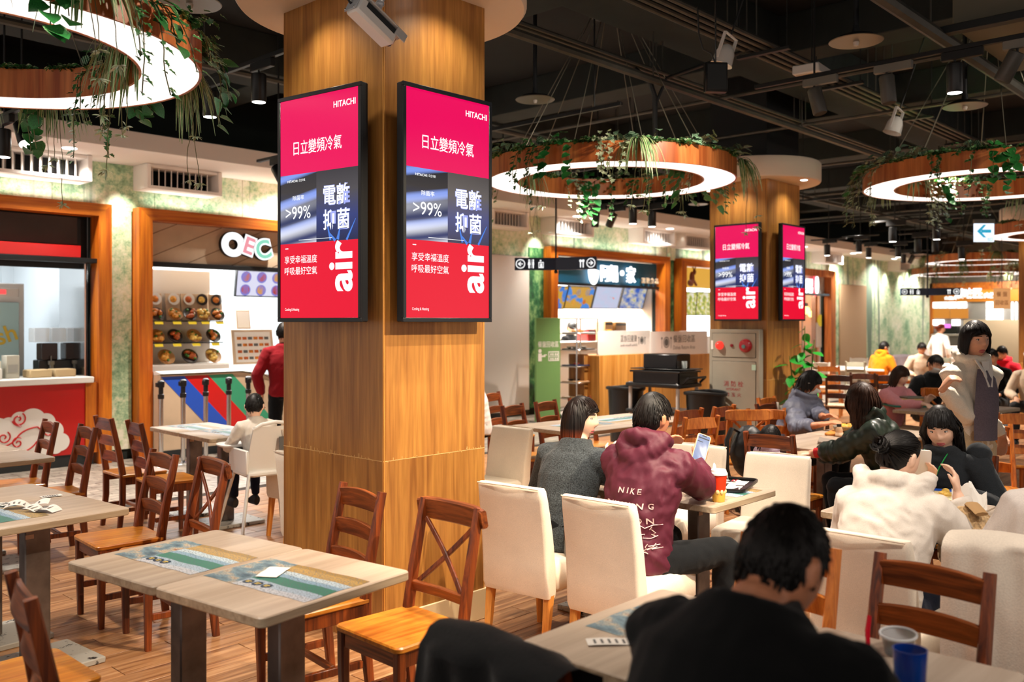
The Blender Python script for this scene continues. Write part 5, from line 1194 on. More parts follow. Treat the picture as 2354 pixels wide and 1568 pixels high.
def byback(kind, px, py, rz, lab, grp=None, zt=None, off=.245):
    """chair from the photo position of the middle of its top rail"""
    zt = zt if zt else {'cream': .85, 'cross': .905}.get(kind, .90); X, Y = flo(px, py, zt)
    return place(kind, X-sin(rz)*off, Y+cos(rz)*off, rz, lab, grp)
byback('ladder', 378, 1040, FNX-.08, 'brown ladder back chair with pale honey seat between the two left tables')
place('ladder', 1.14, 3.37, FX, 'honey chair seat reaching in at the bottom left edge')
place('ladder', 1.205, 2.80, FX-.18, 'brown ladder back chair seen edge on in the bottom left corner')
byback('ladder', 117, 968, FNX-.12, 'brown ladder back chair before the white cloud emblem')
byback('ladder', 203, 980, FNX-.1, 'brown ladder back chair second from the left in the row before the shops')
byback('ladder', 237, 960, FX-.05, 'dark brown ladder back chair turned towards the table by the striped counter, further one')
byback('ladder', 308, 971, FX-.15, 'dark brown ladder back chair turned towards the table by the striped counter, nearer one')
byback('cross', 492, 1058, FNX-.12, 'cross back chair behind the near left table')
byback('ladder', 833, 1122, FNX-.12, 'dark ladder back chair against the shaded column face')
byback('cross', 1037, 1156, FNX-.03, 'cross back chair with golden seat before the lit column face')
place('cream', 3.655, 3.17, FX+.1, 'cream upholstered chair beside the front column carrying a black handbag')
place('cream', 3.655, 2.60, FX+.03, 'cream upholstered chair under the person in the maroon jacket')
place('cream', 3.79, 1.44, FX+.0, 'cream upholstered chair under the person in the white hoodie')
place('cream', 3.84, .86, FX+.05, 'cream upholstered chair draped with a pale coat at the right edge')
place('cream', 4.93, 2.62, FNX+.12, 'cream upholstered chair facing the camera at the red cup table')
place('cream', 4.98, 3.25, FNX, 'cream upholstered chair half hidden behind the person in maroon')
place('cream', 4.9, 4.86, FNX, 'shaded cream upholstered chair right of the front column')
place('cream', 3.55, 4.88, FX, 'cream upholstered chair cut by the left edge of the front column')
place('cream', 4.22, 6.12, FX+.1, 'cream upholstered chair behind the white high chair')
byback('ladder', 2145, 1296, FNX-.08, 'brown ladder back chair opposite the person in black, right side')
byback('amber', 1815, 1245, FNX-.05, 'amber ladder back chair partly hidden by the head of the person in black')
place('ladder', 1.80, 1.43, FX-.12, 'ladder back chair carrying a black jacket at the bottom edge')
place('ladder', 1.46, .92, FX+.02, 'ladder back chair under the person in the black sweater')
byback('ladder', 1177, 931, FNY+.2, 'dark ladder back chair at the left end of the middle table')
byback('ladder', 1253, 922, FNY+.15, 'dark ladder back chair before the green tray sign')
byback('ladder', 1332, 914, FNY+.05, 'dark ladder back chair before the metal tray rack')
byback('ladder', 1128, 903, FX-1.3, 'dark ladder back chair just right of the front column under a person in white')
byback('amber', 1586, 942, FY-.1, 'amber ladder back chair beside the head of the person in maroon')
byback('amber', 1614, 959, FY-.3, 'amber ladder back chair nearest behind the raised phone')
byback('amber', 1666, 934, FY-.0, 'amber ladder back chair before the grey bin and hydrant cabinet')
byback('ambercross', 1722, 945, FX+.8, 'amber cross back chair hung with a black backpack')
byback('amber', 1762, 940, FNX+.9, 'amber ladder back chair against the second column')
byback('ladder', 1767, 998, FX+.03, 'brown ladder back chair under the small child')
place('ladder', 6.42, 2.36, FY+.4, 'brown ladder back chair under the person in the green puffer jacket')
place('ladder', 7.95, 3.92, FNY, 'brown ladder back chair under the person in the lilac grey jacket')
place('amber', 8.6, 4.25, FNY, 'amber ladder back chair heaped with a pale grey coat')
place('amber', 10.6, 4.0, FNY, 'amber ladder back chair under the person in pink')
byback('ambercross', 2160, 895, FNX, 'amber cross back chair right of the person in pink')
place('ladder', 5.42, 1.72, FNX, 'brown ladder back chair under the person in the dark fleece')
byback('amber', 2265, 975, FNX+.5, 'amber ladder back chair between the raised knee and the walking person')
byback('amber', 2342, 950, FX+.6, 'amber ladder back chair cut by the right picture edge')
for j, (k, px, py, rz, lb) in enumerate((('dark', 1928, 862, FX+.35, 'dark ladder back chair left of the person in pink, first of three'), ('dark', 1983, 858, FX+.3, 'dark ladder back chair left of the person in pink, second of three'), ('dark', 2045, 862, FX+.3, 'dark ladder back chair left of the person in pink, third of three'),
        ('grey', 1966, 832, FX+.4, 'grey ladder back chair before the white oval table'), ('white', 2036, 826, FX+.4, 'white ladder back chair below the person in orange'), ('white', 1975, 823, FNX+.4, 'white ladder back chair behind the white oval table'), ('amber', 1905, 842, FX+.3, 'amber ladder back chair right of the potted plant'),
        ('white', 1887, 833, FNX, 'grey white ladder back chair behind the potted plant'), ('white', 2180, 812, FX+.2, 'white ladder back chair under the walking staff member'), ('grey', 2165, 822, FX+.2, 'grey ladder back chair before the person in beige'), ('amber', 2085, 826, FX+.2, 'amber ladder back chair draped with a lilac coat'))):
    byback(k, px, py, rz, lb)

# ------------------------------------------------------------------ tables
def table(X, Y, rz, parts, lab, posts=None, h=.75, mats=(TABLE, TABLE_EDGE), th=.034, base=True, mk=True):
    """parts: list of (x0, y0, x1, y1) tops in the table's axes, each on its own post"""
    out_ = []
    for i, (x0, y0, x1, y1) in enumerate(parts):
        o = empty('dining_table', lab[i], 'table', (X, Y, 0), rz)
        a = MB(); slab(a, rpoly(x0+.001, y0+.001, x1-.001, y1-.001, .022, 5), h-th, h, .004)
        a.m = [1]*len(a.f); a.m[-1] = 0
        nn = len(a.f); q = (nn-2)//3
        for f in range(2*q, 3*q): a.m[f] = 0
        a.build('tabletop', list(mats), o)
        cx, cy = (x0+x1)/2, (y0+y1)/2
        a = MB(); a.box(cx-.06, cy-.035, .03, cx+.06, cy+.035, h-th, .006); a.build('post', STEEL, o)
        a = MB(); a.box(cx-.12, cy-.10, h-th-.012, cx+.12, cy+.10, h-th, .003); a.build('mount_plate', BLACK, o)
        if base: a = MB(); a.box(cx-.25, cy-.20, 0, cx+.25, cy+.20, .03, .005); a.build('base_plate', STEELB, o)
        if mk: a = MB(); a.box(cx-.058, cy-.0362, h-.12, cx-.02, cy-.035, h-.10); a.build('paper_tag', plain('kraft_tag', '#b4937c', .8), o)
        out_.append(o)
    return out_
T1 = table(1.80, 3.10, radians(7), [(-.34, -.575, .34, -.002), (-.34, .002, .34, .575)], ['pale laminate table half in front of the golden seated cross back chair', 'pale laminate table half in front of the honey seated ladder back chair'])
T2 = table(1.64, 4.97, radians(4), [(-.34, -.545, .34, -.002), (-.34, .002, .34, .545)], ['pale laminate table half with crumpled receipts at the left edge', 'pale laminate table half behind the one with crumpled receipts'])
T3 = table(2.08, 7.05, radians(2), [(-.34, -.545, .34, -.002), (-.34, .002, .34, .545)], ['pale laminate table half before the cloud counter, nearer', 'pale laminate table half before the cloud counter, further'])
T4 = table(3.94, 7.2, radians(-3), [(-.28, -.58, .28, -.002), (-.28, .002, .28, .58)], ['pale table half before the child in the high chair', 'pale table half nearest the striped queue counter'])
T5 = table(2.28, 1.19, radians(0), [(-.37, -.545, .37, .01), (-.37, .014, .37, .585)], ['pale table half under the blue tumbler', 'pale table half with placemat left of the person in black'])
T6 = table(4.31, 2.94, radians(0), [(-.33, -.58, .33, -.002), (-.33, .002, .33, .60)], ['pale table half carrying the red paper cup', 'pale table half carrying the black hotpot bowl'])
T7 = table(4.62, 1.35, radians(0), [(-.36, -.65, .36, -.002), (-.36, .002, .36, .60)], ['pale table half with the crumpled paper bag', 'pale table half before the person in the white hoodie'])
T8 = table(6.72, 5.12, radians(-4), [(-.80, -.40, -.002, .40), (.002, -.40, .80, .40)], ['pale table half behind the person in grey knitwear', 'pale table half behind the head of the person in maroon'])
T9 = table(7.15, 3.02, radians(-2), [(-.85, -.38, -.002, .38), (.002, -.38, .85, .38)], ['pale table half between the child and the green puffer jacket', 'pale table half before the person in the lilac grey jacket'])
T10 = table(10.3, 3.2, radians(-8), [(-.62, -.38, .0, .38), (.004, -.38, .66, .38)], ['pale table half with green tray before the person in pink, left half', 'pale table half before the person in pink, right half'])
T11 = table(4.28, 5.1, 0, [(-.3, -.55, .3, -.002)], ['pale table hidden behind the front column'])
X, Y = flo(1975, 845, .75); T12 = table(X, Y, .4, [(-.8, -.45, .8, .45)], ['white oval table before the person in orange'], mats=(WHITE, WHITE))
X, Y = flo(2150, 838, .75); table(X, Y, .3, [(-.7, -.4, .7, .4)], ['white table before the person in beige'], mats=(WHITE, WHITE))

# ------------------------------------------------------------------ printed placemat sheets stuck on the tables
def pm_mat():
    m, nt, b = newmat('placemat_print'); tc = nt.nodes.new('ShaderNodeTexCoord'); sx = nt.nodes.new('ShaderNodeSeparateXYZ'); L(nt, tc.outputs['UV'], sx.inputs[0])
    r = nt.nodes.new('ShaderNodeValToRGB'); r.color_ramp.interpolation = 'CONSTANT'; e = r.color_ramp.elements
    bands = [(0, '#b9bcc4'), (.13, '#9db0c2'), (.28, '#2f7564'), (.50, '#7f9db4'), (.60, '#aebfca'), (.72, '#a98a50'), (.9, '#94763c')]
    while len(e) < len(bands): e.new(.5)
    for i, (p, c) in enumerate(bands): e[i].position = p; e[i].color = hexc(c)
    L(nt, sx.outputs[1], r.inputs[0])
    mp = nt.nodes.new('ShaderNodeMapping'); mp.inputs['Scale'].default_value = (90, 46, 1); L(nt, tc.outputs['UV'], mp.inputs[0])
    n = N(nt, 'ShaderNodeTexNoise', Scale=1.0, Detail=2.0); L(nt, mp.outputs[0], n.inputs[0])
    n2 = N(nt, 'ShaderNodeTexNoise', Scale=5.0, Detail=5.0); L(nt, tc.outputs['UV'], n2.inputs[0])
    pic = ramp(nt, n2.outputs[0], [(.35, hexc('#2c4a5c')), (.48, hexc('#6c8894')), (.58, hexc('#b4a48c')), (.68, hexc('#8a4a2c'))])
    lf_ = nt.nodes.new('ShaderNodeMath'); lf_.operation = 'LESS_THAN'; lf_.inputs[1].default_value = .30; L(nt, sx.outputs[0], lf_.inputs[0])
    c = mixc(nt, lf_.outputs[0], r.outputs[0], pic)
    gr = nt.nodes.new('ShaderNodeMath'); gr.operation = 'GREATER_THAN'; gr.inputs[1].default_value = .57; L(nt, n.outputs[0], gr.inputs[0])
    c = mixc(nt, gr.outputs[0], c, hexc('#55606c')); L(nt, c, b.inputs['Base Color']); b.inputs['Roughness'].default_value = .4; return m
PMAT = pm_mat(); MEDAL = plain('navy_medallion', '#13304a', .4); GOLDP = plain('gold_print', '#e0c25a', .5); PAPW = plain('paper_white', '#f0ece4', .7)
def placemat(tb, x, y, rz, lab, lx=.54, ly=.235):
    o = empty('placemat', lab, 'placemat', (0, 0, 0)); o.matrix_world = Matrix.Translation(tb.location) @ Matrix.Rotation(tb.rotation_euler[2], 4, 'Z') @ Matrix.Translation((x, y, .7505)) @ Matrix.Rotation(rz, 4, 'Z')
    a = MB(); a.grid(lambda u, v: ((u-.5)*lx+.004*sin(v*9), (v-.5)*ly+.003*sin(u*17), .0006+.0004*sin(u*8)*sin(v*6)), 14, 6); a.build('printed_sheet', PMAT, o)
    for k in range(3):
        a = MB(); cx, cy = -lx*.5+lx*(.36+.09*k), -ly*.5+ly*.16; a.loft([(cx, cy, .0009), (cx, cy, .0014)], .021, 18); a.build('round_badge', MEDAL, o)
        a = MB(); a.box(cx-.012, cy+.002, .0015, cx+.012, cy+.007, .0018); a.box(cx-.009, cy-.008, .0015, cx+.009, cy-.003, .0018); a.build('gold_mark', GOLDP, o)
    return o
placemat(T1[1], -.02, .28, -pi/2+0, 'printed placemat on the far half of the near left table', .50, .30); placemat(T1[0], -.0, -.285, -pi/2, 'printed placemat on the near half of the near left table under a torn note', .54, .30)
placemat(T2[0], -.14, -.16, -pi/2, 'printed placemat under crumpled receipts on the left table', .5, .30); placemat(T2[1], -.2, .28, -pi/2, 'printed placemat on the far half of the left table', .5, .3)
placemat(T3[0], -.15, -.25, -pi/2, 'printed placemat on the table before the cloud counter', .5, .28); placemat(T4[0], .05, -.25, -pi/2, 'printed placemat on the table of the child', .5, .28); placemat(T4[1], .0, .3, -pi/2, 'printed placemat on the table half by the striped counter', .5, .28)
placemat(T5[1], .03, .28, -pi/2, 'printed placemat under a long receipt at the bottom right table', .5, .30); placemat(T5[0], -.02, -.40, -pi/2, 'printed placemat beside the blue tumbler', .5, .28)
placemat(T6[0], .12, -.28, -pi/2, 'printed placemat under the black tray by the red cup', .5, .28); placemat(T8[0], -.3, .0, pi, 'printed placemat on the left half of the middle table', .55, .3); placemat(T8[1], .35, .05, pi, 'printed placemat on the right half of the middle table', .6, .3)
placemat(T10[0], -.2, -.2, 0, 'printed placemat before the green tray', .5, .25)
# ------------------------------------------------------------------ people
SKIN = plain('skin', '#e0a888', .5, 0, .06, 30); SKINP = plain('skin_pale', '#efc3a8', .5, 0, .05, 30); SKINW = plain('skin_warm', '#cf8a66', .5, 0, .08, 30)
LIPM = plain('lips', '#b4505a', .4); EYEW = plain('eye_white', '#e8e2dc', .3); EYEB = plain('eye_dark', '#140c0a', .15)
def hairmat(name, c1, c2, tip=None, z0=0):
    m, nt, b = newmat(name); n = N(nt, 'ShaderNodeTexNoise', Scale=9.0, Detail=3.0); L(nt, coords(nt), n.inputs[0])
    c = ramp(nt, n.outputs[0], [(.35, hexc(c1)), (.68, hexc(c2))])
    if tip:
        tc = nt.nodes.new('ShaderNodeTexCoord'); sx = nt.nodes.new('ShaderNodeSeparateXYZ'); L(nt, tc.outputs['Object'], sx.inputs[0]); mr = N(nt, 'ShaderNodeMapRange'); mr.inputs[1].default_value = z0+.05; mr.inputs[2].default_value = z0-.04; L(nt, sx.outputs[2], mr.inputs[0]); c = mixc(nt, mr.outputs[0], c, hexc(tip))
    L(nt, c, b.inputs['Base Color']); b.inputs['Roughness'].default_value = .5; b.inputs['Specular IOR Level'].default_value = .28; return m
H_BLACK = hairmat('black_hair', '#070505', '#17110e'); H_BROWN = hairmat('dark_brown_hair', '#1a0e09', '#42281a'); H_RED = hairmat('brown_red_hair', '#0a0605', '#1e0f0a', '#8a3c1c', 1.04); H_TIP = hairmat('auburn_tips', '#6a2a14', '#a8502a')
def g2(a, b): return exp(-a*a-b*b)
def facefeat(x, z):
    nz = exp(-((z+.010)/.030)**2) if z > -.028 else exp(-((-.018)/.030)**2)*exp(-((z+.028)/.008)**2)
    return (.022*exp(-(x/(.010+.006*(1 if z < -.015 else 0)))**2)*nz*(.55+.45*min(1, max(0, (.03-z)/.055)))
            - .007*g2((abs(x)-.032)/.016, (z-.012)/.012)+.004*g2(x/.05, (z-.034)/.010)
            + .006*g2(x/.020, (z+.056)/.006)+.006*g2(x/.017, (z+.069)/.006)-.004*g2(x/.022, (z+.0625)/.003)
            + .006*g2(x/.022, (z+.098)/.014)+.003*g2((abs(x)-.045)/.018, (z+.022)/.02))
def headpt(u, v, k=1.0, feat=True):
    x, y, z = sin(u)*cos(v)*.076, cos(u)*cos(v)*.097, sin(v)*.117; t = max(0.0, -z/.117)
    x *= 1-.24*t**1.6; y *= (1-.30*t**1.2) if y < 0 else (.92-.04*t)
    if feat and y > .02: y += facefeat(x, z)*min(1, (y-.02)/.03)
    return Vector((x*k, y*k, z*k))
def facey(x, z):
    t = max(0.0, -z/.117); jx = .076*(1-.24*t**1.6); q = max(.02, 1-(x/jx)**2-(z/.117)**2); return .097*(.92-.04*t)*sqrt(q)+facefeat(x, z)
def remesh(mb, vox, mat, name, smooth=2, disp=None, dec=None):
    me = bpy.data.meshes.new(name); me.from_pydata(mb.v, [], mb.f); o = bpy.data.objects.new('tmp', me)
    r = o.modifiers.new('r', 'REMESH'); r.mode = 'VOXEL'; r.voxel_size = vox
    if smooth: q = o.modifiers.new('s', 'SMOOTH'); q.factor = .5; q.iterations = smooth
    out = evaluated(o); bpy.data.meshes.remove(me); out.name = name; out.materials.clear(); out.materials.append(mat)
    if disp:
        ns = [v.normal.copy() for v in out.vertices]; cs = [v.co.copy() for v in out.vertices]
        for v, n, c in zip(out.vertices, ns, cs): v.co = c+n*disp(c, n)
    out.shade_smooth(); return out
def folds(amp, fr, seed, an=(1, 1, 1.0)):
    off = Vector((seed*3.7, seed*1.3, seed*2.1)); A = Vector(an)
    def f(c, n):
        q = Vector((c.x*A.x, c.y*A.y, c.z*A.z))*fr+off; w_ = noise.noise(q*.6)*1.4; q += Vector((w_, -w_, w_*.7))
        r = 1-abs(noise.noise(q))*2.2; r2 = 1-abs(noise.noise(q*2.1+Vector((5, 1, 2))))*2.4; return amp*(max(r, -1)*.75+.38*max(r2, -.6)+.3*noise.noise(q*3.1))
    return f
def ik(s, t, a, b, pole):
    d = t-s; L_ = min(d.length, (a+b)*.985); dn = d.normalized(); t = s+dn*L_; x = (a*a-b*b+L_*L_)/(2*L_); h = sqrt(max(0, a*a-x*x)); p = Vector(pole); p = (p-dn*p.dot(dn)).normalized()
    return s+dn*x+p*h, t
def hand(mb, w_, d, pn, right, s, curl=.5, spread=.1):
    d = Vector(d).normalized(); pn = Vector(pn); pn = (pn-d*pn.dot(d)).normalized(); th = d.cross(pn)*(1 if right else -1); la = th
    mb.loft([w_-d*.03*s, w_, w_+d*.03*s, w_+d*.07*s, w_+d*.088*s], [(.024*s, .020*s), (.027*s, .018*s), (.036*s, .016*s), (.040*s, .014*s), (.036*s, .011*s)], 12, side=la)
    for i, (off, ln) in enumerate(((.029, .068), (.010, .077), (-.010, .072), (-.028, .056))):
        p = w_+d*.082*s+la*off*s; dr = (d+la*spread*(1.5-i)*.35).normalized(); pts = [p-dr*.012*s, p]; seg = (.45, .31, .24)
        for k in range(3):
            dr = (dr*cos(curl*(.8+.25*k))+pn*sin(curl*(.8+.25*k))).normalized() if k or curl > .05 else dr
            c_ = curl*(1.0 if k < 2 else .7); pts.append(pts[-1]+dr*ln*seg[k]*s)
            pnn = (pn*cos(c_)-dr*sin(c_)*.0); 
        r = [.0095*s, .0095*s, .0088*s, .008*s, .0066*s]; mb.loft(pts, r, 8, side=la); mb.ball(pts[-1], .0068*s, 8, 5)
    p = w_+d*.022*s+la*.028*s; q = (d*.62+la*.62+pn*.25).normalized(); e = (d*.85+la*.2+pn*.4*(.4+curl)).normalized()
    mb.loft([p-q*.012*s, p, p+q*.034*s, p+q*.034*s+e*.03*s], [.013*s, .0125*s, .0105*s, .0075*s], 8); mb.ball(p+q*.034*s+e*.03*s, .0078*s, 8, 5)
def make_hair(o, HM, style, mat, seed, s, vol=1.0, bangs=False, length=.2, part=0.0, up=None, bl=0.0, nlock=None, tips=None, cover=False):
    rr = random.Random(seed); R3 = HM.to_3x3(); down = (R3.inverted() @ Vector((0, 0, -1))).normalized(); mb = MB(); tm = MB(); mb.M = tm.M = HM
    ax = Vector((.076, .094, .117)); lift = .075*vol
    def thr(u):
        c = cos(u); fr = .66 if style in ('short', 'crop') else .62
        return fr if c > .62 else (fr+(.05-fr)*(.62-c)/.5 if c > .12 else .05+(-.62-.05)*min(1, (.12-c)/.7))
    nu, nv = 44, 16
    def shell(i, j):
        u = 2*pi*i/nu; t0 = thr(u); v = t0+(pi/2-t0)*j/nv; b = 1.0+lift*min(1, .35+j/4)
        p = headpt(u, v, 1, False); p = Vector((p.x*b, p.y*b, p.z*b*(1+.02*vol))); 
        return p+Vector((0, 0, .004))
    vs = [shell(i, j) for j in range(nv+1) for i in range(nu)]
    mb.add(vs, [(j*nu+i, j*nu+(i+1) % nu, (j+1)*nu+(i+1) % nu, (j+1)*nu+i) for j in range(nv) for i in range(nu)])
    crown = Vector((part*.04, -.03, .12)); n = nlock or (420 if style in ('long', 'bob') else 800)
    for k in range(n):
        u = rr.uniform(0, 2*pi); t0 = thr(u)
        v = t0+(1.45-t0)*rr.random()**(.9 if style in ('long', 'bob') else .7)
        p = headpt(u, v, 1, False)*(1+lift*.75)
        if style in ('short', 'crop') and p.z < -.02 and p.y > -.055: continue
        nm = Vector((p.x/ax.x**2, p.y/ax.y**2, p.z/ax.z**2)).normalized(); cm = p-crown; cm = cm-nm*cm.dot(nm)
        cm = cm.normalized() if cm.length > 1e-4 else Vector((0, 1, 0)); front = p.y > .02
        if style in ('short', 'crop'):
            ln = rr.uniform(.035, .06)*vol if p.z > .04 else rr.uniform(.022, .036)*(1 if p.z > 0 else .55); st = 4
            if up and p.z > .05: cm = (cm*.7+Vector(up)*.55+nm*.25).normalized()
            cm = (cm+Vector((rr.uniform(-.3, .3), rr.uniform(-.3, .3), rr.uniform(-.15, .15)))).normalized(); gr = .14
        elif style == 'bun':
            if p.z > -.05: cm = (Vector((0, -.105, .01))-p); cm = (cm-nm*cm.dot(nm)).normalized()
            ln = (Vector((0, -.115, .01))-p).length*1.05; st = 7; gr = 0
        else:
            ln = length*rr.uniform(.85, 1.1)+max(0, p.z+.02)*.8; st = 9; gr = .46
            if front and not bangs: sd = 1 if p.x > part*.05 else -1; cm = (cm+Vector((sd*1.1, -.25, 0))).normalized(); cm = (cm-nm*cm.dot(nm)).normalized()
            if front and bangs and abs(p.x) < .055: ln = max(.02, (p.z-.034)*.95); st = 6; cm = (Vector((p.x*1.5, .9, -.45))).normalized(); gr = .5
        pts = [p-nm*.004]; d = cm; wv = rr.uniform(0, 6)
        for i in range(st):
            g = gr*(i+1)/st*2 if gr else 0
            d = (d*(1-min(.85, g))+down*min(.85, g)).normalized()
            if style == 'bun':
                b_ = Vector((0, -.108, .01))-pts[-1]; n_ = Vector((pts[-1].x/ax.x**2, pts[-1].y/ax.y**2, pts[-1].z/ax.z**2)).normalized(); d = (b_-n_*b_.dot(n_)*.9).normalized() if b_.length > .02 else Vector((0, 0, 0))
            q = pts[-1]+d*(ln/st)
            if bl: q += Vector((sin(wv+i*1.3), cos(wv+i*1.1), 0))*bl
            e = sqrt((q.x/ax.x)**2+(q.y/ax.y)**2+(q.z/ax.z)**2); lf_ = 1+lift*(.9+.35*rr.random())
            if style in ('short', 'crop') and up and p.z > .05: pass
            elif e < lf_ and q.z > -.105: q = q*(lf_/e)
            if style in ('long', 'bob') and q.z < -.04:
                rad_ = sqrt(q.x*q.x+(q.y+.02)**2); mn = .074 if q.z > -.14 else .074+min(.02, (-.14-q.z)*.4)
                mx_ = .098*min(1.25, max(1, vol))+.012*rr.random()
                if rad_ < mn or (rad_ > mx_): f = (mn if rad_ < mn else mx_)/max(rad_, 1e-4); q = Vector((q.x*f, (q.y+.02)*f-.02, q.z))
                
            if style in ('long', 'bob') and not (front and bangs and abs(p.x) < .055) and q.z < .05 and q.y > .0:
                fx = (.072 if q.z > -.1 else .066) if not cover else .04
                if abs(q.x) < fx: q.x = fx*(1 if q.x > 0 else -1)
                q.y = q.y if cover else min(q.y, .046-.15*max(0, .02-q.z)) if q.z < .03 else min(q.y, .06)
            if style in ('long', 'bob') and q.z > .0:
                mxe = 1.06+.06*vol+.04*rr.random()
                if e > mxe: q = q*(mxe/e)
            if style in ('short', 'crop') and q.z > -.1:
                mxe = 1.05+.07*vol+.05*rr.random()+(.10*max(0, q.z)/.117 if up else .03)
                if e > mxe: q = q*(mxe/e)
            if style in ('long', 'bob') and q.z < .06:
                rd_ = sqrt(q.x*q.x+(q.y+.01)**2); mxx = .108*max(1, vol)+.012*rr.random()
                if rd_ > mxx: q = Vector((q.x*mxx/rd_, (q.y+.01)*mxx/rd_-.01, q.z))
            pts.append(q)
        wd = rr.uniform(.005, .009) if style in ('long', 'bob', 'bun') else rr.uniform(.0022, .004)
        tgt = mb; m_ = len(pts)
        rads = [(wd*(.8 if i == 0 else 1)*(1-.75*(i/(m_-1))**3), .0045*(1-.6*(i/(m_-1)))) for i in range(m_)]
        cut = m_-3 if tips else m_
        if tips and style in ('long', 'bob') and not (front and bangs): mb.loft(pts[:cut+1], rads[:cut+1], 5); tm.loft(pts[cut:], rads[cut:], 5)
        else: mb.loft(pts, rads, 5)
    if style == 'bun':
        for k in range(46):
            a0 = rr.uniform(0, 2*pi); r_ = rr.uniform(.012, .034); c0 = Vector((0, -.126, .012)); ph = rr.uniform(-.014, .018); pts = []
            for i in range(8): a = a0+i*.42; pts.append(c0+Vector((cos(a)*r_, -ph-.012*cos(i*.4), sin(a)*r_)))
            mb.loft(pts, [(.007, .005)]*8, 5)
        for k in range(5): a0 = rr.uniform(0, 6.28); mb.loft([Vector((0, -.13, .012)), Vector((.03*cos(a0), -.15, .012+.03*sin(a0))), Vector((.055*cos(a0), -.155, .012+.055*sin(a0)))], [(.005, .003), (.004, .003), (.001, .001)], 4)
    mb.build('hair', mat, o, ang=60)
    if tips: tm.build('hair_tips', tips, o, ang=60)
def person(label, X, Y, rz, s=1.0, pose='sit', hip=.54, lean=(.12, .35), head=(0, .2, 0), hands=None, skin=SKIN, top=None, style='sweater', pants=None, hair=('short', H_BLACK, {}), vox=.010, face=True, mask=False, seed=1, amp=.007, bare=0.0, knees=None, feet=None, shoulder=.172, cloth='top', girth=1.0, ears=True, elbow=None, bend=0.0, hoff=(.028, .123), hood=1.0, shoes=None, grp=None, eyes=True, short=False):
    rz_ = rz; M = Matrix.Translation((X, Y, 0)) @ Matrix.Rotation(rz, 4, 'Z'); Mi = M.inverted()
    sp = []; a0, a1 = lean; p = Vector((0, 0, hip)); st = [0, .1, .2, .3, .4, .46, .52]
    sp.append((p.copy(), a0))
    for i in range(1, 7):
        t = st[i]/.52; an = a0+(a1-a0)*t; p = p+Vector((sin(bend)*.3*0, sin(an), cos(an)))*(st[i]-st[i-1])*s; sp.append((p.copy(), an))
    body = MB(); W = [.158, .138, .148, .168, .172, .115, .060]; D = [.112, .098, .108, .112, .098, .075, .058]
    core = [q for q, _ in sp]; body.loft(core, [(w_*s*.93, d*s*.93) for w_, d in zip(W, D)], 18, side=(1, 0, 0))
    nb, na = sp[6]; hd = Vector((0, sin(na*.8), cos(na*.8))); hc = nb+Vector((0, hoff[0]*s, hoff[1]*s))
    yaw, pitch, roll = head
    HM = Matrix.Translation(hc) @ Matrix.Rotation(yaw, 4, 'Z') @ Matrix.Rotation(-pitch, 4, 'X') @ Matrix.Rotation(roll, 4, 'Y') @ Matrix.Scale(s if s > .8 else s*1.25, 4)
    body.loft([sp[5][0], nb, HM @ Vector((0, -.012, -.06)), HM @ Vector((0, -.005, -.02))], [(.075*s, .07*s), (.056*s, .056*s), (.052*s, .056*s), (.05*s, .05*s)], 14, side=(1, 0, 0))
    hb = MB(); nu, nv = 72, 48; vs = [headpt(2*pi*i/nu, -pi/2+pi*j/nv) for j in range(1, nv) for i in range(nu)]+[headpt(0, -pi/2), headpt(0, pi/2)]
    fs = [(j*nu+i, j*nu+(i+1) % nu, (j+1)*nu+(i+1) % nu, (j+1)*nu+i) for j in range(nv-2) for i in range(nu)]; e0 = (nv-1)*nu
    fs += [(e0, (i+1) % nu, i) for i in range(nu)]+[(e0+1, (nv-2)*nu+i, (nv-2)*nu+(i+1) % nu) for i in range(nu)]
    fs = [tuple(reversed(f)) for f in fs]
    old = body.M; body.M = HM; body.add(vs, fs)
    if ears and hair[0] not in ('bob', 'long'):
        for sg in (-1, 1): body.ball((sg*.079, -.009, .0), (.011, .019, .031), 10, 8); body.ball((sg*.084, -.017, .010), (.008, .012, .017), 8, 6)
    body.M = old
    # arms
    cl = MB(); infl = {'puffer': .030, 'hoodie': .024, 'jacket': .018, 'sweater': .013, 'coat': .018, 'tee': .010}[style]*s
    q5 = sp[4][0]*.45+sp[5][0]*.55; hands = hands or {}; info = {'M': M, 'HM': M @ HM, 'sp': [M @ q for q in core]}
    for sg, key in ((1, 'R'), (-1, 'L')):
        S_ = q5+Vector((sg*shoulder*s, 0, -.005*s)); h = hands.get(key)
        if h is None: T = Vector((sg*.14, .30, hip+.10)) if pose == 'sit' else Vector((sg*.24, .06, hip-.06)); hdir = (-.3*sg, 1, -.2) if pose == 'sit' else (0, .1, -1); pn = (0, 0, -1) if pose == 'sit' else (-sg, 0, 0); curl = .45
        else:
            T = Mi @ Vector(h[0]); hdir, pn, curl = h[1], h[2], h[3]
        pole = (elbow or {}).get(key, (sg*.8, -.35, -1.0)); E, T = ik(S_, T, .285*s, .255*s, pole)
        fd = (T-E).normalized(); hdv = Vector(hdir).normalized()
        body.loft([S_, S_+(E-S_)*.5, E, E+(T-E)*.35, T], [.050*s, .043*s, .036*s, .037*s, .024*s], 12); body.ball(E, .037*s, 10, 7)
        hand(body, T, hdv, pn, sg > 0, s, curl)
        e_ = bare; fe = T-fd*(.02+e_)*s
        n = 7; pts = [S_-Vector((sg*.04*s, 0, 0)), S_, S_+(E-S_)*.5, E-(E-S_)*.04, E+(fe-E)*.12, E+(fe-E)*.55, fe]
        rd = [.062*s, .066*s, .056*s, .050*s, .049*s, .045*s, .034*s]
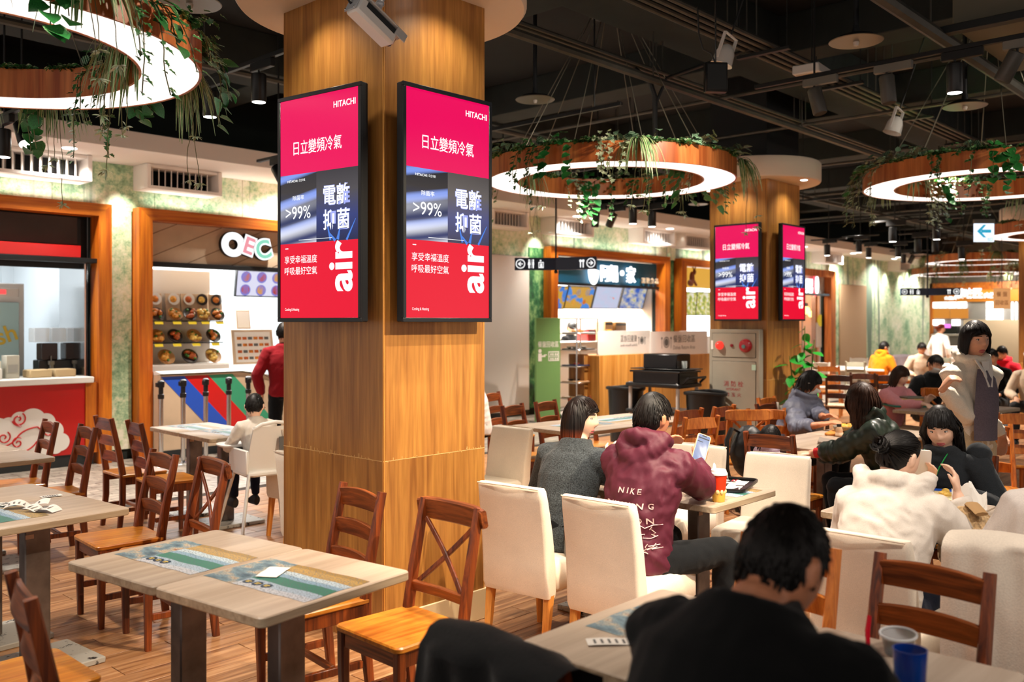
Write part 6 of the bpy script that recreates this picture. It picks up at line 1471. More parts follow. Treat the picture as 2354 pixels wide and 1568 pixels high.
        if style in ('puffer',):
            pts2 = []; rd2 = []
            for i in range(25):
                t = i/24*(len(pts)-1); k = min(int(t), len(pts)-2); f = t-k; pts2.append(pts[k].lerp(pts[k+1], f)); rd2.append((rd[k]*(1-f)+rd[k+1]*f)+infl*(.5+.62*abs(sin(i*pi/3.4))))
            cl.loft(pts2, rd2, 14)
        elif short: cl.loft(pts[:3], [r+infl for r in rd[:3]], 14)
        else: cl.loft(pts, [r+infl*(.75 if i < 6 else .35) for i, r in enumerate(rd)], 14); cl.ball(E, .05*s+infl*.7, 12, 8)
        if style == 'hoodie' and not short: cl.loft([fe-fd*.045*s, fe-fd*.02*s, fe], [.047*s, .05*s, .040*s], 12)
        info[key] = (M @ T, M @ E)
    # torso of the clothing
    W2 = [(w_*s*girth+infl, d*s*girth+infl) for w_, d in zip([.160, .150, .160, .176, .176, .118, .070], [.122, .118, .122, .122, .106, .082, .066])]
    low = sp[0][0]-Vector((0, 0, .06*s)); pts = [low]+core; rad = [(W2[0][0]*.98, W2[0][1]*.98)]+W2
    if style == 'puffer':
        p2 = []; r2 = []
        for i in range(33):
            t = i/32*(len(pts)-1); k = min(int(t), len(pts)-2); f = t-k; b = .012*abs(sin(i*pi/4.2)); p2.append(pts[k].lerp(pts[k+1], f)); r2.append(tuple(rad[k][c]*(1-f)+rad[k+1][c]*f+b for c in (0, 1)))
        cl.loft(p2, r2, 20, side=(1, 0, 0))
    else: cl.loft(pts, rad, 20, side=(1, 0, 0))
    cl.loft([sp[4][0]+Vector((-shoulder*s, 0, .02*s)), q5+Vector((0, -.005, .03*s)), sp[4][0]+Vector((shoulder*s, 0, .02*s))], [.055*s, .07*s, .055*s], 12)
    if style in ('hoodie', 'coat', 'puffer'):
        bk = Vector((0, -cos(na), sin(na))); n = 18; ring_ = []; rads = []
        for i in range(n+1):
            a = 2*pi*i/n; f = (1-cos(a))/2    # 0 at front, 1 at the back of the neck
            ring_.append(nb+Vector((.088*s*sin(a), .075*s*cos(a)*(1 if f < .5 else 1.15), (.0+.045*f)*s))+hd*.0); rads.append((.024+.016*f)*s)
        cl.loft(ring_, rads, 10, cap=False)
        if style == 'hoodie' or style == 'puffer':
            c0 = nb+bk*.075*s+Vector((0, 0, .01*s)); k = s*hood; cl.loft([c0+Vector((-.11*k, .05, .02*s)), c0+Vector((-.085*k, .0, -.03*k)), c0+Vector((-.045*k, -.02, -.075*k)), c0+Vector((0, -.03, -.10*k)), c0+Vector((.045*k, -.02, -.075*k)), c0+Vector((.085*k, .0, -.03*k)), c0+Vector((.11*k, .05, .02*s))], [.028*s, .042*s, .05*s, .054*s, .05*s, .042*s, .028*s], 12)
            cl.loft([c0+Vector((0, -.0, -.03*s)), c0+Vector((0, -.015, -.08*k)), c0+Vector((0, -.0, -.13*k))], [(.10*k, .03*s), (.075*k, .03*s), (.03*k, .02*s)], 14, side=(1, 0, 0))
    elif style == 'jacket':
        n = 16; ring_ = [nb+Vector((.068*s*sin(2*pi*i/n), .066*s*cos(2*pi*i/n)+.004, .012*s*(1-cos(2*pi*i/n)))) for i in range(n+1)]; cl.loft(ring_, .020*s, 9, cap=False)
    else:
        n = 16; ring_ = [nb+Vector((.064*s*sin(2*pi*i/n), .064*s*cos(2*pi*i/n)+.004, -.008*s+.01*s*(1-cos(2*pi*i/n)))) for i in range(n+1)]; cl.loft(ring_, .013*s, 8, cap=False)
    bm_ = remesh(body, vox, skin, 'person', 1)
    o = link('person', bm_, None, (X, Y, 0), rz, label, 'person', grp)
    link(cloth, remesh(cl, max(.011, vox), top, cloth, 2, folds(amp, 9.0 if style != 'sweater' else 6, seed, (1, 1, .8))), o)
    # legs
    tr = MB(); tr.loft([sp[0][0]+Vector((0, 0, .10*s)), sp[0][0], sp[0][0]-Vector((0, 0, .09*s))], [(.150*s, .115*s), (.168*s, .128*s), (.14*s, .11*s)], 18, side=(1, 0, 0)); shs = []
    for sg in (-1, 1):
        hp = sp[0][0]+Vector((sg*.092*s, .0, -.035*s))
        if pose == 'sit': K = (Mi @ Vector(knees['R' if sg > 0 else 'L'])) if knees and ('R' if sg > 0 else 'L') in knees else Vector((sg*.13*s, .44*s, hip-.0*s)); A = (Mi @ Vector(feet['R' if sg > 0 else 'L'])) if feet and ('R' if sg > 0 else 'L') in feet else Vector((sg*.13*s, .40*s, .09 if s > .8 else hip-.43*s))
        else: K = Vector((sg*.105*s, .03+(.16 if sg > 0 else -.05), hip*.53)); A = Vector((sg*.105*s, .0+(.22 if sg > 0 else -.24), .09 if sg > 0 else .12))
        tr.loft([hp, hp+(K-hp)*.5, K-(K-hp)*.05, K+(A-K)*.1, K+(A-K)*.5, A], [.088*s, .080*s, .066*s, .063*s, .058*s, .046*s], 14); tr.ball(K, .066*s, 12, 8)
        sh = MB(); shs.append(sh); sh.loft([A+Vector((0, -.05*s, -.045)), A+Vector((0, .0, -.035)), A+Vector((0, .08*s, -.05)), A+Vector((0, .16*s, -.062)), A+Vector((0, .19*s, -.066))], [(.034*s, .04), (.040*s, .05), (.044*s, .036), (.042*s, .024), (.028*s, .016)], 12, side=(1, 0, 0))
    link('trousers', remesh(tr, max(.013, vox), pants or plain('dark_trousers', '#14161a', .85), 'trousers', 2, folds(.006, 8, seed+3)), o)
    shm = shoes or plain('dark_shoes', '#1c1c1e', .6)
    for sh in shs: sh.build('shoe', shm, o)
    if face and not mask or (face and mask and eyes):
        for sg in (-1, 1):
            ye = facey(sg*.031, .010); a = MB(); a.M = HM; a.ball((sg*.031, ye-.0035, .0105), (.0130, .006, .0052), 12, 7); a.mi = 1; a.ball((sg*.0305, ye+.0006, .0105), (.0056, .0026, .0052), 10, 6); a.tube([(sg*.018, ye-.001, .0135), (sg*.031, ye+.002, .0168), (sg*.045, ye-.006, .0135)], .0015, 5); a.build('eye', [EYEW, EYEB], o)
            a = MB(); a.M = HM; a.loft([(sg*.016, facey(sg*.016, .034)+.001, .034), (sg*.032, facey(sg*.032, .034)+.001, .035), (sg*.05, facey(sg*.05, .03)-.0, .030)], [(.002, .0028), (.0022, .003), (.001, .001)], 6); a.build('eyebrow', hair[1], o)
    if face and not mask:
        a = MB(); a.M = HM
        for z, r in ((-.0575, .0042), (-.068, .005)): a.loft([(x, facey(x, z)-.0008, z+(.0015 if z > -.06 else -.001)*(1-abs(x)/.02)) for x in (-.021, -.011, 0, .011, .021)], [(r*.3, .002), (r*.9, .004), (r, .0045), (r*.9, .004), (r*.3, .002)], 7)
        a.build('lips', LIPM, o)
    if mask:
        a = MB(); a.M = HM; a.grid(lambda u, v: ((lambda x, z: (x, facey(x*.8, z)*(.985 if abs(x) > .05 else 1)+.010+.012*g2(x/.02, (z+.03)/.03)-.35*max(0, abs(x)-.045), z))(-.066+.132*u, -.105+.100*v)), 18, 14)
        a.build('face_mask', plain('mask_blue_white', '#d6e0e4', .8), o)
        for sg in (-1, 1): a = MB(); a.M = HM; a.tube([(sg*.066, .045, -.02), (sg*.082, .0, .01), (sg*.084, -.02, .0)], .0016, 5); a.build('mask_strap', PAPER, o)
    if hair: make_hair(o, HM, hair[0], hair[1], seed, s, **hair[2])
    info['o'] = o; info['hc'] = M @ hc; return info
def wpt(px, py, d): X, Y = at(px, d); return (X, Y, zat(py, d))
T_GREY = fabric('charcoal_knit', '#3c4246', 150, .95, .55, .9); T_MAR = plain('maroon_nylon', '#551f30', .55, 0, .08, 12, .3, bmp=.25); T_BLACK = fabric('black_sweater', '#06080a', 200, .95, .2, .2)
T_LIL = plain('lilac_grey_jacket', '#5e6172', .55, 0, .1, 10); T_GREEN = plain('dark_green_puffer', '#1d2a20', .4, 0, .1, 10); T_PINK = fabric('pink_knit', '#d8929a', 200); T_WHITE = fabric('white_fleece', '#ddd4ca', 260, .95, .05, .15)
T_FLEECE = fabric('dark_fleece', '#24282c', 200, .95, .15, .2); T_CREAM = fabric('cream_coat', '#f6eedc', 160, .95, .06, .2); T_ORANGE = fabric('orange_hoodie', '#e8860e', 160); T_BEIGE = fabric('beige_knit', '#d8c4ac', 160); T_REDK = fabric('dark_red_knit', '#8a0f1c', 160); T_OAT = fabric('oatmeal_hoodie', '#e2d8d0', 260, .95, .08, .2)
P_BLACK = fabric('black_trousers', '#0d1014', 220, .9, .2, .2); P_CREAM = fabric('cream_trousers', '#d9c6a2', 200); P_NAVY = fabric('navy_denim', '#12182a', 220)

# seated at the near tables
woman = person('person in charcoal knit sweater with auburn hair tips turning to look aside', 3.72, 3.13, FX+.05, .97, lean=(.18, .42), head=(-1.25, .08, 0), skin=SKINP, top=T_GREY, style='sweater', cloth='sweater', pants=P_BLACK, vox=.0075, seed=4, amp=.006, girth=1.0,
    hair=('bob', H_RED, dict(length=.15, vol=.9, part=.3)), hands={'R': (wpt(1397, 1052, 4.95), (.25, .6, .5), (-.5, .3, -.4), .75), 'L': ((4.12, 3.36, .80), (.2, 1, 0), (0, 0, -1), .4)})
man = person('person in maroon windbreaker with white back print holding up a phone', 3.66, 2.60, FX+.02, 1.02, lean=(.10, .30), head=(-.15, .12, 0), skin=SKINW, top=T_MAR, style='hoodie', cloth='windbreaker', pants=P_BLACK, vox=.0078, seed=9, amp=.013, girth=.95, shoulder=.165, face=False,
    hair=('short', H_BLACK, dict(vol=1.15)), hands={'R': (wpt(1607, 1068, 4.86), (.05, .45, .9), (-.9, .2, -.1), .55), 'L': ((4.14, 2.80, .98), (.5, .6, .5), (.6, .2, 0), .5)}, elbow={'R': (.9, -.1, -1.2), 'L': (-.6, -.1, -1)}, knees={'R': (4.06, 2.34, .53), 'L': (4.1, 2.70, .53)}, feet={'R': (4.06, 2.36, .09), 'L': (4.08, 2.68, .09)})
front = person('person in black sweater with short black hair seen from behind at the front table', 1.43, .875, FX-.05, 1.02, hip=.625, hoff=(.085, .055), lean=(.2, .5), head=(-.12, .42, .0), skin=SKINW, top=T_BLACK, style='sweater', cloth='sweater', pants=P_BLACK, vox=.0075, seed=12, amp=.005, girth=1.16, shoulder=.195, face=False,
    hair=('short', H_BLACK, dict(vol=.55, up=(0, .1, .25), nlock=1500)), hands={'R': ((1.98, .80, .79), (.0, 1, -.1), (0, 0, -1), .5), 'L': ((1.93, .98, .79), (0, 1, -.1), (0, 0, -1), .5)}, elbow={'R': (.9, -.2, -.5), 'L': (-.25, -.4, -1)})
white = person('person in white hoodie with dark hair in a bun seen from behind', 3.80, 1.50, FX+.0, 1.0, hip=.49, hood=1.4, lean=(.26, .66), head=(-.35, .45, 0), skin=SKINP, top=T_WHITE, style='hoodie', cloth='hoodie', pants=P_NAVY, vox=.008, seed=15, amp=.009, girth=.98, face=False, shoulder=.158,
    hair=('bun', H_BLACK, dict(vol=.7)), hands={'R': ((4.20, 1.30, .92), (-.2, .4, .9), (-.6, 0, .2), .6), 'L': ((4.25, 1.72, .80), (0, 1, 0), (0, 0, -1), .4)}, elbow={'R': (.4, -.2, -1), 'L': (-.3, -.2, -1)})
fleece = person('person with long black hair and fringe in dark fleece looking at a phone', 5.38, 1.72, FNX+.1, .98, hip=.475, lean=(.12, .32), head=(.10, .38, .10), skin=SKINP, top=T_FLEECE, style='jacket', cloth='fleece', pants=T_FLEECE, vox=.0075, seed=18, amp=.006, girth=1.05,
    hair=('long', H_BLACK, dict(length=.40, bangs=True, vol=.9, nlock=330)), hands={'R': (wpt(2122, 1112, 4.83), (-.5, .2, .85), (.2, .9, .2), .45), 'L': ((5.05, 1.5, .78), (0, 1, 0), (0, 0, -1), .5)}, knees={'L': wpt(2250, 1045, 4.95)}, feet={'L': (5.2, 1.43, .5)})
edge = person('person in oatmeal hoodie with a black strap and brown hair cut by the right edge', 3.86, .80, FX+.1, 1.0, lean=(.18, .45), head=(.1, .3, 0), skin=SKINP, top=T_OAT, style='hoodie', cloth='hoodie', pants=P_NAVY, vox=.010, seed=21, amp=.008, girth=1.12, face=False,
    hair=('long', H_BROWN, dict(length=.24, vol=.9)))
lilac = person('person in lilac grey jacket and face mask looking down', 7.86, 3.86, FNY+.0, 1.0, hip=.49, lean=(.15, .36), head=(.55, .48, 0), skin=SKINW, top=T_LIL, style='puffer', cloth='jacket', pants=P_BLACK, vox=.0085, seed=24, amp=.008, mask=True, eyes=False,
    hair=('bob', H_BLACK, dict(length=.07, vol=.7)), hands={'R': (wpt(1893, 975, 7.75), (-.1, .9, .25), (-.3, .2, -.9), .35), 'L': (wpt(1908, 968, 7.7), (.3, .9, .2), (.3, 0, -.9), .35)}, bare=.09)
green = person('person in dark green puffer jacket with wavy brown hair reaching over the table', 6.42, 2.36, FY+.55, .98, lean=(.25, .55), head=(-.35, .20, 0), skin=SKIN, top=T_GREEN, style='puffer', cloth='puffer_jacket', pants=P_BLACK, vox=.0085, seed=27, amp=.006, face=False,
    hair=('long', H_BROWN, dict(length=.20, bl=.006, vol=1.2, cover=True)), hands={'L': (wpt(1838, 1050, 6.55), (-.4, .9, 0), (.3, 0, -1), .4), 'R': (wpt(1850, 1045, 6.6), (-.4, .9, 0), (-.3, 0, -1), .4)}, elbow={'L': (-.6, -.4, -.8), 'R': (.4, -.4, -1)}, bare=.07)
child = person('small child with black hair in lilac top seen over a chair back', 5.97, 3.13, FX, .66, hip=.41, lean=(.05, .2), head=(-.2, .35, 0), skin=SKINP, top=fabric('pale_lilac_top', '#b8a0b0', 200), style='hoodie', cloth='hoodie', pants=P_NAVY, vox=.010, seed=30, face=False, hair=('bob', H_BLACK, dict(length=.07, vol=.8)))
boy = person('small child in white top seen from behind in a high chair', 3.86, 6.30, FY-.15, .68, hip=.57, lean=(.05, .28), head=(-.5, .42, 0), skin=SKINP, top=T_WHITE, style='tee', cloth='shirt', pants=P_NAVY, vox=.009, seed=33, face=False, hair=('crop', H_BLACK, dict(vol=1.0)))
pink = person('person in pink sweater with long dark hair looking down beside a green tray', 10.42, 3.97, FNY-.35, .98, hip=.46, lean=(.12, .42), head=(.15, .35, .15), skin=SKINP, top=T_PINK, style='sweater', cloth='sweater', pants=P_CREAM, vox=.009, seed=36, amp=.008, hair=('long', H_BROWN, dict(length=.19, vol=.9, part=.3)), hands={'L': (wpt(2128, 925, 9.9), (-.2, .5, .6), (.4, .4, -.3), .7), 'R': ((10.05, 3.45, .8), (.3, 1, 0), (0, 0, -1), .5)})
masked = person('person in black with dark hair and pale face mask behind the person in pink', 11.95, 4.08, FNY-.7, 1.0, lean=(.2, .5), head=(.1, .4, 0), skin=SKIN, top=T_BLACK, style='jacket', cloth='jacket', pants=P_BLACK, vox=.011, seed=39, mask=True, hair=('short', H_BLACK, dict(vol=1.1)))
walker = person('standing person with chin length black hair in cream coat over grey top', 6.38, 1.90, FNY-.62, .98, 'stand', hip=.915, lean=(.02, .06), head=(.0, .06, 0), skin=SKIN, top=T_CREAM, style='coat', cloth='coat', pants=P_CREAM, vox=.008, seed=42, amp=.008, girth=.84, shoulder=.14, elbow={'R': (.0, .35, -1), 'L': (-.15, -.3, -1)}, hair=('bob', H_BLACK, dict(length=.12, vol=1.5, part=.4)), hands={'R': (wpt(2168, 892, 5.8), (-.3, .5, .8), (-.8, .3, 0), 1.35), 'L': (wpt(2305, 1000, 6.1), (.1, .1, -1), (.9, .3, 0), .4)}, shoes=P_CREAM)
far = [person('person in orange hoodie seen from behind far down the hall', 18.1, 7.05, FX-.3, 1.0, lean=(.1, .3), head=(-.3, .3, 0), top=T_ORANGE, style='hoodie', cloth='hoodie', vox=.014, seed=50, face=False),
       person('person in beige sweater looking down far down the hall', 18.7, 6.48, FNX+.5, 1.0, lean=(.15, .42), head=(0, .6, 0), top=T_BEIGE, style='sweater', cloth='sweater', vox=.014, seed=51),
       person('walking staff member in pale top with tied brown hair', 22.9, 7.5, FX-.5, .98, 'stand', hip=.88, lean=(.02, .1), head=(-.3, .2, 0), top=T_OAT, style='sweater', cloth='sweater', pants=fabric('grey_skirt', '#8a8684', 160), vox=.014, seed=52, face=False, hair=('bun', H_TIP, dict(vol=1.0))),
       person('person with black hair seated behind the cream coat, nearer the middle', 14.4, 3.95, FNX, 1.0, lean=(.1, .3), head=(0, .4, 0), top=T_BLACK, style='sweater', cloth='sweater', vox=.014, seed=53),
       person('person in bright red collar seated behind the cream coat', 16.2, 4.3, FNX, 1.0, lean=(.1, .3), head=(.2, .5, 0), top=fabric('bright_red', '#d0142a', 160), style='hoodie', cloth='hoodie', vox=.014, seed=54),
       person('person with pale headband at the right picture edge', 14.0, 3.35, FNX, .98, lean=(.12, .3), head=(.1, .1, 0), top=T_BEIGE, style='sweater', cloth='sweater', vox=.013, seed=55, hair=('bob', H_BLACK, dict(length=.1, bangs=True))),
       person('person in dark red sweater standing at the fried food counter left of the column', 5.78, 8.9, FY-.5, 1.0, 'stand', hip=.9, lean=(.02, .1), head=(-.4, .2, 0), top=T_REDK, style='sweater', cloth='sweater', pants=P_BLACK, vox=.012, seed=56, face=False),
       person('person in white shirt seated just right of the front column', *at(1102, 9.75), .75, 1.0, lean=(.1, .3), head=(0, .3, 0), top=T_WHITE, style='sweater', cloth='shirt', pants=P_BLACK, vox=.012, seed=57, face=False),
       person('kitchen worker in black cap behind the hotpot counter', 15.15, 12.5, FNY, 1.0, 'stand', hip=.9, lean=(.02, .1), head=(0, .4, 0), top=T_BLACK, style='tee', cloth='uniform', vox=.014, seed=58)]
cp = MB(); cp.M = Matrix.Translation(far[2]['o'].location)
# ------------------------------------------------------------------ prints on clothing
def backprint(info, lines, mat, cloth_name):
    """letters projected onto the back of a garment"""
    o = info['o']; c = [k for k in o.children if k.name.split('.')[0] == cloth_name][0]
    vs = [(v.co.x, v.co.y, v.co.z) for v in c.data.vertices]
    from mathutils.bvhtree import BVHTree
    bv = BVHTree.FromPolygons([Vector(v) for v in vs], [tuple(p.vertices) for p in c.data.polygons])
    def proj(x, z):
        h = bv.ray_cast(Vector((x, -1.2, z)), Vector((0, 1, 0)))
        return (x, h[0].y-.006, z) if h[0] is not None else None
    mb = MB()
    for t, x, z, wd, ht in lines:
        me = text_mesh(t, width=wd, height=ht, off=.012, res=2)
        vv = [proj(x+v.co.x, z+v.co.y) for v in me.vertices]
        fs = [tuple(p.vertices) for p in me.polygons if all(vv[i] for i in p.vertices)]
        mb.add([q or (0, 0, 0) for q in vv], fs)
    return mb, proj, o
PRINT = plain('pale_pink_print', '#d9b8b4', .5)
mb, proj, o = backprint(man, [('N I K E', .03, .862, .12, .026), ('R U N N I N G', .02, .795, .24, .028), ('D I V I S I O N', .02, .728, .25, .028)], PRINT, 'windbreaker')
rr = random.Random(3)
for k in range(12):
    x, z = rr.uniform(-.1, .16), rr.uniform(.57, .69); pts = []
    for i in range(7):
        q = proj(x, z)
        if q: pts.append(q)
        x += rr.uniform(-.02, .035); z += rr.uniform(-.018, .016)
    if len(pts) > 2: mb.tube(pts, .0022, 4)
mb.build('back_print', PRINT, o)
# strap, lanyard, wristband, coat front, knee print
def onbody(info, name, pts, r, m, n=8): a = MB(); a.M = info['M'].inverted(); a.loft(pts, r, n); return a.build(name, m, info['o'])
C_ = edge['sp']; s4 = Vector(C_[4]); onbody(edge, 'black_strap', [s4+Vector((-.17, .12, -.28)), s4+Vector((-.165, .03, -.12)), s4+Vector((-.14, -.06, .03)), s4+Vector((-.04, -.11, .10)), s4+Vector((.08, -.10, .06))], [(.022, .006)]*5, BLACK)
s6 = Vector(fleece['sp'][6]); onbody(fleece, 'green_lanyard', [s6+Vector((-.03, .07, .02)), s6+Vector((-.13, .05, -.08)), s6+Vector((-.16, .01, -.22)), s6+Vector((-.13, -.03, -.08)), s6+Vector((-.03, -.06, .02))], [(.008, .003)]*5, plain('green_band', '#1fa04a', .5))
w_, e_ = green['R']; w2, e2 = green['L']; d_ = (e2-w2).normalized(); onbody(green, 'red_wristband', [w2+d_*.045, w2+d_*.075], .036, plain('red_cuff', '#c8141c', .5), 14)
# grey top showing in the open coat
wk = walker; M = wk['M']; sp_ = [M.inverted() @ Vector(q) for q in wk['sp']]; a = MB(); vs = []
for i, q in enumerate(sp_[:6]):
    wdt = (.085, .085, .09, .085, .07, .035)[i]
    for x in (-1, -.5, 0, .5, 1): vs.append((q.x+x*wdt, q.y+(.185, .182, .187, .187, .172, .135)[i]-.035*abs(x)**2, q.z))
a.add(vs, [(i*5+j, i*5+j+1, (i+1)*5+j+1, (i+1)*5+j) for i in range(5) for j in range(4)]); a.build('grey_top', fabric('grey_ribbed_top', '#6f6874', 120), wk['o'])
q = sp_[5]; a = MB(); a.add([(-.03, q.y+.128, q.z+.05), (.03, q.y+.128, q.z+.05), (.0, q.y+.155, q.z-.10)], [(0, 1, 2)]); a.loft([(-.045, q.y+.10, q.z+.06), (-.02, q.y+.145, q.z-.02), (.0, q.y+.165, q.z-.11)], [(.018, .008)]*3, 8); a.loft([(.045, q.y+.10, q.z+.06), (.02, q.y+.145, q.z-.02), (.0, q.y+.165, q.z-.11)], [(.018, .008)]*3, 8); a.build('collar', PAPER, wk['o'])
# headband and black cap
hb_ = far[5]; a = MB(); HMl = hb_['o'].matrix_world.inverted() if False else hb_['M'].inverted() @ hb_['HM']; a.M = HMl; a.loft([(.088*cos(t), -.005+.108*sin(t), .065+.02*cos(t*0)) for t in [2*pi*i/24 for i in range(25)]], [(.022, .006)]*25, 6, side=(0, 0, 1), cap=False); a.build('headband', PAPER, hb_['o'])
kc = far[8]; a = MB(); a.M = kc['M'].inverted() @ kc['HM']; a.ball((0, -.005, .055), (.095, .112, .095), 18, 10); a.box(-.07, .06, .05, .07, .17, .06, .004); a.build('cap', BLACK, kc['o'])
# script on the raised knee
kx = Vector(wpt(2252, 1085, 4.86)); o = fleece['o']; M = fleece['M'].inverted() @ frameM(kx, (CA, -SA, 0), (0, 0, 1))
letter('Evolve', PRINT, o, M @ Matrix.Rotation(-.15, 4, 'Z'), name='knee_script', width=.05, height=.016)

# ------------------------------------------------------------------ high chair
hc_ = empty('high_chair', 'white plastic high chair with metal legs holding the small child', 'high chair', (3.86, 6.24, 0), -.15)
for sx in (-1, 1):
    for sy in (-1, 1): a = MB(); a.tube([(sx*.17, sy*.14, .52), (sx*.28, sy*.26, 0)], .013, 9); a.build('leg', plain('pale_metal', '#d8d6d2', .3, .4), hc_)
a = MB(); a.grid(lambda u, v: ((u-.5)*(.36-.05*v), -.13-.10*v-.03*cos((u-.5)*pi)+.05, .52+.36*v), 12, 8); a.grid(lambda u, v: ((u-.5)*(.365-.05*v), -.15-.10*v-.03*cos((u-.5)*pi)+.05, .52+.362*v), 12, 8); a.tube([(-.155+.0, -.185, .86), (-.1, -.215, .90), (0, -.225, .915), (.1, -.215, .90), (.155, -.185, .86)], .014, 8); a.build('backrest', WHITEP, hc_)
a = MB(); slab(a, rpoly(-.19, -.16, .19, .18, .06, 6), .50, .54, .012); a.build('seat', WHITEP, hc_)
a = MB(); slab(a, rpoly(-.26, .12, .26, .36, .08, 6), .70, .72, .006); a.build('tray', WHITEP, hc_)
for sx in (-1, 1): a = MB(); a.box(sx*.18-.012, -.14, .52, sx*.18+.012, .2, .70, .006); a.build('side_guard', WHITEP, hc_)
a = MB(); a.box(.03, -.232, .70, .10, -.225, .80); a.build('printed_label', INKG, hc_)
a = MB(); a.tube([(.05, -.17, .54), (.06, -.22, .42), (.05, -.2, .26), (.06, -.19, .18)], [(.010, .002)]*4, 4); a.build('strap', BLACK, hc_)

# ------------------------------------------------------------------ tray return station
gs = empty('tray_sign', 'tall green tray return sign panel with white pictograms', 'sign panel', (11.62, 10.05, 0), -.25)
GREENP = plain('sage_green_panel', '#6f9a58', .55)
a = MB(); a.box(-.25, -.02, 0, .25, .02, 1.74, .004); a.build('panel', GREENP, gs)
a = MB(); a.box(-.27, -.15, 0, .27, .15, .02, .004); a.build('foot_plate', GREYP, gs)
M = frameM((0, -.0215, 0), (1, 0, 0), (0, 0, 1)); letter('餐盤回收區', PAPER, gs, M @ Matrix.Translation((0, 1.30, 0)), width=.42, height=.10, off=.005)
a = MB(); a.M = M; a.loft([(-.17, 1.19, 0), (-.17, 1.19, .001)], .033, 16); a.box(-.205, 1.02, 0, -.135, 1.15, .001); a.box(-.15, 1.09, 0, -.06, 1.115, .001); a.box(-.09, 1.115, 0, -.03, 1.13, .001); a.box(.0, 1.02, 0, .22, 1.035, .001); a.box(.0, 1.165, 0, .22, 1.18, .001); a.box(.0, 1.02, 0, .015, 1.18, .001); a.box(.205, 1.02, 0, .22, 1.18, .001); a.box(.0, 1.09, 0, .22, 1.1, .001)
for x in (.04, .08, .13, .17): a.box(x, 1.11, 0, x+.025, 1.15, .001); a.box(x, 1.04, 0, x+.025, 1.075, .001)
a.build('pictogram', PAPER, gs)
rk = empty('tray_rack', 'chrome wheeled rack with trays beside the green sign', 'rack', (12.38, 10.0, 0), -.05)
for sx in (-.27, .27):
    for sy in (-.2, .2): a = MB(); a.cyl((sx, sy, .08), (sx, sy, 1.74), .014, n=8); a.build('upright', CHROME, rk); a = MB(); a.cyl((sx-.015, sy, .045), (sx+.015, sy, .045), .045, n=14); a.build('caster', BLACKP, rk)
for z in (.35, .62, .90, 1.18, 1.46, 1.72):
    a = MB(); a.box(-.27, -.2, z, .27, -.185, z+.02, .003); a.box(-.27, .185, z, .27, .2, z+.02, .003); a.box(-.28, -.2, z, -.265, .2, z+.02, .003); a.box(.265, -.2, z, .28, .2, z+.02, .003); a.build('shelf_rail', CHROME, rk)
TR0 = None
for j, (z, c, lb) in enumerate(((.37, '#b49a78', 'tan tray on the lowest level of the chrome rack'), (.64, '#c8a078', 'tan tray on the second level of the chrome rack'), (.92, '#1c2a50', 'navy tray on the third level of the chrome rack'), (1.20, '#15171a', 'black tray with dishes on the chrome rack'), (1.48, '#c8ccd0', 'pale tray near the top of the chrome rack'))):
    o = empty('food_tray', lb, 'tray', (12.38, 10.0, z), -.05); a = MB(); slab(a, rpoly(-.25, -.18, .25, .18, .03), 0, .02, .004); a.build('tray_base', plain('tray_plastic_%d' % j, c, .4), o)
    a = MB(); rr = random.Random(j)
    for k in range(4): a.lathe([(.001, .02), (.03, .02), (.055, .05), (.05, .05), (.001, .03)], 14, (rr.uniform(-.17, .17), rr.uniform(-.1, .1), 0))
    a.build('used_bowls', plain('bowl_mix', ('#e8e4dc', '#2a2a2c', '#d84838', '#e8e0d0', '#e0a030')[j], .4), o)
cn = empty('return_counter', 'golden wood tray return counter with clear screens', 'counter', (13.5, 9.85, 0))
COUN = wood('golden_counter_wood', '#b8782c', '#dca050', .45, 'z', .4, .2)
a = MB(); a.box(-1.05, -.25, 0, .55, .35, 1.10, .004); a.build('front_block', COUN, cn); a = MB(); a.box(-1.15, .0, 0, -1.05, .35, 1.12, .004); a.build('end_panel', W_COL, cn)
a = MB(); a.box(.40, -.4, 0, 2.3, .35, 1.06, .004); a.build('side_block', COUN, cn)
ACR = glass('frosted_screen', '#f2ece8', .72, .3)
a = MB(); slab(a, rpoly(-1.0, 1.10, .6, 1.52, .06, 5), .16, .175, .002); a.v = [(p[0], -p[2], p[1]) for p in a.v]; a.f = [tuple(reversed(f)) for f in a.f]; a.build('clear_screen', ACR, cn)
a = MB(); a.box(.22, -.42, 1.06, 2.15, -.405, 1.50, .002); a.build('clear_screen', ACR, cn); a = MB(); a.box(2.14, -.42, 1.06, 2.155, .2, 1.5, .002); a.build('clear_screen', ACR, cn)
M = frameM((1.15, -.4215, 1.30), (1, 0, 0), (0, 0, 1)); letter('餐盤回收區', INKG, cn, M @ Matrix.Translation((.18, .06, 0)), width=.75, height=.14, off=.006); letter('Dishes Return Area', INKG, cn, M @ Matrix.Translation((.18, -.10, 0)), width=.75, height=.07)
def plateicon(M, s): 
    a = MB(); a.M = M; n = 24
    for r0, r1 in ((.0, .055), (.066, .082)):
        for i in range(n): t0, t1 = 2*pi*i/n, 2*pi*(i+1)/n; a.add([(s*r0*cos(t0), s*r0*sin(t0), 0), (s*r1*cos(t0), s*r1*sin(t0), 0), (s*r1*cos(t1), s*r1*sin(t1), 0), (s*r0*cos(t1), s*r0*sin(t1), 0)], [(0, 1, 2, 3)])
    for x in (-.12, .12): a.box(x*s-.006, -.09*s, 0, x*s+.006, .04*s, .001); a.loft([(x*s, .06*s, 0), (x*s, .06*s, .001)], .02*s, 10)
    a.build('plate_icon', INKG, cn)
plateicon(M @ Matrix.Translation((-.42, 0, 0)), 1.25)
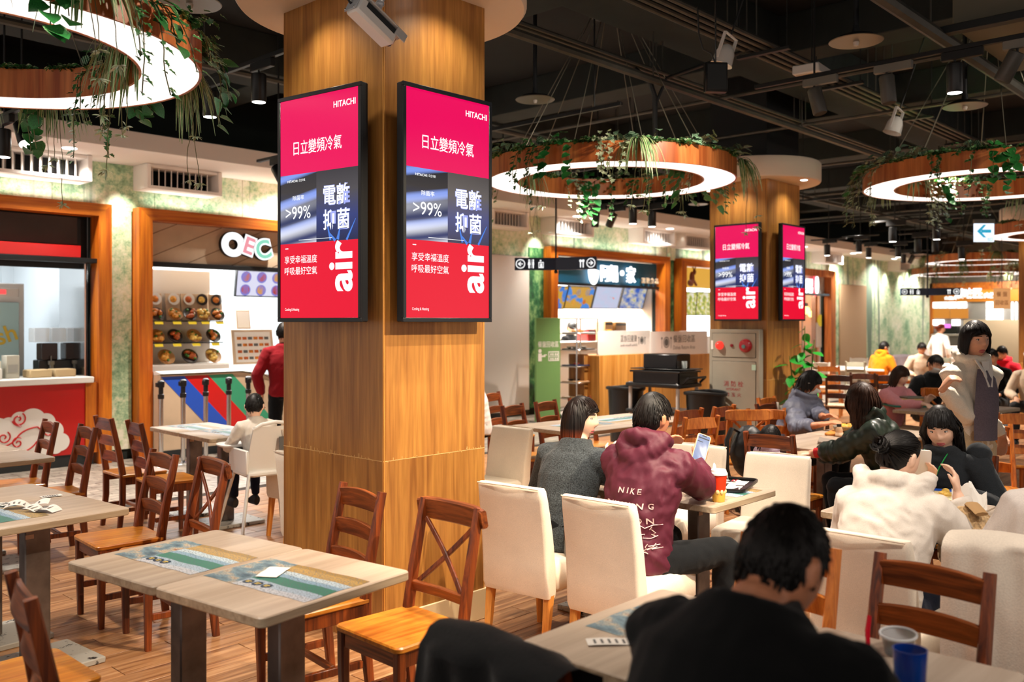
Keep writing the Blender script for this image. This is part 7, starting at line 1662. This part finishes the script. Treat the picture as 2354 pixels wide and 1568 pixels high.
M2 = frameM((-.1, -.178, 1.34), (1, 0, 0), (0, 0, 1)) @ Matrix.Scale(-1, 4, (1, 0, 0)); letter('餐盤回收區', INKG, cn, M2 @ Matrix.Translation((.0, .04, 0)), width=.5, height=.12); letter('Dishes Return Area', INKG, cn, M2 @ Matrix.Translation((.0, -.08, 0)), width=.5, height=.045); plateicon(frameM((.30, -.178, 1.34), (1, 0, 0), (0, 0, 1)), .8)
sp_b = empty('spray_bottle', 'spray bottle with orange trigger on the return counter', 'bottle', (12.9, 9.75, 1.10)); a = MB(); a.lathe([(.04, 0), (.045, .02), (.045, .18), (.015, .25), (.015, .38)], 16); a.build('bottle', GLASSM, sp_b); a = MB(); a.box(-.06, -.015, .40, .07, .015, .44, .006); a.tube([(.05, 0, .40), (.07, 0, .34)], .008, 6); a.build('trigger_head', plain('orange_trigger', '#e8961e', .4), sp_b)
# clearing cart with tub, crate and glass, bins at both sides
ct_ = empty('clearing_cart', 'black clearing cart with grey posts beside the bins', 'cart', (9.98, 6.66, 0), FNX)
for sx in (-.36, .36):
    for sy in (-.22, .22): a = MB(); a.cyl((sx, sy, .1), (sx, sy, .90), .024, n=10); a.build('post', plain('pale_post', '#b8b6b4', .4), ct_); a = MB(); a.cyl((sx-.02, sy, .05), (sx+.02, sy, .05), .05, n=14); a.build('caster', BLACKP, ct_)
for z in (.14, .5, .84): a = MB(); slab(a, rpoly(-.42, -.27, .42, .27, .04), z, z+.05, .01); a.build('shelf', BLACKP, ct_)
a = MB(); a.tube([(-.42, -.2, .9), (-.5, -.2, .97), (-.5, .2, .97), (-.42, .2, .9)], .016, 8); a.build('handle', BLACKP, ct_)
o = empty('bus_tub', 'black bus tub resting on the clearing cart', 'tub', (9.96, 6.62, .89), FNX); a = MB()
a.box(-.33, -.2, 0, .33, .2, .015); a.box(-.35, -.22, .0, -.33, .22, .15, .004); a.box(.33, -.22, 0, .35, .22, .15, .004); a.box(-.35, -.22, 0, .35, -.2, .15, .004); a.box(-.35, .2, 0, .35, .22, .15, .004); a.build('tub', BLACKP, o); a = MB(); a.tube([(-.37, -.24, .15), (.37, -.24, .15), (.37, .24, .15), (-.37, .24, .15), (-.37, -.24, .15)], .014, 6); a.build('rim', BLACKP, o)
o = empty('black_crate', 'black plastic crate on a dark board above the bus tub', 'crate', (10.15, 6.72, 1.055), FNX+.05); a = MB(); a.box(-.25, -.18, .012, .25, .18, .20, .012); a.build('crate', BLACKP, o); a = MB(); a.box(-.42, -.2, 0, .42, .22, .012, .003); a.build('board', BLACK, o)
a = MB(); a.lathe([(.02, 0), (.032, .005), (.038, .1), (.035, .1), (.03, .01), (.001, .008)], 16); a.build('drinking_glass', glass('clear_glass', '#dce6e4', .35), None, loc=(10.1, 6.42, 1.067), label='empty drinking glass beside the black crate', cat='glass')
for X, Y, rz, lb in ((9.95, 6.02, .1, 'black bin standing before the hydrant cabinet'), (10.0, 7.27, -.1, 'black bin at the left end of the clearing cart')):
    o = empty('waste_bin', lb, 'bin', (X, Y, 0), rz); a = MB(); k = 20
    for z0_, z1_, r0, r1 in ((0, .80, .19, .225), ): a.loft([(0, 0, 0), (0, 0, .78)], [(r0, r0*1.1), (r1, r1*1.1)], 20, side=(1, 0, 0), cap=True)
    a.build('body', BLACKP, o); a = MB(); n = 28; a.loft([(.24*cos(2*pi*i/n), .262*sin(2*pi*i/n), .79+.012*cos(4*pi*i/n)) for i in range(n+1)], [(.014, .022)]*(n+1), 8, cap=False); a.build('bag_rim', BLACK, o)
    a = MB(); a.loft([(0, 0, .775), (0, 0, .782)], [(.21, .23)]*2, 20, side=(1, 0, 0)); a.build('dark_opening', BLACK, o)
# ------------------------------------------------------------------ potted plant by the second column
pp = empty('potted_plant', 'tall potted fig plant with glossy green leaves right of the second column', 'potted plant', (10.72, 5.10, 0)); rr = random.Random(8)
a = MB(); a.lathe([(.16, 0), (.20, .02), (.24, .42), (.22, .43), (.2, .38), (.001, .37)], 26); a.build('pot', plain('grey_pot', '#6a625a', .6), pp)
LMF = leafmat('fig_leaf', '#187a22', '#3cb840'); lm = MB(); 
pr = MB(); leafshape(pr, Matrix.Identity(4), 1, .62, 'oval'); fig = pr.mesh('leaf', LMF); st_ = MB()
for bx_, by_, top_ in ((0, 0, 1.62), (-.08, .1, 1.25), (.07, -.05, 1.45)):
    st_.tube([(bx_*.4, by_*.4, .37), (bx_, by_, .9), (bx_*1.6+.03, by_*1.4, top_)], [.012, .010, .006], 7); n = int((top_-.62)/.055)
    for i in range(n):
        z = .64+i*.055+rr.uniform(-.02, .02); f = (z-.37)/(top_-.37); x, y = bx_*(.4+1.2*f), by_*(.4+f); an = i*2.4+bx_*9; sz = rr.uniform(.19, .28)*(1-.25*f)
        q = link('leaf', fig, pp); q.matrix_local = leafM((x, y, z), (cos(an)*1.6, sin(an)*1.6), rr, .45) @ Matrix.Scale(sz, 4)
st_.build('stem', plain('plant_stem', '#5a6a2a', .6), pp)

# ------------------------------------------------------------------ things on tables and chairs
cu = empty('paper_cup', 'red and yellow paper cup with white lid on the table corner', 'cup', (*flo(1652, 1153, .75), .7505)); P = 36/2110*4.75
a = MB(); a.lathe([(.029, 0), (.031, .003), (.0345, .05)], 28); a.build('yellow_band', plain('cup_yellow', '#f0c050', .45), cu); a = MB(); a.lathe([(.0345, .05), (.041, .135)], 28); a.build('red_body', plain('cup_red', '#d83410', .45), cu)
a = MB()
for k in range(9): t = 2*pi*k/9; a.ball((.0325*cos(t), .0325*sin(t), .052), (.0035+.009*abs(sin(t)), .0035+.009*abs(cos(t)), .013), 10, 6)
a.build('cloud_print', plain('cup_cloud', '#f6d890', .5), cu)
a = MB(); a.lathe([(.041, .134), (.045, .137), (.045, .146), (.040, .150), (.038, .162), (.034, .164), (.001, .160)], 28); a.build('lid', WHITEP, cu)
tr = empty('serving_tray', 'black serving tray with paper liner behind the red cup', 'tray', (*flo(1668, 1118, .75), .751), .3)
a = MB(); slab(a, rpoly(-.19, -.13, .19, .13, .03), 0, .008, .002); n = 24; rp = rpoly(-.20, -.14, .20, .14, .035, 5); a.loft([(x, y, .014) for x, y in rp+rp[:1]], [(.006, .010)]*(len(rp)+1), 6, cap=False); a.build('tray', BLACKP, tr)
a = MB(); a.grid(lambda u, v: ((u-.5)*.3, (v-.5)*.2, .010+.012*noise.noise(Vector((u*5, v*5, 1)))), 14, 10); a.build('paper_liner', PAPER, tr)
a = MB(); a.box(.02, -.05, .026, .09, -.042, .0265); a.box(.02, -.035, .026, .08, -.025, .0265); a.build('red_print', RINK, tr)
def crumple(name, lab, cat, loc, w_, d_, hgt, seed, m=PAPER, rz=0, n=12):
    a = MB(); o3 = Vector((seed*2.3, seed, 0)); a.grid(lambda u, v: ((u-.5)*w_, (v-.5)*d_, max(0.0015, hgt*(.5+.9*noise.noise(Vector((u*3.2, v*3.2, 0))+o3))*(1-((u-.5)*1.6)**4))), n, n); return a.build(name, m, None, loc=loc, rz=rz, label=lab, cat=cat, ang=20)
crumple('napkin', 'white napkin rising behind the red paper cup', 'napkin', (*flo(1640, 1120, .75), .76), .12, .12, .12, 3)
crumple('torn_note', 'torn white paper note on the near left table placemat', 'paper', (*flo(628, 1318, .75), .7535), .13, .08, .004, 5, PAPW, .6)
RCP = plain('receipt_paper', '#ded9d4', .8, 0, .05, 60)
def receipt(lab, loc, ln, wd, curl, rz, seed):
    a = MB(); a.grid(lambda u, v: ((u-.5)*ln, (v-.5)*wd, .002+curl*abs(sin(u*pi*1.6+seed))*(.6+.4*v)), 22, 4); o = a.build('receipt', RCP, None, loc=loc, rz=rz, label=lab, cat='receipt')
    t = MB()
    for k in range(7): u = .12+.11*k; z = .0028+curl*abs(sin(u*pi*1.6+seed))*(.8); t.box((u-.5)*ln-.004, -wd*.32, z, (u-.5)*ln+.003, wd*.25, z+.0004)
    t.build('printed_lines', INKG, o); return o
receipt('curled printed receipt standing on the left table placemat', (*flo(62, 1168, .75), .752), .20, .075, .035, -.5, .2); receipt('second curled receipt beside the taller one on the left table', (*flo(98, 1176, .75), .752), .16, .075, .025, -1.0, 1.2)
receipt('small flat receipt near the far corner of the left table', (*flo(118, 1142, .75), .752), .10, .05, .002, -.1, 0); receipt('folded receipt at the picture edge on the left table', (*flo(25, 1160, .75), .752), .12, .07, .008, .2, .6)
receipt('long printed receipt on the bottom right table', (*flo(1425, 1478, .75), .752), .19, .055, .003, -.75, .3)
crumple('tissue', 'crumpled white tissue beside the arm of the person in black', 'tissue', (*flo(1505, 1478, .75), .752), .11, .12, .07, 9)
tb = empty('tumbler', 'translucent blue tumbler on the bottom right table', 'tumbler', (*flo(2092, 1612, .75), .751)); a = MB(); a.lathe([(.030, 0), (.033, .004), (.040, .125), (.037, .125), (.031, .008), (.001, .006)], 30)
mt, nt, b = newmat('blue_plastic'); b.inputs['Base Color'].default_value = hexc('#0a3a9a'); b.inputs['Roughness'].default_value = .12; b.inputs['Alpha'].default_value = .86; a.build('wall', mt, tb)
a = MB(); a.lathe([(.001, .01), (.031, .01), (.0355, .085), (.001, .085)], 26); a.build('drink', plain('dark_drink_blue', '#04123c', .1), tb)
o = empty('clear_box', 'clear plastic food box beside the blue tumbler', 'food box', (*flo(2065, 1500, .75), .751), .2); a = MB(); a.loft([(0, 0, 0), (0, 0, .05)], [(.05, .035), (.06, .045)], 20, side=(1, 0, 0)); a.build('box', glass('clear_plastic', '#4a4a4a', .6), o); a = MB(); n = 24; a.loft([(.062*cos(2*pi*i/n), .047*sin(2*pi*i/n), .05) for i in range(n+1)], .004, 6, cap=False); a.build('rim', glass('clear_rim', '#d0d0d0', .6), o)
a = MB(); a.tube([(0, 0, 0), (.0, .004, .06), (.006, .0, .10), (.016, .0, .095), (.015, .004, .05), (.01, .0, .0)], .004, 7); a.build('hair_clip', plain('red_clear', '#c8142a', .15), None, loc=(*flo(1995, 1500, .75), .751), label='small red loop standing on the table left of the right ladder back chair', cat='clip')
# phone in hand of the person in maroon, phone of the person in fleece
def phone(lab, loc, xd, yd, case, scr, w_=.074, h_=.155):
    o = empty('phone', lab, 'phone'); o.matrix_world = frameM(loc, xd, yd); a = MB(); slab(a, rpoly(-w_/2, -h_/2, w_/2, h_/2, .012), -.005, .005, .002); a.build('case', case, o)
    a = MB(); slab(a, rpoly(-w_/2+.004, -h_/2+.004, w_/2-.004, h_/2-.004, .009), .005, .0058, .0002); a.build('screen', scr, o); return o
pc = Vector(wpt(1612, 1030, 4.83)); ph = phone('phone with lit pale screen held by the person in maroon', pc, (.55, -.62, -.30), (.55, .05, .80), plain('gold_case', '#c8a878', .4), glow('phone_screen', hexc('#aab8e0'), .9))
a = MB(); a.box(-.03, .05, .0059, .03, .056, .0062); a.box(-.03, .03, .0059, .0, .034, .0062); a.box(-.012, .064, .0059, .012, .070, .0062); a.build('screen_text', INK, ph)
pc = Vector(wpt(2121, 1068, 4.80)); phone('pale phone held up by the person in dark fleece', pc, (-.5, .84, .1), (-.25, -.05, .95), plain('pale_case', '#d8ccc0', .35), glow('dim_screen', hexc('#8890a0'), .4), .08, .16)
# hotpot bowl, bowl, spoon before the person in grey
hp = empty('hotpot_bowl', 'black hotpot bowl of red broth before the person in charcoal knit', 'bowl', (4.22, 3.12, .751)); a = MB(); a.lathe([(.06, 0), (.085, .02), (.10, .07), (.094, .072), (.08, .03), (.001, .03)], 30); a.build('bowl', BLACKP, hp); a = MB(); a.lathe([(.001, .062), (.093, .062)], 28); a.build('broth', plain('red_broth', '#c8401a', .25, 0, .4, 30), hp); a = MB(); slab(a, rpoly(-.13, -.11, .13, .11, .02), -.0, .012, .003); a.build('base_board', BLACK, hp)
a = MB(); a.lathe([(.03, 0), (.05, .02), (.062, .05), (.058, .05), (.045, .022), (.001, .01)], 26); a.build('soup_bowl', plain('celadon_bowl', '#cdbf96', .3), None, loc=(4.10, 2.98, .751), label='small pale green bowl beside the black hotpot bowl', cat='bowl')
o = empty('spoon', 'wooden spoon held over the hotpot bowl', 'spoon'); h0 = Vector(woman['R'][0]); a = MB(); a.tube([h0+Vector((.02, -.01, .06)), h0+Vector((.10, -.06, -.04))], .005, 7); a.ball(h0+Vector((.125, -.075, -.06)), (.025, .022, .014), 12, 7); a.build('ladle', plain('spoon_wood', '#b8743a', .5), o)
# handbag on the cream chair
hbg = empty('handbag', 'black leather handbag with chain strap on the cream chair', 'handbag', (3.66, 2.99, .475), .4); a = MB(); a.box(-.09, -.03, 0, .09, .03, .15, .015); a.build('body', plain('black_leather', '#15171c', .3), hbg); a = MB(); a.box(-.092, -.036, .06, .092, -.028, .152, .006); a.build('flap', plain('black_leather_flap', '#20242c', .25), hbg)
ch = MB(); pts = [(.0, -.04, .10), (.04, -.07, .03), (.09, -.09, .008), (.13, -.10, .008), (.16, -.07, .02), (.15, -.03, .04), (.10, -.02, .08)]
for i in range(42):
    t = i/42*(len(pts)-1); k = int(t); p = Vector(pts[k]).lerp(Vector(pts[min(k+1, len(pts)-1)]), t-k); ch.ball(p, .0075, 6, 4)
ch.build('chain_strap', plain('brass_chain', '#c8a860', .25, .9), hbg, kind='stuff')
# black backpack on the amber chair
X, Y = at(1722, 6.7); bp = empty('backpack', 'black backpack with hanging strap on the amber cross back chair', 'backpack', (X, Y, .62), -.4)
m_ = MB(); m_.ball((0, 0, .10), (.15, .10, .19), 16, 10); m_.ball((.02, -.05, .04), (.11, .08, .11), 14, 8); bp_m = link('bag', remesh(m_, .012, plain('black_nylon', '#0c0e12', .5), 'bag', 2, folds(.008, 8, 4)), bp)
a = MB(); a.loft([(-.10, 0, .25), (-.17, -.02, .28), (-.22, -.03, .20), (-.23, -.04, .0), (-.18, -.05, -.22), (-.14, -.05, -.32)], [(.022, .006)]*6, 8); a.build('shoulder_strap', BLACK, bp); a = MB(); a.loft([(-.19, -.05, -.19), (-.13, -.06, -.28), (-.09, -.06, -.40)], [(.010, .003)]*3, 6); a.build('webbing', BLACK, bp)
# bottle, food tray before the lilac jacket
o = empty('sauce_bottle', 'small amber drink bottle with black cap on the table of the green puffer jacket', 'bottle', (*flo(1929, 1004, .75), .751)); a = MB(); a.lathe([(.026, 0), (.029, .004), (.029, .055), (.02, .075), (.016, .08)], 20); a.build('glass_body', glass('amber_glass', '#e8c8a0', .45), o); a = MB(); a.lathe([(.001, .003), (.027, .003), (.027, .042), (.001, .042)], 18); a.build('amber_drink', plain('amber_liquid', '#d86a1a', .2), o); a = MB(); a.lathe([(.018, .078), (.019, .1), (.001, .1)], 16); a.build('cap', BLACKP, o); a = MB(); a.lathe([(.0295, .012), (.0295, .034)], 20); a.build('paper_label', plain('amber_label', '#f0dcc0', .6), o)
o = empty('serving_board', 'wooden serving board with plated food before the lilac grey jacket', 'serving board', (7.35, 3.12, .751), .2); a = MB(); slab(a, rpoly(-.2, -.14, .2, .14, .02), 0, .02, .004); a.build('board', W_BEECH, o); a = MB(); a.lathe([(.05, .02), (.11, .03), (.12, .06), (.11, .06), (.001, .035)], 24, (.03, .0, 0)); a.build('plate', GREYP, o); a = MB()
for k in range(6): a.ball((.03+.05*cos(k), .05*sin(k), .06), (.035, .03, .02), 9, 6)
a.build('food', FOODM[1], o)
a = MB(); a.grid(lambda u, v: ((u-.5)*.3, (v-.5)*.2, .002+.02*v*v), 8, 6); a.build('menu_card', plain('grey_card', '#8a7c70', .6), None, loc=(6.75, 2.98, .751), rz=.4, label='grey menu card on the table between child and green puffer jacket', cat='card')
phone('phone with teal screen lying under the hands at the green puffer jacket', Vector((6.42, 2.82, .757)), (1, .3, 0), (-.3, 1, 0), BLACK, glow('teal_screen', hexc('#7ab8b8'), .6))
# green tray and wooden box before the person in pink
X, Y = flo(2090, 934, .75); gt = empty('green_tray', 'green tray on the table before the person in pink', 'tray', (X, Y, .751), -.75); a = MB(); slab(a, rpoly(-.24, -.16, .24, .16, .03), 0, .02, .005); a.build('tray', plain('green_tray_plastic', '#0f6a58', .35), gt)
wb_ = empty('bento_box', 'pale wooden bento box with grey lid on the green tray', 'box', (X+.03, Y-.02, .772), -.75); a = MB(); a.box(-.15, -.1, 0, .15, .1, .065, .004); a.build('box', plain('pale_bento', '#d8b078', .5), wb_); a = MB(); a.box(-.10, -.09, .066, .11, .09, .085, .006); a.build('lid', plain('grey_lid', '#7a786c', .5), wb_)
a = MB(); a.lathe([(.03, 0), (.038, .01), (.04, .085), (.035, .085), (.03, .02), (.001, .015)], 20); a.build('dark_cup', BLACKP, None, loc=(X-.12, Y+.12, .772), label='dark cup beside the bento box on the green tray', cat='cup')
# table of the white hoodie: paper bag, fur trimmed bag, open box
FUR = fabric('beige_fur', '#c4a47a', 60, .95, .35, 1.0)
crumple('paper_bag', 'white paper bag with printed letters on the table behind the fur bag', 'bag', (*flo(2228, 1180, .75), .752), .17, .15, .16, 14, PAPER, .3, 14)
X, Y = flo(2228, 1172, .75)
o = empty('open_food_box', 'open printed food box with snacks before the person in fleece', 'food box', (*flo(2160, 1150, .75), .752), .3); a = MB(); a.box(-.14, -.1, 0, .14, .1, .03, .004); a.build('box', plain('printed_box', '#d8c8a0', .6, 0, .4, 30), o); a = MB(); a.box(.09, -.105, .0, .145, .105, .034, .003); a.build('blue_label', plain('blue_label', '#1c4aa8', .4), o); a = MB()
for k in range(7): a.ball((-.1+.03*k, .05*sin(k*2), .035), (.022, .02, .014), 8, 5)
a.build('snacks', FOODM[3], o)
fb_ = empty('fur_bag', 'beige fur trimmed coat bundled on the table edge beside the white hoodie', 'coat', (4.15, 1.22, .60)); m_ = MB(); m_.ball((0, 0, .1), (.16, .13, .12), 16, 10); m_.ball((.02, .03, .20), (.09, .08, .08), 14, 8); m_.ball((.0, -.05, -.03), (.17, .12, .10), 14, 8)
link('fur_body', remesh(m_, .010, FUR, 'fur_body', 1, folds(.012, 26, 7)), fb_); a = MB(); a.tube([(-.06, -.05, .27), (-.02, .0, .30), (.04, .02, .27), (.05, -.03, .22)], [(.03, .01)]*4, 8); a.build('suede_fold', plain('suede_tan', '#b08a5c', .8), fb_)
# coats on chairs
def drape(name, lab, cat, loc, rz, w_, hb, hf, m, seed, amp=.02, top=.86, thick=.12, flare=0.0):
    """cloth hung over a chair back: local Y is the chair front"""
    a = MB(); o3 = Vector((seed*1.7, 3, seed)); tot = hb+hf+thick
    def f(u, v):
        t = v*tot; x = (u-.5)*w_
        if t < hb: y, z = -thick/2-.02, top-hb+t; dn = -1
        elif t < hb+thick: q = (t-hb)/thick; y, z = -thick/2*cos(pi*q)*1.25, top+.035*sin(pi*q); dn = 0
        else: y, z = thick/2+.03, top-(t-hb-thick); dn = 1
        n = noise.noise(Vector((x*7, z*2.0, y*2))+o3); n2 = noise.noise(Vector((x*15, z*5, 1))+o3); k = 1-abs(dn)*.0
        return (x*(1+flare*(top-z)), -.27+y+(n*1.3+n2*.5)*amp*(dn if dn else .3)+.012*dn-(.10*(top-z) if dn < 0 else 0)*.4, z+(n*.012 if dn == 0 else 0)-.015*abs(u-.5)**2*4)
    a.grid(f, 40, 44); return a.build(name, m, None, loc=loc, rz=rz, label=lab, cat=cat, ang=80)
drape('black_jacket', 'black jacket hung over the chair at the bottom edge', 'jacket', (1.80, 1.43, .0), FX-.12, .46, .50, .2, fabric('black_jacket_cloth', '#07080a', 120, .8, .2, .3), 3, .034, .905, .09)
drape('pale_coat', 'pale crumpled coat draped over the cream chair at the right edge', 'coat', (3.84, .86, .0), FX+.05, .56, .62, .12, fabric('pale_coat_cloth', '#e8dac8', 160, .9, .06, .25), 6, .030, .88, .16)
X, Y = flo(2085, 826, .90); drape('lilac_coat', 'lilac grey coat draped over the amber chair far down the hall', 'coat', (X+.2, Y, 0), FX+.2, .6, .4, .3, fabric('lilac_coat_cloth', '#b0a4ac', 120), 9, .03, .97, .12)
X, Y = flo(1905, 850, .75); crumple('grey_scarf', 'pale grey coat heaped behind the person in the lilac jacket', 'coat', (8.6, 4.25, .456), .42, .36, .4, 21, fabric('pale_grey_coat', '#b4a898', 120), .4, 16)
# pieces of parts go one level deeper
SUBP = {'paper_tag': 'post', 'gold_mark': 'round_badge', 'screw': 'rear_plate', 'dark_band': 'housing', 'red_lamp': 'upper_door', 'call_button': 'upper_door', 'alarm_bell': 'upper_door', 'bell_boss': 'upper_door', 'pictogram': 'sign_arm', 'mask_strap': 'face_mask', 'screen_text': 'screen', 'seam_piping': 'backrest',
        'care_tag': 'backrest', 'cloud_print': 'yellow_band', 'red_print': 'paper_liner', 'dish_picture': 'screen', 'picture': 'sheet', 'recessed_lamp': 'disc_canopy', 'garnish': 'plate', 'fried_cutlet': 'plate', 'swirl_lines': 'cloud_emblem', 'printed_label': 'body', 'lens': 'barrel'}
I4 = Matrix.Identity(4)
for t in [o for o in COL.objects if o.parent is None and o.type in ('EMPTY', 'MESH')]:
    ks = list(t.children); by = {}
    for k in ks: by.setdefault(k.name.split('.')[0], []).append(k)
    for k in ks:
        b_ = k.name.split('.')[0]; p = by.get(SUBP.get(b_))
        if p:
            q = p[min(by[b_].index(k)*len(p)//len(by[b_]), len(p)-1)]
            if q.matrix_basis == I4: k.parent = q
    if t.name.startswith('hydrant') and 'lower_door' in by:
        for k in by.get('lettering', []): k.parent = by['lower_door'][0]
bpy.data.scenes.remove(TMP)
